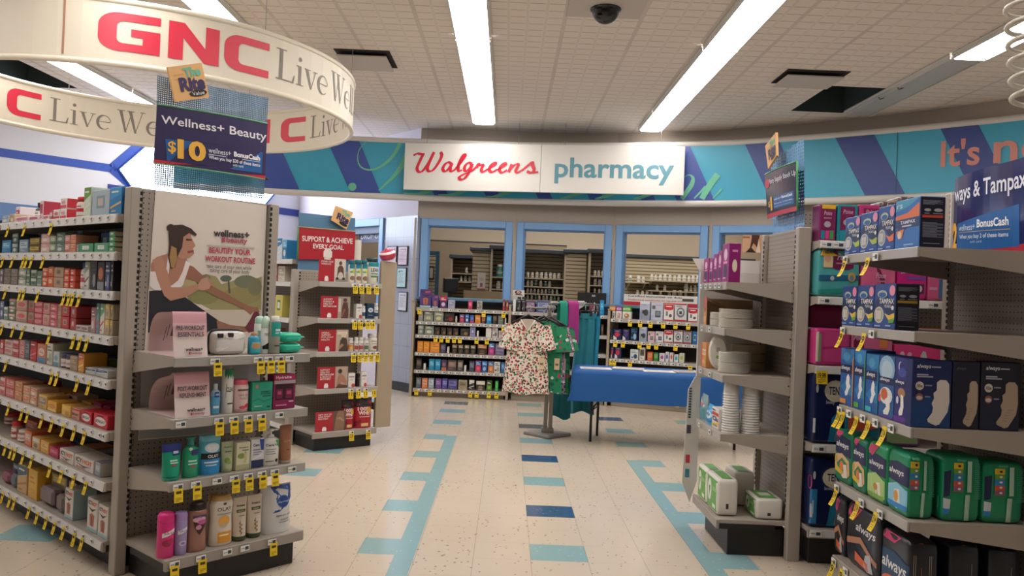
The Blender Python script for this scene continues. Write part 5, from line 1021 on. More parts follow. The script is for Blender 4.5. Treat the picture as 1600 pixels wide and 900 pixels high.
pouch_mesh(wd, h, .10, '#d4d2d0', [('p', [(.30, .98), (.97, .98), (.97, .70), (.75, .60), (.48, .46), (.28, .44)], '#24428c'), ('p', [(.3, .98), (.97, .98), (.97, .84)], '#3a5ca4'), ('e', .62, .66, .22, .13, '#5878b8'), ('e', .62, .66, .20, .115, '#2a488f'), ('t', 'dayologic', .42, .84, .63, .68, '#c8d4ec'), ('t', 'epsom salt', .36, .92, .34, .40, '#4c4c50', .01), ('r', .5, .8, .27, .29, '#8c8c8c'), ('r', .45, .85, .22, .235, '#8c8c8c'), ('p', [(.9, .1), (.93, .3), (.96, .42), (.94, .2)], '#8c7c74')], lean=0).build('bag_body', t)
# ------------------------------------------------------------------ second endcap: topper, red cards, supplements
yt = .435; tp = thing('topper_board', 'blue topper board above the supplement endcap, farther back', 'sign holder', FC.P(0, 0, 0), FC.ang)
f = quad_map(FC, yt, (467, 332), (555, 341), (553, 442), (465, 430)); mb = MB(); sheet(mb, f, yt, M('#557f9f', .4), 1, None, .004); mb.build('board_sheet', tp)
sgn = thing('goal_sign', 'red sign reading Support & Achieve Every Goal', 'sign', FC.P(0, 0, 0), FC.ang); ys = .41; f = quad_map(FC, ys, (466, 354.5), (555.5, 362), (553.5, 406), (465, 405)); mb = MB(); sheet(mb, f, ys, M('#a9202c', .35), 1, None, .004)
pxitems(FC, ys, [T('SUPPORT & ACHIEVE', 472, 551, 368, 376.5, .06, '#ece0dc', .02), T('EVERY GOAL', 489, 537, 380.5, 388, .06, '#ece0dc', .02)], mb)
mb.build('printed_card', sgn); e = [f(a/4, 1) for a in range(5)]; MB().tube([(x, ys, z) for x, z in e], .006, M('#b08a5c', .4), 5).build('frame_edge', sgn); e = [f(0, a/4) for a in range(5)]; MB().tube([(x, ys, z) for x, z in e], .007, M('#3f8a54', .4), 5).build('frame_edge', sgn)
mb = MB(); xr = f(1, 0)[0]; z0, z1 = f(1, 0)[1], f(1, .72)[1]; mb.grid(lambda a, b: (xr+.004+.075*a, ys+.02-.015*math.sin(a*3), z0+(z1-z0)*b-(.03*a*a if b < .5 else 0)), 5, 1, M('#d9d2c6', .5)); mb.build('curled_backing', sgn)
plaque(FC, .39, (525, 321.5), (551.5, 332), (541.5, 358.5), (518, 344), 'tilted orange value plaque on top of the red goal sign', None, False)
CARDS = [(0, 498, 540, 404, 438, ['POWER YOUR', 'WORKOUTS'], 'lifting athlete'), (1, 501, 547, 463, 496, ['SUPPORT', 'ENERGY &', 'HEALTHY', 'METABOLISM'], 'standing athlete'), (2, 498, 544, 515, 549, ['HERBAL', 'SUPPORT', 'FOR JOINT', 'HEALTH'], 'person by a window'), (3, 496, 543, 573, 607, ['SUPPORT', 'HEALTHY', 'METABOLISM', '& MUSCLE', 'RECOVERY'], 'seated athlete'), (4, 493, 540, 643, 676, ['GET 24G OF', '100% WHEY', 'PROTEIN'], 'torso')]
PIC = [('#c9c0b4', '#5c4038'), ('#a09488', '#5a3a34'), ('#b5a290', '#4c3c34'), ('#b09c8c', '#7c503c'), ('#5c4c44', '#8c6a54')]
for k, x0, x1, y0, y1, tx, who in CARDS:
    z = ZCs[k]; u, wd, h = pmeas(FC, z, x0, x1, y0, .02); t = prod('shelf_card', 'red shelf card with photo of %s, %s shelf of supplement endcap' % (who, ['top', 'second', 'third', 'fourth', 'bottom'][k]), 'sign', FC, u, .02, z+.0008, 'red shelf cards')
    mb = MB(); mb.box(-wd/2, wd/2, 0, .004, 0, h, M('#a8222e', .4)); bg, fgc = PIC[k]
    it = [('r', .58, 1, 0, 1, bg)]
    P = {0: [('e', .80, .82, .06, .09, fgc), ('p', [(.68, .15), (.70, .62), (.76, .72), (.86, .72), (.92, .6), (.95, .15), (.88, .4), (.80, .45), (.74, .38)], fgc), ('r', .62, 1, .0, .14, '#8f867a'), ('r', .64, .74, .1, .2, '#2a2422'), ('r', .88, .98, .1, .2, '#2a2422')],
         1: [('r', .6, .68, .3, .9, '#c8bcb0'), ('e', .82, .84, .07, .09, fgc), ('p', [(.70, 0), (.72, .5), (.76, .74), (.90, .74), (.95, .4), (.94, 0)], fgc), ('p', [(.70, .1), (.78, .45), (.84, .42), (.74, .05)], '#8c5c48')],
         2: [('r', .62, .96, .78, .92, '#d8ccb8'), ('e', .84, .74, .09, .12, '#d8c4a4'), ('p', [(.68, 0), (.72, .5), (.80, .66), (.94, .6), (1, .2), (1, 0)], fgc), ('p', [(.66, .2), (.78, .36), (.86, .30), (.70, .1)], '#a87c64')],
         3: [('e', .74, .78, .07, .11, '#3a2a22'), ('p', [(.64, .0), (.66, .5), (.74, .68), (.86, .6), (.98, .3), (.96, .1), (.80, .3), (.74, 0)], '#a87860'), ('p', [(.6, 0), (.7, .2), (1, .12), (1, 0)], '#5c4438')],
         4: [('p', [(.62, .0), (.66, .6), (.72, 1), (.92, 1), (.96, .5), (.94, 0)], fgc), ('p', [(.66, .6), (.8, .7), (.95, .5), (.9, .45), (.78, .6)], '#a8846c')]}[k]
    it += P+[('p', [(.22, .03), (.36, .03), (.36, .17), (.34, .19), (.34, .24), (.24, .24), (.24, .19), (.22, .17)], '#e6dcd8')]
    for j, s_ in enumerate(tx): it.append(('t', s_, .08, .08+.042*len(s_)+.02, .82-.105*j, .90-.105*j, '#e6d0cc', .02))
    mb.decor(it, lambda a, b, L: (-wd/2+a*wd, -.0008-.0004*L, b*h)); mb.build('printed_card', t)
    MB().box(-wd*.3, -wd*.22, .004, .05, 0, h*.5, M('#8c1c26', .5)).build('easel_foot', t)
tt = thing('card_topper', 'small white bottle-shaped card tab over the top red shelf card', 'sign', FC.P(*[FC.hit(512, 402, .012)[0], .012], FC.hit(512, 402, .012)[1]), FC.ang); MB().poly([(-.04, 0, 0), (.04, 0, 0), (.04, 0, .05), (.028, 0, .06), (.028, 0, .075), (-.028, 0, .075), (-.028, 0, .06), (-.04, 0, .05)], M('#ded4d0', .5)).box(-.03, .03, .0005, .003, -.02, .06, M('#d2c8c4', .5)).build('tab_sheet', tt)
def pill(label, z, x0, x1, yt_, body, cap, items, y=.03, group=None, fr=None, sy=1.0, capfrac=.2, nm='bottle'):
    return lathe_prod(nm, label, 'bottle', fr or FC, z, x0, x1, yt_, y, [(.92, 0), (1, .03), (1, .70-capfrac*.1), (.94, .78-capfrac*.1), (.70, .995-capfrac)], M(body, .35), [(.78, .985-capfrac), (.84, .99-capfrac), (.84, .97), (.76, 1)], M(cap, .4), items, sy, group=group)
z = ZCs[0]
for k, (x0, x1) in enumerate(((547, 556), (557, 566.5), (567, 576))): pill('white and yellow-green shake tub with teal lid, %s from the red card' % ORD[k], z, x0, x1, 406, '#e0dcd0', '#1c6f80', [('r', 0, 1, .62, .80, '#1f7c8c'), ('r', .1, .9, .38, .58, '#dde0c8'), ('e', .62, .50, .3, .10, '#c4cc3c'), ('e', .5, .2, .4, .1, '#8a6a50'), ('r', .1, .5, .44, .5, '#2f9c84')], group='shake tubs', capfrac=.18)
pill('wide white protein tub with teal band and dark lid', z, 577, 595.5, 403, '#e0dcd0', '#22404c', [('r', 0, 1, .66, .82, '#1f8c98'), ('t', 'LEAN', .2, .85, .46, .60, '#2c4a50', .03), ('r', .2, .8, .36, .41, '#6c8c90'), ('r', .2, .8, .24, .31, '#4c8c48'), ('e', .85, .18, .2, .12, '#8a6048')], capfrac=.14, nm='tub')
z = ZCs[1]; FL_ = [('r', .1, .9, .7, .8, '#8c8c8c'), ('r', .2, .7, .5, .54, '#9c9c9c'), ('e', .75, .12, .28, .14, '#c44a4a')]
box_prod('white carton with a red flower on the second supplement shelf', FC, z, 556.5, 566, 475, .03, .05, '#e0dad2', FL_)
pill('small white bottle left of the navy boxes', z, 566.5, 572, 478, '#dcdad4', '#d0d4d8', [('r', 0, 1, .2, .5, '#2c5878')])
box_prod('navy carton with a white oval between two white bottles', FC, z, 573, 585, 474, .03, .05, '#16344e', [('e', .5, .56, .36, .16, '#c9d4dc'), ('t', '4U', .34, .66, .50, .62, '#16344e', .03), ('r', .2, .8, .2, .24, '#8ca4b4')])
pill('white bottle at the right end of second supplement shelf', z, 585.5, 592.5, 474, '#dcdad4', '#d8d8d6', [('r', 0, 1, .15, .40, '#1c3c58'), ('r', .2, .8, .48, .54, '#2c5878')])
z = ZCs[2]
pill('white and orange jar on the third supplement shelf', z, 544.5, 554.5, 528, '#ddd8d0', '#dedad4', [('r', 0, 1, .12, .50, '#d89048'), ('e', .5, .24, .3, .1, '#e8b060'), ('r', .2, .8, .56, .62, '#6c6c68')])
for k, (x0, x1, c) in enumerate(((555, 561.5, '#b84a44'), (562, 569.5, '#b0524a'), (570, 577.5, '#5c7c58'))): pill('small white bottle with %s label on the third supplement shelf' % ('red', 'brick red', 'green')[k], z, x0, x1, 527, '#e0dcd6', '#dedad6', [('r', 0, 1, .12, .40, c), ('r', .2, .8, .48, .54, '#8c6a60')])
pill('taller white bottle with a brown flower at third shelf end', z, 578, 592, 522, '#e0d8ce', '#dcd8d2', [('r', .2, .8, .55, .60, '#8c7c70'), ('e', .65, .2, .3, .1, '#7c4c3c'), ('r', .25, .75, .40, .44, '#8c8078')])
z = ZCs[3]
box_prod('white carton with red flower beside the fourth red card', FC, z, 544, 555, 583, .03, .05, '#e2dad2', FL_); box_prod('black slim carton between two white cartons', FC, z, 558, 564, 584, .06, .05, '#242224', [('r', .2, .8, .6, .7, '#6c6464')]); box_prod('white carton with red flower at the right of fourth shelf', FC, z, 564.5, 573.5, 581, .03, .05, '#e2dad2', FL_)
z = ZCs[4]
for k, (x0, x1, yt_, ln) in enumerate(((537, 556, 625, 'left'), (557, 584, 622, 'right'))):
    u, wd, h = pmeas(FC, z, x0, x1, yt_, .03); t = prod('protein_pouch', 'red and black whey protein pouch, %s one' % ln, 'pouch', FC, u, .03, z+.001, 'whey protein pouches')
    pouch_mesh(wd, h, .09, '#a81c2c', [('p', [(0, .70), (1, .72), (1, .93), (0, .93)], '#231a1c'), ('r', 0, 1, .93, .99, '#161214'), ('t', '100%', .12, .8, .58, .70, '#ecd8d4', .02), ('t', 'WHEY', .15, .9, .44, .57, '#ecdcd8', .03), ('r', .2, .8, .36, .39, '#e0b0a8'), ('e', .72, .60, .16, .08, '#d8a830'), ('r', .3, .7, .06, .16, '#d8b878'), ('p', [(0, .05), (.3, .2), (.28, .3), (0, .2)], '#7c1420')]).build('pouch_body', t)
# side wing on the right of the endcap with small packs at its foot, and the cup on its top
sw = thing('side_wing', 'plain beige side panel at the right of the supplement endcap', 'panel', FC.P(.656, .10), FC.ang)
MB().box(0, .165, 0, .035, .14, 1.64, M('#a6957f', .55), .006).build('panel_sheet', sw); MB().box(-.001, .03, .035, .26, .3, .36, M('#6c6258', .6)).build('mounting_bracket', sw)
cp = thing('lidded_cup', 'tilted pink and clear cup sitting on top of the beige side panel', 'cup', FC.P(.735, .117, 1.64), FC.ang)
mm = MB(); mm.lathe([(.055, 0), (.072, .02), (.075, .055, '#e6dcd8'), (.062, .075), (.03, .082), (.012, .095), (.010, .100)], M('#c23a58', .3), 0, 0, 16); mm.build('cup_body', cp); cp.rotation_euler = (.1, -.32, FC.ang); cp.location.z = 1.662
# ---- products glimpsed on the aisle shelving behind it
DI = [(0, 432, 441, 372, '#c9d8e4', '#3a86c0', 3, 'pale blue carton'), (0, 441.5, 448, 375, '#2f7cb0', '#6ab4e0', 0, 'blue carton'), (1, 428, 433, 413, '#b06a70', '#d8c0bc', 1, 'rose carton'), (1, 434.5, 445, 415, '#d8d0bc', '#b8b09c', 1, 'cream carton'), (2, 424, 429, 464, '#cfc24c', '#e4dca0', 1, 'yellow carton'), (2, 430, 441, 461, '#d8cc6c', '#4c8c3c', 5, 'pale yellow carton with green badge'), (3, 420, 430, 512, '#9c6c4c', '#d08c50', 2, 'orange-brown carton'), (4, 430, 440, 560, '#8ca0b0', '#506c88', 1, 'grey-blue carton')]
for k, x0, x1, yt_, c, c2, st, ds in DI: box_prod('%s on the shelving between the two left endcaps, %s shelf' % (ds, ['top', 'second', 'third', 'fourth', 'fifth'][k]), FD, ZD[k], x0, x1, yt_, .03, .10, c, style(st, c2, '#e6e4de'), group='packages between the endcaps')
# ------------------------------------------------------------------ right: party supply endcap
yt = .41; tp = thing('topper_board', 'ribbed light blue topper board above the party supply endcap', 'sign holder', FF.P(0, 0, 0), FF.ang)
f = quad_map(FF, yt, (1199, 250), (1250, 214), (1251, 352), (1202, 366)); mb = MB(); mb.grid(lambda a, b: (f(a, b)[0], yt+.022+.012*abs(math.sin(a*math.pi*6)), f(a, b)[1]), 48, 1, m_perf2); mb.build('ribbed_sheet', tp)
sgn = thing('offer_sign', 'dark offer sign reading Party Supply Stock Up with a one dollar offer', 'sign', FF.P(0, 0, 0), FF.ang); ys = .385; f = quad_map(FF, ys, (1195, 273), (1245, 252), (1246, 329), (1199, 342)); bd = lambda a: .012*math.sin(math.pi*a)
mb = MB(); sheet(mb, f, ys, M('#2a2848', .2), 8, bd, .004)
g = lambda a, b, L: (f(a, b)[0], ys-bd(a)-.0008-.0004*L, f(a, b)[1])
mb.decor([('r', .3, .92, .16, .42, '#1a5a9c'), ('r', 0, 1, 0, .09, '#b81c30'), ('e', .09, .77, .10, .11, '#c03a50'), ('t', 'Party Supply Stock Up', .18, .98, .70, .84, '#dcdce8', .012), ('t', '$', .10, .17, .22, .36, '#e8b444', .02), ('t', '1', .19, .27, .14, .44, '#e8b444', .06), ('t', 'wellness+', .34, .58, .33, .39, '#dce6f0'), ('t', 'BonusCash', .60, .89, .33, .39, '#eef2f6', .03), ('t', 'When you buy 2 of these items', .34, .89, .23, .28, '#dce6f0'), ('r', .35, .86, .19, .20, '#8cb0d4')], g, .06); mb.build('printed_card', sgn)
mb = MB(); mb.tube([(f(1, b)[0]+.004, ys, f(1, b)[1]) for b in (0, .25, .5, .75, 1)], .006, M('#3f9a54', .35), 6); mb.build('frame_edge', sgn); mb = MB(); mb.tube([(f(a/8, 1)[0], ys-bd(a/8), f(a/8, 1)[1]) for a in range(9)], .004, M('#3f9a54', .35), 6); mb.build('frame_edge', sgn)
plaque(FF, .375, (1195.5, 228), (1212, 207), (1213, 243), (1200, 264), 'orange value plaque seen edge-on above the party supply sign', None, False)
# white side boards at the far end
wb_ = thing('white_side_board', 'white board standing at the far side of the party supply endcap', 'panel', FF.P(-.062, 0), FF.ang)
MB().box(0, .012, .0, .42, .92, 1.579, M('#d6d2ce', .5), .003).build('board_sheet', wb_); mb = MB(); mb.add([(0, -.05, 1.66), (.012, -.05, 1.66), (.012, .42, 1.66), (0, .42, 1.66), (0, -.0, 1.58), (.012, -.0, 1.58), (.012, .42, 1.58), (0, .42, 1.58)], [(0, 1, 2, 3), (0, 4, 5, 1), (1, 5, 6, 2), (2, 6, 7, 3), (3, 7, 4, 0), (4, 7, 6, 5)], M('#e6e3df', .4)); mb.build('header_lip', wb_)
wp = thing('wing_sign', 'narrow white sign panel with small coloured icons beside the foam cups', 'sign', FF.P(-.060, 0), FF.ang)
mb = MB(); mb.add([(x, y, z) for x in (0, .010) for y, z in ((-.005, .92), (-.045, .84), (-.062, .26), (-.012, .14), (.03, .27), (.03, .92))], [tuple(range(6)), tuple(reversed(range(6, 12)))]+[(i, i+6, (i+1) % 6+6, (i+1) % 6) for i in range(6)], M('#d3d0cc', .45))
gz = lambda a, b, L: (.0108+.0003*L, -.057+a*.075, .16+b*.74)
mb.decor([('r', .15, .5, .55, .62, '#4c4c58'), ('r', .15, .5, .30, .37, '#c83a50'), ('r', .15, .5, .18, .25, '#3a8a9c')]+[('r', .22, .44, .68+.022*i, .68+.022*i+.013, '#3c3c40') for i in range(12)], gz); mb.build('printed_panel', wp)
# shelf one: purple cartons
z = ZF[0]; PU = '#8e1a6e'; PF = [('e', .5, .72, .26, .16, '#d8b8cc'), ('e', .5, .28, .28, .20, '#3c2a50'), ('r', .2, .8, .48, .54, '#d890bc'), ('r', .2, .6, .08, .12, '#d8a8c8')]
PR = [('e', .5, .42, .24, .17, '#d8cc9c'), ('e', .5, .42, .19, .13, '#e4dcc8'), ('r', .25, .75, .78, .84, '#d890bc')]
for k, (x0, x1, yt_) in enumerate(((1099.5, 1107, 404), (1108, 1114, 404), (1114.5, 1121, 397), (1121.5, 1128, 392), (1128.5, 1139, 381))):
    box_prod('tall magenta party carton, %s' % ('farthest of the row', 'second in the row', 'middle of the row', 'second from the near end', 'nearest and tallest of the row')[k], FF, z, x0, x1, yt_, .015, .065, PU, PF, right=PR, group='magenta cartons')
box_prod('flat magenta box lying behind the tall magenta cartons', FF, z, 1138, 1140.5, 438, .11, .06, '#8a1a62', [('r', .1, .9, .3, .6, '#c070a4')])
# shelf two: paper plates
def plates(label, z, x0, x1, yt_, y, col, n=8, topcol=None, group=None, fr=FF):
    u, wd, h = pmeas(fr, z, x0, x1, yt_, y); r = wd/2; t = prod('plate_pack', label, 'plates', fr, u, y, z+.001, group); mb = MB(); pr = [(r*.78, 0)]
    for i in range(n): pr += [(r*1.0, h*(i+.55)/n), (r*.985, h*(i+.75)/n), (r*.95, h*(i+.8)/n)]
    pr += [(r*.9, h*.99), (r*.80, h*.93), (.004, h*.93)]; mb.lathe(pr, M(col, .5), 0, r, 28); mb.build('plate_stack', t)
    if topcol: MB().lathe([(r*.62, h*.935), (r*.62, h*.94), (.002, h*.941)], M(topcol, .4), 0, r, 20).build('label_disc', t)
    return t
z = ZF[1]
def pl_at(label, z, y0Y, yc, r, h, dz, col, topcol=None, group=None, n=8):
    t = prod('plate_pack', label, 'plates', FF, y0Y, yc-r, z+dz+.001, group); mb = MB(); pr = [(r*.80, 0)]
    for i in range(n): pr += [(r, h*(i+.45)/n), (r, h*(i+.75)/n), (r*.90, h*(i+.8)/n), (r*.90, h*(i+.95)/n)]
    pr += [(r*.9, h*.99), (r*.80, h*.94), (.004, h*.94)]; mb.lathe(pr, M(col, .5), 0, r, 28); mb.build('plate_stack', t)
    if topcol: MB().lathe([(r*.66, h*.95), (r*.66, h*.965), (.002, h*.967)], M(topcol, .4), 0, r, 20).build('label_disc', t)
for k in range(2): pl_at('%s pack of white paper plates with green label, second shelf down' % ('lower', 'upper')[k], z, .385, .112, .097, .052, .053*k, '#d8d2c6', '#5f9a4c' if k else None, 'white plate packs')
for k in range(2): pl_at('%s pack of small white plates behind the larger ones' % ('lower', 'upper')[k], z, .185, .100, .085, .040, .041*k, '#dcd8ce', None, 'small plate packs')
ct = thing('display_tray', 'open cardboard tray with a red and orange printed front on the second shelf', 'tray', FF.P(.03, .012, z+.001), FF.ang)
mb = MB(); mb.box(0, .07, 0, .003, 0, .17, M('#c08a58', .6)); mb.decor([('r', 0, 1, .6, 1, '#b85a4c'), ('p', [(.2, .6), (.8, .6), (.5, .42)], '#6c3428'), ('r', .1, .9, .1, .3, '#cf9c68')], lambda a, b, L: (a*.07, -.0006-.0003*L, b*.17)); mb.build('printed_front', ct)
MB().box(0, .003, .003, .30, 0, .16, M('#a88a6c', .7)).build('side_flap', ct); MB().add([(.012, .01, .17), (.045, .01, .15), (.06, .30, .02), (.02, .30, .04)], [(0, 1, 2, 3), (3, 2, 1, 0)], M('#a87a54', .7)).build('loose_flap', ct)
# shelf three: bowls and plates
z = ZF[2]
for k in range(3): pl_at('%s pack of cream foam bowls at the back of third shelf' % ('bottom', 'middle', 'top')[k], z, .128, .266, .105, .050, .051*k, '#c4b29a', None, 'bowl packs')
for k in range(2): pl_at('%s pack of white plates in front of the bowls' % ('lower', 'upper')[k], z, .365, .118, .09, .058, .059*k, '#dad6ca', None, 'white plates on third shelf', 10)
t = prod('plate_pack', 'white plate pack with a small leaf standing on edge', 'plates', FF, .185, .07, z+.001); t.rotation_euler = (0, 0, math.radians(-15)); mb = MB(); r = .104
pv = []
n_ = 24
for (rr, yy) in ((r*.8, 0), (r, .012), (r, .05), (r*.9, .06)): pv.append([(rr*.55*math.cos(2*math.pi*k/n_), yy+.05*0, r+rr*math.sin(2*math.pi*k/n_)) for k in range(n_)])
vs = [q for l in pv for q in l]; fs = [(i*n_+k, i*n_+(k+1) % n_, (i+1)*n_+(k+1) % n_, (i+1)*n_+k) for i in range(3) for k in range(n_)]+[tuple(reversed(range(n_))), tuple(3*n_+k for k in range(n_))]
mb.add(vs, fs, M('#dcd8ce', .45), False); mb.decor([('r', .38, .62, .45, .62, '#b8b4ac'), ('e', .5, .26, .13, .06, '#86b444')], lambda a, b, L: (-.045+.09*a, -.0008-.0003*L, .03+b*.16)); mb.build('plate_stack', t)
t = prod('food_box', 'orange and tan printed carton at the far end of third shelf', 'box', FF, .075, .01, z+.001); carton_mesh(.12, .15, .05, '#c98c50', [('e', .15, .5, .18, .5, '#c8502c'), ('r', .25, 1, .5, .75, '#e0c8a0'), ('t', 'HOT CUP', .3, .95, .55, .68, '#8c4c2c', .01), ('r', .3, .9, .15, .3, '#d8a468')]).build('carton_body', t)
# shelf four: foam cups, wipes
z = ZF[3]
def cups(label, uc, yc, r, h):
    t = prod('foam_cup_sleeve', label, 'cups', FF, uc, yc-r+.002, z+.001, 'foam cup sleeves'); mb = MB(); n = 16; pr = []
    for i in range(n): z0 = h*.80*i/n; pr += [(r*(.90-.08*i/n), z0), (r*(1-.08*i/n), z0+h*.004), (r*(1-.08*i/n), z0+h*.012), (r*(.93-.08*i/n), z0+h*.014)]
    pr += [(r*.88, h*.80), (r*.80, h*.985), (r*.76, h), (.003, h)]; mb.lathe(pr, M('#dcd9d4', .5), 0, r, 18); mb.build('cup_stack', t)
    m = M('#dfe2e4', .12, 0, 0, .10); mb = MB(); mb.grid(lambda a, b: ((r*(1.06-.16*b)+.004*math.sin(9*a*6.28+b*7))*math.cos(-6.2832*a), r+(r*(1.06-.16*b)+.004*math.sin(9*a*6.28+b*7))*math.sin(-6.2832*a), b*h*(1.03+.03*math.sin(a*18))), 28, 6, m); mb.build('plastic_sleeve', t)
cups('clear sleeve of white foam cups at the front edge, fourth shelf', .485, .072, .049, .28); cups('clear sleeve of white foam cups farther back on the fourth shelf', .485, .180, .054, .28)
box_prod('white pack with red, yellow and blue print', FF, z, 1112.5, 1123, 637, .02, .12, '#e0dcd6', [('r', 0, 1, .64, .80, '#c83c2c'), ('p', [(0, .8), (1, .88), (1, 1), (0, 1)], '#e0dcd6'), ('t', 'Clu', .08, .95, .36, .60, '#2c2c6c', .05), ('p', [(0, .2), (1, .34), (1, .18), (0, .05)], '#e0c02c'), ('r', .2, .85, .12, .17, '#3c4c8c'), ('r', .05, .5, .86, .94, '#8c1c3c')], 'wipes_pack', right=[('r', .1, .9, .3, .7, '#c8c4c0')])
u, wd, h = pmeas(FF, z, 1100, 1112, 632, .02); t = prod('wipes_pouch', 'bright blue pouch left of the red and yellow printed pack', 'pouch', FF, u, .02, z+.001); pouch_mesh(wd, h, .06, '#3fa0d4', [('e', .5, .5, .35, .2, '#c8e0ec'), ('r', .1, .9, .1, .25, '#2a78b4'), ('t', 'dry', .25, .75, .45, .58, '#2a6aa4', .02)]).build('pouch_body', t)
u, wd, h = pmeas(FF, z, 1091, 1100, 615, .02); t = prod('clear_pouch', 'crinkled clear and teal pouch at the far end of fourth shelf', 'pouch', FF, u, .02, z+.001); pouch_mesh(wd, h, .05, '#8ca8b0', [('r', .1, .9, .05, .45, '#4c94a4'), ('p', [(.1, .9), (.9, .6), (.8, .5)], '#d0d8dc'), ('e', .6, .62, .2, .06, '#b86c78')], rgh=.1).build('pouch_body', t)
# base: napkins
z = ZF[4]; NB = [('r', 0, 1, .0, 1, '#5fa048'), ('e', .5, .55, .22, .30, '#dfe6d4'), ('p', [(.42, .62), (.58, .62), (.5, .36)], '#3f7c38'), ('r', .3, .7, .1, .18, '#e8ecd8')]
def napkin(label, u0, u1, y0, y1, h, face, group='napkin packs', dz=0):
    t = thing('napkin_pack', label, 'napkins', FF.P((u0+u1)/2, y0, z+.001+dz), FF.ang, group); wd, d = u1-u0, y1-y0
    it = [('r', .06, .94, .08, .92, '#64a84c'), ('e', .35, .56, .16, .30, '#e2e6da'), ('p', [(.28, .66), (.42, .66), (.35, .36)], '#3f7c38'), ('r', .62, .88, .15, .25, '#dfe8d0'), ('r', .60, .9, .6, .72, '#8cc070')] if face else []
    puffy_mesh(wd, h, d, '#e0dcd4', it, .22, .4, right=[('r', .42, .54, .2, .34, '#3c3430')] if face else (), top=[('r', -.40+.5, .9, .25, .75, '#6aa450')] if face != 2 else [('r', .1, .9, .15, .8, '#6aa84c'), ('r', .35, .65, .3, .7, '#dfe4d6')]).build('pack_body', t)
napkin('green and white napkin pack at the far front of the base shelf', .02, .235, .015, .125, .20, 1); napkin('green and white napkin pack at the near front of the base shelf', .24, .49, .015, .135, .205, 1)
napkin('green-topped napkin pack lying at the back near corner', .30, .53, .22, .375, .115, 2); napkin('clear unprinted tissue pack between the napkin packs', .05, .25, .17, .30, .20, 0)

# ------------------------------------------------------------------ right: feminine care endcap (nearest)
ys = .50; sgn = thing('offer_sign', 'glossy curved navy offer sign at the right edge', 'sign', FG.P(0, 0, 0), FG.ang)
f0 = quad_map(FG, ys, (1491, 280), (1604, 244), (1604, 395), (1487, 395)); f = lambda a, b: (f0(a, b)[0], max(1.652, f0(a, b)[1])); bd = lambda a: .02*math.sin(math.pi*min(1, a*1.2))-.03*max(0, .12-a)
mb = MB(); sheet(mb, f, ys, M('#2b2d5e', .15), 12, bd, .004); g = lambda a, b, L: (f(a, b)[0], ys-bd(a)-.001-.0004*L, f(a, b)[1])
FGI = [('p', [(.12, 0), (1, .0), (1, .10), (.6, .05)], '#b01c30'), ('p', [(.10, .0), (.92, .07), (.92, .52), (.10, .38)], '#145da0'), ('t', 'ways & Tampax', .02, 1.0, .62, .88, '#e4e4ee', .015), ('t', '2', .0, .10, .02, .40, '#eab040', .06), ('t', 'wellness+', .14, .40, .28, .36, '#d8e4f0'), ('t', 'BonusCash', .43, .80, .30, .40, '#f0f4f8', .03), ('r', .14, .82, .255, .262, '#c8a860'), ('t', 'When you buy 2 of these items', .16, .80, .16, .23, '#dfe8f2', .01), ('t', 'with card', .34, .50, .12, .15, '#c8d8e8')]
mb.decor(FGI, g, .06); mb.build('printed_card', sgn); mb = MB(); mb.box(f(0, 0)[0]-.012, f(0, 0)[0], ys-.01, ys+.02, f(0, 0)[1], f(0, .80)[1], M('#d2cdc6', .4), .002); mb.build('sign_holder', sgn)
TPF = lambda c1, c2: [('p', [(0, .35), (.3, .55), (.55, .40), (.78, .22), (1, .34), (1, .62), (.6, .74), (.2, .70), (0, .58)], '#16294e'), ('e', .24, .30, .24, .19, '#cfcdbc'), ('e', .24, .30, .21, .165, c2)]+[('r', .10+.07*i, .14+.07*i, .20, .40, '#dcd8d0') for i in range(4)]+[('p', [(.52, .34), (.75, .18), (1, .20), (1, .36), (.75, .30)], c1), ('e', .40, .78, .24, .09, '#a8b89c'), ('e', .40, .76, .18, .06, '#2a5a9c'), ('e', .88, .86, .14, .12, '#dc8ca8'), ('t', 'TAMPAX', .26, .97, .56, .68, '#e6e6e8', .015), ('t', 'PEARL', .52, .86, .47, .54, '#c4ccd8', .01), ('e', .92, .47, .06, .05, '#dcdce4'), ('r', .05, .35, .03, .06, '#98b0d4'), ('r', .6, .85, .05, .08, '#98b0d4')]
SIDE = lambda acc: [('r', 0, 1, 0, 1, '#16182c')]+[('r', .08, .08+w_, .93-.016*i, .938-.016*i, '#9094a4') for i, w_ in enumerate((.8, .7, .84, .6, .82, .5))]+[('e', .28, .74, .14, .03, '#b4b8c0'), ('e', .72, .74, .18, .035, '#b4b8c0'), ('r', .06, .92, .585, .64, acc), ('r', .15, .35, .66, .68, '#9094a4'), ('r', .5, .9, .66, .68, '#9094a4')]+[('r', .08, .08+(.84 if i % 3 else .6), .48-.022*i, .492-.022*i, '#80849a') for i in range(14)]+[('r', .12, .8, .06, .075, '#9094a4')]
z = ZG[0]
def gbox(label, z, x0, x1, yt_, c, front, right=(), d=.15, y=.02, group=None): return box_prod(label, FG, z, x0, x1, yt_, y, d, c, front, 'carton', right, (), group)
for k, (x0, x1, yt_, c1) in enumerate(((1320.5, 1344, 339, '#a8c040'), (1344.5, 1371.5, 332, '#a4bc44'), (1372, 1398, 322, '#e0704c'))): gbox('dark blue tampon carton on the top shelf, %s' % ('farthest of three', 'middle of three', 'with an orange wave')[k], z, x0, x1, yt_, '#1f4c94', TPF(c1, '#8c94a0'), d=.17, group='tampon cartons')
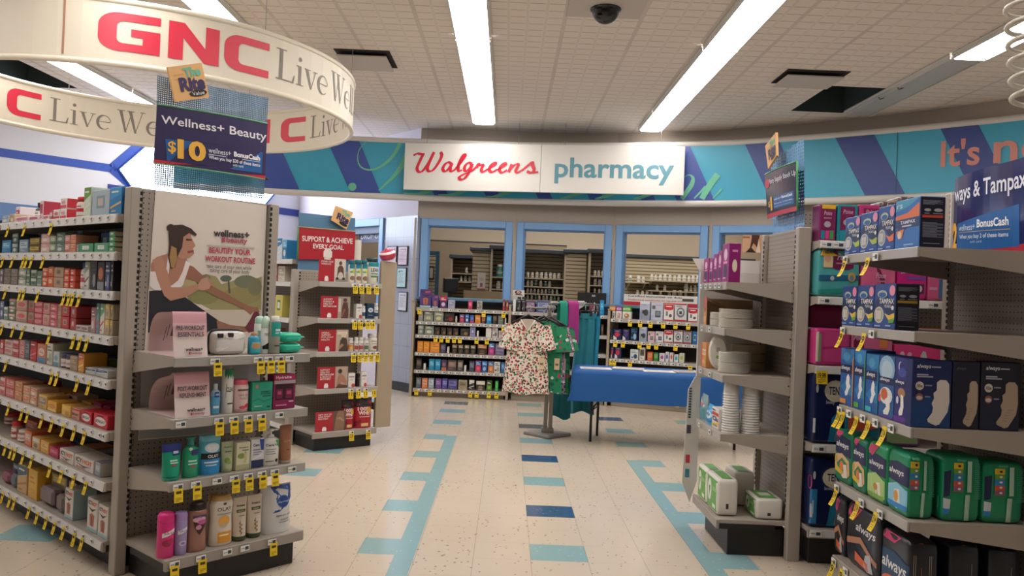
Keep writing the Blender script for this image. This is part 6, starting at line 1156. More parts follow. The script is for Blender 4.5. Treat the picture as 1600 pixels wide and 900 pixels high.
gbox('bright blue tampon carton with orange swirl and dark printed side', z, 1399, 1437, 311, '#2a6cb4', [('p', [(0, .40), (.6, .48), (1, .8), (1, .62), (.5, .40), (0, .32)], '#2a3c70'), ('p', [(0, .68), (.5, .72), (1, .9), (1, .62), (0, .60)], '#d8703c'), ('p', [(0, .78), (.6, .86), (1, 1), (0, 1)], '#3f9ac0'), ('r', 0, 1, .42, .60, '#1c3468'), ('t', 'TAMPAX', .22, .85, .50, .57, '#e4e4e8', .01), ('r', .3, .7, .44, .47, '#c0c8d4'), ('p', [(.05, .36), (.4, .40), (.3, .2), (.15, .2)], '#d87a48'), ('e', .2, .28, .08, .08, '#d8ccb8'), ('t', 'rs', .06, .3, .84, .92, '#c8d8e4', .01), ('r', .4, .8, .05, .08, '#8cb4dc')], SIDE('#c84c3c'), d=.105)
z = ZG[1]
for k, (x0, x1, yt_) in enumerate(((1316, 1338.5, 447), (1339, 1365.5, 446), (1366, 1399, 443.5))): gbox('dark blue tampon carton on the second shelf, %s' % ('farthest of three', 'middle of three', 'nearest with dark printed side')[k], z, x0, x1, yt_, '#1f4488', TPF('#d8b83c', '#a4a08c')+[('p', [(.75, .12), (1, .14), (1, .24), (.75, .2)], '#5c9c3c')], SIDE('#c8a030') if k == 2 else (), d=.105, group='tampon cartons')
z = ZG[2]
AF = lambda band, sky, foot: [('p', [(0, 1), (1, 1), (1, .80), (.5, .74), (0, .82)], sky), ('e', .45, .86, .25, .08, '#4f9ccc'), ('r', 0, 1, .56, .72, '#1a2450'), ('t', 'always', .06, .72, .60, .70, '#e6e6ea', .015, .2), ('p', [(.05, .3), (.5, .45), (1, .5), (1, .18), (.4, .2)], '#2a7cb8'), ('p', [(.5, .5), (.62, .56), (.74, .50), (.72, .40), (.82, .34), (.70, .28), (.60, .18), (.44, .16), (.40, .22), (.52, .30), (.46, .38)], '#e6e4e0'), ('p', [(.95, .0), (1, 0), (1, .9), (.92, .8)], band), ('r', .04, .5, .02, .10, foot)]
for k, (x0, x1, yt_, a) in enumerate(((1313, 1334, 544, ('#d89030', '#3f7cb8', '#d88a3c')), (1334.5, 1352, 546, ('#5ca03c', '#2f80bc', '#5ca83c')), (1352.5, 1373, 553, ('#2a8c94', '#2f84bc', '#3cb4c8')))): gbox('slim blue carton with %s edge stripe' % ('orange', 'green', 'teal')[k], z, x0, x1, yt_, '#1f5aa0', AF(*a), d=.14, group='slim cartons')
gbox('slim carton with a pale blue globe and orange spot', z, 1373.5, 1397, 556, '#2a5c94', [('e', .5, .80, .55, .22, '#8cb4d0'), ('e', .5, .78, .40, .16, '#b0c8d8'), ('r', 0, 1, .54, .66, '#1a2450'), ('t', 'always', .06, .72, .58, .65, '#e6e6ea', .015, .2), ('e', .5, .36, .45, .14, '#d8dce0'), ('e', .38, .38, .24, .10, '#c8643c'), ('p', [(.45, .3), (.75, .36), (.82, .16), (.70, .06), (.4, .05), (.35, .1), (.55, .18)], '#e6e4e0'), ('r', 0, .14, .24, .36, '#d8503c'), ('r', 0, 1, 0, .03, '#5c3c9c')], d=.14)
gbox('slim purple carton with a crescent moon', z, 1397.5, 1419, 559, '#2a2c74', [('e', .40, .87, .16, .08, '#c8c8e0'), ('e', .46, .87, .14, .075, '#2a2c74'), ('e', .55, .78, .32, .07, '#3c4c9c'), ('r', 0, 1, .56, .66, '#1a1f50'), ('t', 'always', .06, .72, .59, .66, '#e6e6ea', .015, .2), ('e', .55, .46, .28, .08, '#a87c58'), ('p', [(.5, .44), (.70, .42), (.76, .25), (.66, .12), (.42, .10), (.38, .16), (.52, .25)], '#e6e4e0'), ('e', .26, .34, .10, .06, '#c8d0dc'), ('r', 0, 1, 0, .09, '#5a2c8c'), ('p', [(.92, 0), (1, 0), (1, .85)], '#6a2c94')], d=.14)
# cartons at the near end face the aisle
def nbox(label, z, x0, x1, yt_, y, d, base, front, **k): return box_prod(label, FGN, z, x0, x1, yt_, y, d, base, front, 'carton', (), (), None, **k)
PAD = lambda c: [('p', [(.62, .68), (.70, .72), (.86, .72), (.94, .66), (.96, .40), (.92, .24), (.72, .05), (.62, .03), (.42, .08), (.40, .12), (.52, .22), (.54, .30), (.50, .36), (.56, .44), (.54, .52), (.62, .56)], c)]
NI = lambda pc, bg2: [('r', 0, 1, 0, .45, bg2), ('t', 'always', .10, .46, .87, .95, '#dcdce4', .015, .25), ('r', .48, .72, .90, .92, '#a8acc0'), ('r', .10, .40, .78, .80, '#a8acc0'), ('r', .10, .52, .75, .77, '#a8acc0'), ('e', .18, .62, .11, .065, '#d4ccc4'), ('t', '10x', .11, .26, .595, .645, '#2a2430', .02), ('r', .32, .5, .62, .64, '#8c90a8'), ('e', .18, .45, .10, .06, '#8c5c58'), ('e', .18, .44, .08, .03, '#d4c4bc'), ('r', .32, .46, .45, .47, '#8c90a8')]+PAD(pc)
nbox('blue overnight carton with a white pad, leftmost at shelf end', z, 1424, 1487, 563, .014, .05, '#16245c', NI('#dcd6d0', '#15427c'))
u0 = FGN.hit(1488, 600, .01)[0]
nbox('dark carton with beige pad, middle at shelf end', z, 1488, 1531, 565, .012, .05, '#14162e', [('t', 'always', .10, .46, .87, .93, '#5c5c6c', .01, .25)]+PAD('#b8a490')+[('r', .5+.03*i, .64+.03*i, .14+.04*i, .147+.04*i, '#8c7c70') for i in range(5)])
nbox('dark carton with beige pad and round badge, right at shelf end', z, 1532, 1594, 566, .012, .05, '#131428', NI('#b4a08c', '#141c38')+[('r', .56+.03*i, .68+.03*i, .14+.04*i, .147+.04*i, '#8c7c70') for i in range(5)])
# shelf four: green soft packs
z = ZG[3]
def soft(label, fr, z, x0, x1, yt_, y, d, col, items, right=(), e=.25, group=None, rgh=.28, dz=0, nm='soft_pack'):
    u, wd, h = pmeas(fr, z+dz, x0, x1, yt_, y); t = prod(nm, label, 'pack', fr, u, y, z+dz+.001, group); puffy_mesh(wd, h, d, col, items, e, rgh, right).build('pack_body', t); return t
AW = lambda a, b, c, d: [('t', 'always', a, b, c, d, '#e4e2e0', .015, .2)]
G1 = [('p', [(.04, .55), (.96, .52), (.92, .86), (.5, .90), (.1, .86)], '#1b2350'), ('p', [(.05, .90), (.3, .84), (.5, .97), (.1, .97)], '#d0406c')]+AW(.14, .85, .64, .78)+[('p', [(.06, .30), (.10, .50), (.5, .56), (.9, .46), (.94, .2), (.8, .12), (.1, .22)], '#d8b07c'), ('p', [(.2, .34), (.5, .48), (.8, .40), (.8, .2), (.25, .28)], '#2a7c4c'), ('p', [(.1, .2), (.7, .12), (.72, .2), (.1, .28)], '#d8b82c'), ('e', .5, .32, .12, .09, '#d8783c'), ('p', [(.6, .36), (.78, .38), (.84, .14), (.6, .10), (.5, .14), (.64, .2)], '#e0d8cc'), ('r', .1, .2, .36, .48, '#c8b030')]
soft('green pack with yellow band, farthest on the fourth shelf', FG, z, 1303.5, 1330, 672, .02, .09, '#0f7c58', G1, group='green packs'); soft('green pack with yellow band, second on the fourth shelf', FG, z, 1331, 1353, 684, .02, .09, '#0f7c58', G1, group='green packs')
soft('light green pack with pink corner, third on the fourth shelf', FG, z, 1354, 1385, 692, .02, .09, '#1c8f5c', [('p', [(.05, .5), (.95, .46), (.95, .78), (.5, .82), (.1, .78)], '#1b2350')]+AW(.14, .85, .58, .70)+[('p', [(.04, .84), (.3, .76), (.6, .96), (.2, .97)], '#c84870'), ('p', [(.05, .1), (.05, .42), (.5, .50), (.94, .40), (.94, .1)], '#a8c87c'), ('p', [(.55, .34), (.72, .36), (.78, .1), (.6, .06), (.5, .1)], '#e0dccc'), ('e', .5, .26, .1, .06, '#c88c44'), ('r', .1, .9, .06, .14, '#7ca848')], group='green packs')
BIGR = [('r', .08, .40, .80, .90, '#e0c028'), ('r', .08, .40, .72, .80, '#6c9c3c'), ('r', .08, .40, .62, .72, '#2a84c0'), ('r', .08, .40, .54, .62, '#d0503c'), ('r', .08, .40, .46, .54, '#8c5c78')]+[('e', .28, .85-.088*i, .05, .02, '#2c2a28' if i == 0 else '#dcdcd8') for i in range(5)]+[('r', .50, .62, .03, .42, '#a8c8b4'), ('r', .56, .66, .46, .92, '#a8c8b4')]+[('r', .72, .95, .88-.03*i, .892-.03*i, '#3f9c74') for i in range(18)]+[('r', .1, .35, .93, .97, '#6cb894')]
soft('large green pack with colour-bar side, first of the big ones', FG, z, 1386, 1419, 704, .02, .11, '#0e8a5e', [('p', [(.05, .52), (.98, .48), (.98, .80), (.5, .84), (.1, .80)], '#1a2350')]+AW(.10, .80, .60, .72)+[('p', [(.06, .12), (.06, .42), (.5, .50), (.96, .42), (.96, .12)], '#8cc4dc'), ('p', [(.4, .38), (.62, .40), (.68, .12), (.5, .08), (.36, .12)], '#dfe0dc'), ('e', .48, .28, .10, .09, '#d8943c'), ('r', .06, .96, .10, .18, '#2a84c8')], BIGR, .22, 'large green packs')
BF = [('p', [(0, .36), (.20, .40), (.22, .78), (0, .74)], '#16204c'), ('p', [(0, .12), (.20, .14), (.22, .34), (0, .36)], '#c8d4d8'), ('r', 0, .2, .12, .2, '#2a84c8'), ('r', .28, .52, .80, .89, '#e0c028'), ('r', .28, .52, .72, .80, '#6c9c3c'), ('r', .28, .52, .62, .72, '#2a84c0'), ('r', .28, .52, .54, .62, '#d0503c'), ('r', .28, .52, .46, .54, '#8c5c78')]+[('e', .42, .845-.085*i, .04, .018, '#2c2a28' if i == 0 else '#dcdcd8') for i in range(5)]+[('r', .58, .70, .03, .42, '#a8c8b4'), ('r', .62, .73, .46, .92, '#a8c8b4')]+[('r', .78, .96, .88-.03*i, .892-.03*i, '#3f9c74') for i in range(18)]+[('t', 'always', .32, .55, .91, .96, '#6cb894', .01, .2)]
for k, (x0, x1, yt_) in enumerate(((1472, 1533, 712), (1535, 1600, 722))): soft('large green pack facing the aisle, %s' % ('middle of the big ones', 'at the right edge')[k], FGN, z, x0, x1, yt_, .02, .16, '#0e8a5e', BF, (), .22, 'large green packs')
# base: black packs
z = ZG[4]; BK = [('p', [(.06, .78), (.3, .74), (.5, .95), (.2, .97)], '#cc3a68')]+AW(.35, .92, .56, .72)+[('p', [(.06, .40), (.5, .52), (.96, .28), (.96, .20), (.5, .42), (.06, .30)], '#b07a5c'), ('p', [(.35, .12), (.75, .06), (.72, .18), (.35, .26)], '#d8643c'), ('p', [(.66, .30), (.80, .34), (.88, .08), (.70, .05), (.62, .12)], '#bdb8bc')]
soft('black pack with tan swoosh, farthest on the base shelf', FG, z, 1303, 1319, 777, .03, .10, '#23252c', BK, group='black packs'); soft('black pack with tan swoosh, second on the base shelf', FG, z, 1320, 1372, 792, .03, .14, '#22252e', BK, group='black packs')
B2k = [('p', [(.0, .86), (.5, .84), (.7, .97), (.1, .98)], '#c8386a'), ('p', [(.02, .2), (.98, .1), (.98, .62), (.5, .72), (.02, .68)], '#1f4464')]+AW(.08, .92, .36, .60)+[('e', .45, .20, .36, .13, '#d8643c')]
soft('black pack with blue panel and orange strap, nearest on the base shelf', FG, z, 1375, 1420, 832, .02, .125, '#1c1d26', B2k, [('r', .36, .50, .02, .97, '#c8683c')]+[('r', .15+.06*i, .165+.06*i, .4, .8, '#b8aca0') for i in range(2)]+[('r', .66+.06*i, .675+.06*i, .4, .8, '#b8aca0') for i in range(2)], .22)
for k, (x0, x1, yt_) in enumerate(((1470, 1528, 850), (1532, 1590, 856))): soft('black pack with orange strap, %s at the near end of base shelf' % ('left', 'right')[k], FGN, z, x0+12, x1+4, yt_, .02, .18, '#1b1c24', [('p', [(.38, .02), (.50, .02), (.54, .97), (.42, .97)], '#c0623c'), ('r', .7, .72, .3, .7, '#8c8480'), ('e', .86, .4, .05, .08, '#b4b0b0')], (), .25, 'black packs with straps')

# ------------------------------------------------------------------ right: incontinence packs behind
z = ZH[0]; PO = [('p', [(.08, .30), (.92, .30), (.92, .92), (.08, .92)], '#7c1c50'), ('t', 'Poise', .28, .78, .72, .84, '#dcb0c8', .01, .2), ('r', .25, .75, .62, .66, '#b87c9c'), ('e', .5, .46, .22, .09, '#b0a8b4'), ('r', .10, .34, .04, .28, '#1c8c9c'), ('r', .38, .62, .04, .28, '#d83c84'), ('r', .66, .90, .04, .28, '#3c9c4c')]
box_prod('magenta carton under a yellow flag, top shelf', FH, z, 1275, 1306, 320, .03, .10, '#8f1f66', PO+[('r', .12, 1, .90, 1.02, '#e8b830')], left=[('r', 0, 1, 0, 1, '#6c1850')])
box_prod('magenta and teal carton, second on the top shelf', FH, z, 1308, 1340, 320, .03, .10, '#1c8c98', [('p', [(.12, .30), (.88, .36), (.88, .96), (.12, .96)], '#7c1c50'), ('t', 'Poise', .28, .78, .76, .88, '#dcb0c8', .01, .2), ('e', .5, .52, .22, .09, '#b0a8b4'), ('r', .12, .88, .02, .28, '#1f94a8')])
box_prod('pink and teal carton partly behind the tampon boxes', FH, z, 1341.5, 1374, 320, .03, .10, '#c43c7c', [('p', [(.2, .3), (.95, .36), (.95, .92), (.2, .92)], '#8c1c50'), ('t', 'Poise', .34, .84, .76, .88, '#dcb0c8', .01, .2)])
for k, (x0, x1) in enumerate(((1376, 1402), (1404, 1436), (1438, 1472))): soft('white and brown wrapped pack on the back top shelf, %s' % ('left', 'middle', 'right')[k], FH, z, x0, x1, (314, 306, 309)[k], .04, .18, '#4c3c3a', [('p', [(.0, .6), (.45, .98), (.6, .98), (.2, .5)], '#d0ccc8'), ('p', [(.6, .1), (.9, .1), (.8, .9), (.7, .9)], '#c8c0bc')], group='wrapped packs on the back top shelf')
z = ZH[1]
soft('teal pack with wine-red label and yellow NEW flag', FH, z, 1265.5, 1344, 388, .02, .14, '#4fa8a8', [('p', [(.34, .60), (.44, .56), (.72, .56), (.84, .60), (.84, .97), (.34, .97)], '#6c1a44'), ('t', 'Poise', .46, .76, .76, .90, '#dcbcd0', .01, .2), ('r', .42, .8, .68, .71, '#a87090'), ('p', [(.03, .32), (.97, .36), (.97, .46), (.03, .44)], '#1c5c84'), ('p', [(.03, .14), (.97, .2), (.97, .12), (.03, .05)], '#2c9488'), ('e', .34, .38, .05, .05, '#b8c0c4'), ('e', .80, .42, .09, .10, '#c8a040'), ('e', .80, .40, .05, .06, '#5c8c9c'), ('r', .12, .34, .60, .90, '#dcc490'), ('e', .22, .78, .08, .07, '#d8a48c'), ('r', .05, .44, .84, 1.0, '#e6b428'), ('t', 'NEW!', .15, .32, .88, .95, '#4c3c20', .02)], e=.2, nm='soft_pack')
soft('light pink pack beside the teal pack', FH, z, 1346, 1401, 405, .02, .14, '#d8648c', [('p', [(.40, .02), (.72, .02), (.72, .95), (.40, .95)], '#7c1c44'), ('t', 'Poise', .42, .70, .52, .66, '#dcb0c8', .01, .2), ('r', .42, .7, .42, .46, '#b87c9c'), ('r', .46, .66, .1, .3, '#a8708c')], e=.2)
soft('hot magenta pack reading pads for women', FH, z, 1402, 1449, 416, .02, .12, '#c41c78', [('t', 'pads for women', .12, .95, .76, .86, '#e8c4d8', .015), ('r', .3, .95, .60, .70, '#7c3c9c'), ('r', .5, .9, .2, .48, '#54163c'), ('e', .75, .34, .08, .10, '#c8b0bc')], e=.2)
soft('rose pink pack at the right of the second back shelf', FH, z, 1450, 1474, 428, .02, .14, '#cf5c88', [('r', .7, .95, .1, .8, '#3c6c9c'), ('r', .1, .6, .4, .5, '#d890b0')], e=.2)
z = ZH[2]
soft('bright pink pack at the front left of the middle back shelf', FH, z, 1267, 1329, 513, .02, .16, '#cc3c84', [('r', .03, .10, .1, .9, '#d8ccc0'), ('r', .11, .17, .1, .85, '#7c9c6c'), ('p', [(.25, .1), (.95, .1), (.95, .9), (.25, .9)], '#d4488c'), ('r', .82, .92, .25, .55, '#d8a048'), ('p', [(.2, .5), (.95, .55), (.95, .5), (.2, .44)], '#b82c74')], e=.16)
soft('dark rose pack stacked behind the bright pink pack', FH, z, 1264, 1318, 477, .20, .15, '#8c1c50', [('p', [(.1, .5), (.9, .55), (.9, .9), (.1, .9)], '#a0285c')], e=.18)
soft('pale pink pack with a wine-red label, middle back shelf', FH, z, 1330, 1396, 518, .02, .14, '#d06890', [('p', [(.02, .05), (.36, .05), (.36, .95), (.02, .95)], '#7c1c44'), ('t', 'Poise', .06, .32, .74, .86, '#dcb0c8', .01, .2), ('p', [(.66, .55), (.86, .55), (.86, .9), (.76, .78), (.66, .9)], '#d88048')], e=.18)
box_prod('hot pink floral carton on the middle back shelf', FH, z, 1397.5, 1474, 540, .02, .12, '#d8367c', [('e', .15, .6, .05, .14, '#e8b0c8'), ('e', .22, .4, .04, .12, '#a81c54'), ('e', .30, .6, .05, .12, '#e8a0c0'), ('e', .38, .45, .04, .12, '#a81c54'), ('p', [(.48, .3), (.58, .8), (.64, .75), (.68, .4), (.85, .28), (.85, .2), (.5, .2)], '#c8bcc0'), ('r', .0, 1, 0, .1, '#b42464')])
box_prod('yellow and red flat box behind the pink packs', FH, z, 1436, 1474, 512, .16, .10, '#d0a83c', [('r', 0, 1, .5, 1, '#c83c44')])
TN = [('e', .70, .74, .40, .17, '#1f2a54'), ('e', .72, .73, .36, .15, '#d8d0b8'), ('e', .75, .74, .30, .11, '#e4dcc8'), ('t', 'TENA', .50, .98, .68, .79, '#1f2a54', .02), ('t', 'Serenity', .42, .70, .54, .60, '#c8ccd8', .01, .1), ('p', [(.52, .03), (.62, .36), (.98, .52), (.98, .03)], '#1c7ca0'), ('p', [(.72, .06), (.82, .28), (.94, .36), (.97, .10), (.80, .03)], '#8c8498'), ('r', .03, .10, .15, .35, '#c8ccd4'), ('e', .12, .76, .04, .06, '#b8bcc8')]
z = ZH[3]; soft('navy pack on the fourth back shelf', FH, z, 1257, 1318, 580, .02, .17, '#14204e', TN, e=.18, group='navy packs', nm='soft_pack')
soft('orange and teal pack right of the upper navy pack', FH, z, 1319.5, 1378, 640, .02, .17, '#1c6c84', [('p', [(.1, .3), (.9, .5), (.9, .9), (.1, .85)], '#c8502c'), ('e', .4, .3, .2, .15, '#7c6c84')], e=.2)
soft('green and violet pack beside the orange pack', FH, z, 1380, 1440, 645, .02, .17, '#6c3c7c', [('p', [(.1, .1), (.9, .1), (.9, .5), (.1, .4)], '#8ca86c')], e=.2)
z = ZH[4]; soft('navy pack on the base shelf with a light blue corner', FH, z, 1253, 1318, 717, .02, .17, '#14204e', TN+[('r', .02, .22, .06, .56, '#2c7cb4'), ('r', .08, .12, .2, .4, '#a8c4dc'), ('e', .02, .66, .04, .10, '#a83c7c')], e=.18, group='navy packs')
soft('navy and plum pack right of the base shelf navy pack', FH, z, 1324, 1385, 740, .02, .17, '#1c2450', [('p', [(.2, .1), (.5, .3), (.5, .6), (.2, .4)], '#7c2c6c')], e=.2)
# ------------------------------------------------------------------ shelving units under the pharmacy windows
FU1 = Fr(-1.184, 10.60, -1.4); FU2 = Fr(.062, 10.565, -7.0); FU3 = Fr(1.345, 10.405, -21.6)
m_peg0 = M('#3a332c', .7); m_sh = M('#a89c8c', .5)
ZU1 = [1.135, .905, .668, .415, .170]
def rowpts(fr, z, xs): # image points along a shelf front
    o = []
    for x in xs:
        lo, hi = 440, 660
        for _ in range(24):
            m_ = (lo+hi)/2
            if fr.hit(x, m_, 0)[1] > z: lo = m_
            else: hi = m_
        o.append((x, lo))
    return o
import itertools
ZU1 = [1.168, .989, .812, .579, .349, .108]
gondola('counter_shelving', 'low shelving unit of small cartons under the first pharmacy window', FU1, 1.22, .36, 1.24, ZU1[5], ZU1[:5],
    tags=[rowpts(FU1, ZU1[0], (656, 756, 787)), rowpts(FU1, ZU1[1], (787,)), rowpts(FU1, ZU1[2], (681, 690, 700, 710, 719, 745, 761)), [], [], rowpts(FU1, ZU1[5], (651, 672, 735, 745, 764, 776))],
    labels=[rowpts(FU1, ZU1[0], range(675, 790, 14)), rowpts(FU1, ZU1[1], range(658, 790, 10)), rowpts(FU1, ZU1[2], range(655, 790, 10)), rowpts(FU1, ZU1[3], range(653, 790, 10)), rowpts(FU1, ZU1[4], range(653, 790, 10)), rowpts(FU1, ZU1[5], range(656, 785, 10))],
    posts=False, peg=m_peg0, kick=m_sh, deckcol=m_sh, tagsize=(.05, .062, .004), labsize=(.048, .028), lip=.045)
ZU2 = [1.165, .904, .66, .42, .156]
gondola('counter_shelving', 'low shelving unit of cosmetics behind the clothing rack', FU2, 1.27, .36, 1.24, ZU2[4], ZU2[:4], labels=[rowpts(FU2, ZU2[0], (804, 815, 920, 930, 940)), rowpts(FU2, ZU2[1], (925, 935)), rowpts(FU2, ZU2[2], (925, 935)), [], rowpts(FU2, ZU2[4], (800, 809, 818, 828, 838))],
    posts=False, peg=m_peg0, kick=m_sh, deckcol=m_sh, labsize=(.05, .03), lip=.045)
ZU3 = [1.130, .858, .618, .38, .156]
gondola('counter_shelving', 'low shelving unit of health monitors behind the blue table', FU3, 1.25, .36, 1.20, ZU3[4], ZU3[:4],
    tags=[rowpts(FU3, ZU3[0], (985, 1001, 1017, 1037, 1056, 1076)), rowpts(FU3, ZU3[1], (962, 974, 1000, 1014, 1026, 1056)), rowpts(FU3, ZU3[2], (950, 960, 985, 1079)), [], rowpts(FU3, ZU3[4], (1059,))],
    labels=[rowpts(FU3, ZU3[0], range(955, 1090, 15)), rowpts(FU3, ZU3[1], range(953, 1090, 13)), rowpts(FU3, ZU3[2], range(951, 1080, 10)), [], rowpts(FU3, ZU3[4], (975, 989, 1003, 1016, 1031))],
    posts=False, peg=m_peg0, kick=m_sh, deckcol=m_sh, tagsize=(.05, .062, .004), labsize=(.05, .03), lip=.045)
for fr, x, nm in ((FU1, -.03, 'left end of the counter shelving'), (FU1, 1.235, 'between first and second counter units'), (FU2, 1.278, 'between second and third counter units')):
    t = thing('partition_panel', 'beige upright partition %s' % nm, 'panel', fr.P(x, 0), fr.ang); MB().box(-.022, .011, -.02, .36, 0, 1.235, M('#a29482', .55), .004).build('panel_sheet', t); MB().box(-.025, .014, -.022, .362, 1.235, 1.255, M('#8f8372', .5)).build('panel_cap', t)
BLK, OLV = '#2a2520', '#8d9186'
def many(fr, z, y, spec, where, group, d=.08):
    boxes = []
    for i, (x0, x1, yt_, c, st, c2, c3, ds) in enumerate(sorted(spec, key=lambda q: q[0])):
        u, wd, h = pmeas(fr, z, x0, x1, yt_, y); u0 = max(u-wd/2, boxes[-1]+.001 if boxes else .014); u1 = u+wd/2; boxes.append(u1)
        if u1-u0 < .01: continue
        mb = carton_mesh(u1-u0-.003, max(.03, h), d, c, style(st, c2, c3), ch=.003)
        tag(mb.build('carton', None, fr.P((u0+u1)/2, y, z+.0008), fr.ang), '%s, %s, %s from the left' % (ds, where, ORD[i]), 'box', group)
S = '#dcd8d0'
U1 = [
 [(656, 674, 452, '#4f3878', 7, '#b8a8cc', '#a8243c', 'tall purple gift carton with red rose'), (675, 685, 461, '#5c4080', 7, '#b8a8cc', '#a8243c', 'purple and white carton with red rose'), (687, 698.5, 463, '#3c2c5c', 0, '#c02c4c', '#c8b8d0', 'dark violet carton with rose heart'), (700, 710.5, 469, '#b0acc0', 1, '#8088b0', S, 'white and lilac carton'), (731.5, 738, 470, '#c02c54', 1, '#d8688c', '#e0a0b4', 'small red-pink carton'), (745, 753.5, 470, '#a8a49c', 4, '#5c5850', '#7c7870', 'small grey carton'), (785.5, 789, 468, '#8c3c30', 2, '#c8302c', '#d8a890', 'slim brown carton with red foot'), (790.5, 794.5, 469, '#8c3c30', 2, '#c8302c', '#d8a890', 'slim brown carton with red foot')],
 [(653.5, 661, 485, OLV, 1, '#b0a8a0', '#6c7068', 'grey carton'), (662, 677, 486, '#8c9084', 0, '#6c7064', '#b8bc8c', 'wide grey-green carton'), (678, 693, 487, '#888c80', 0, '#9ca080', '#c8c48c', 'wide grey-green carton with yellow edge'), (694, 710, 489, BLK, 4, '#4c443c', '#8c2c2c', 'wide black carton'), (711.5, 714, 494, S, 6, '#ffffff', S, 'slim white card divider'), (718, 725.5, 491, '#b83c5c', 0, '#2c5c94', '#d0506c', 'red and blue carton'), (726.5, 733, 491, '#2c5c9c', 0, '#3c7cc0', '#d8e0e8', 'blue carton'), (734, 741, 492, '#3c5ca0', 2, '#b83c6c', '#5c84c0', 'blue and rose carton'), (742, 751, 492, '#d87c2c', 1, '#e09848', '#ecc890', 'orange carton'), (752, 759, 494, '#3c3440', 1, '#c8784c', '#5c4c5c', 'dark plum carton'), (760, 768, 493, '#2c80b8', 1, '#5ca8d8', '#a8d0e8', 'bright blue carton'), (769.5, 777, 492, BLK, 1, '#6c5c4c', '#8c7c64', 'black and tan carton'), (778, 787, 493, '#6c7468', 1, '#8c9484', '#4c5448', 'dark olive carton'), (788.5, 791, 497, S, 6, '#ffffff', S, 'slim white card divider')],
 [(653, 662, 508, '#7c8478', 0, '#98a090', '#b8bcac', 'grey carton'), (663, 678, 509, '#868c80', 0, '#6c7468', '#c8ccb8', 'wide grey-green carton')]+[(679+9.6*i, 687.5+9.6*i, 511+.5*i, BLK, 4, '#5c4c3c', '#7c5c3c', 'black carton with bronze ring') for i in range(4)]+[(719, 733, 513, BLK, 4, '#5c4c3c', '#8c6c44', 'wide black carton with bronze ring'), (734, 743, 511, '#8c8cb0', 5, '#6c6c98', '#c8c8d8', 'lilac-grey carton'), (745, 748, 517, S, 6, '#ffffff', S, 'slim white card divider'), (759, 768, 512, S, 6, '#ffffff', S, 'plain white carton'), (769, 778, 512, '#d0ccc4', 4, '#8c3c44', '#6c6c6c', 'white carton with small red ring'), (779, 790, 517, '#d4ccc8', 1, '#b89c98', '#a87c7c', 'white and blush carton')],
 [(652, 661, 533, '#dc8830', 1, '#e8a04c', '#c87420', 'orange carton'), (661.5, 671, 533.5, '#dc8830', 1, '#e8a04c', '#c87420', 'orange carton'), (672, 687, 534, '#dc8a34', 1, '#e8a04c', '#c87420', 'wide orange carton'), (688, 696.5, 537, '#4c4458', 1, '#6c6478', '#8c849c', 'slate violet carton'), (698.5, 702, 542, S, 6, '#ffffff', S, 'slim white card divider')]+[(706+9.6*i, 714.5+9.6*i, 538+.4*i, BLK, 0, '#8c7c5c', '#5c4c3c', 'black carton with tan top band') for i in range(4)]+[(746, 761, 538, BLK, 0, '#c87c3c', '#5c4c3c', 'wide black carton with orange lettering'), (763, 772.5, 536, '#b03c7c', 0, '#2c84b8', '#d0609c', 'magenta carton with blue top'), (773.5, 788, 537, '#6c6480', 1, '#8c84a0', '#4c4460', 'grey-violet carton')],
 [(650, 659, 560, BLK, 1, '#6c5c50', '#8c7464', 'black carton'), (661.5, 665, 568, S, 6, '#ffffff', S, 'slim white card divider'), (670, 679, 561, '#1f80a8', 1, '#4ca8cc', '#a8d4e4', 'turquoise carton'), (679.5, 688.5, 561.5, '#1f80a8', 1, '#4ca8cc', '#a8d4e4', 'turquoise carton'), (689.5, 698, 562, '#4c3c54', 2, '#c8704c', '#7c6480', 'plum carton with orange foot'), (699, 713.5, 562.5, '#4c4044', 1, '#8c7468', '#b89880', 'wide brown carton'), (714.5, 723.5, 563, '#544a48', 1, '#9c8c80', '#b8a898', 'taupe carton'), (725, 728.5, 571, S, 6, '#ffffff', S, 'slim white card divider'), (733, 741.5, 564, '#3c3c4c', 1, '#6c6c80', '#8c8ca0', 'slate carton'), (742.5, 751.5, 564, '#c83c58', 0, '#2c74b8', '#e0607c', 'red carton with blue top'), (752.5, 761.5, 564.5, '#2c5494', 0, '#3c84c8', '#a8b8dc', 'royal blue carton'), (762.5, 771.5, 565, '#d08044', 0, '#2c74b0', '#e8a868', 'orange carton with blue top'), (772, 781.5, 565.5, '#d8d8d4', 4, '#3c3c3c', '#9c9c98', 'white carton'), (782.5, 789, 566, '#2c5c90', 1, '#5c8cc0', '#a8c4dc', 'blue carton at the end')],
 [(650, 658, 590, '#5c6068', 1, '#7c8088', '#9ca0a8', 'grey carton'), (659, 668, 591, '#d87c50', 1, '#e8a07c', '#8c7c88', 'coral orange carton'), (669, 678, 591.5, '#9ca8b8', 1, '#c8d0d8', '#7c8898', 'pale blue-grey carton'), (680, 689.5, 592, '#6c4c88', 1, '#8c6ca8', '#b8a0c8', 'violet carton'), (690.5, 699, 592, '#4c4894', 1, '#7c78b8', '#a8a4d0', 'indigo carton'), (700, 714.5, 593, '#4c4880', 1, '#7c7cb0', '#3c3868', 'wide indigo carton'), (716, 730, 594, '#a89c80', 1, '#8c8068', '#5c5444', 'wide khaki carton'), (732.5, 741.5, 593.5, '#3c3834', 3, '#d0ccc4', '#dcd8d0', 'black carton with white diagonal'), (743.5, 758, 595, '#3c342c', 0, '#dcd4c0', '#8c7460', 'wide dark carton with white lettering'), (760, 768.5, 595, '#5c8c30', 0, '#3c4c2c', '#8cb454', 'olive green carton'), (773.5, 778.5, 595.5, '#3fae54', 1, '#6cc880', '#2c8c40', 'slim bright green carton')]]
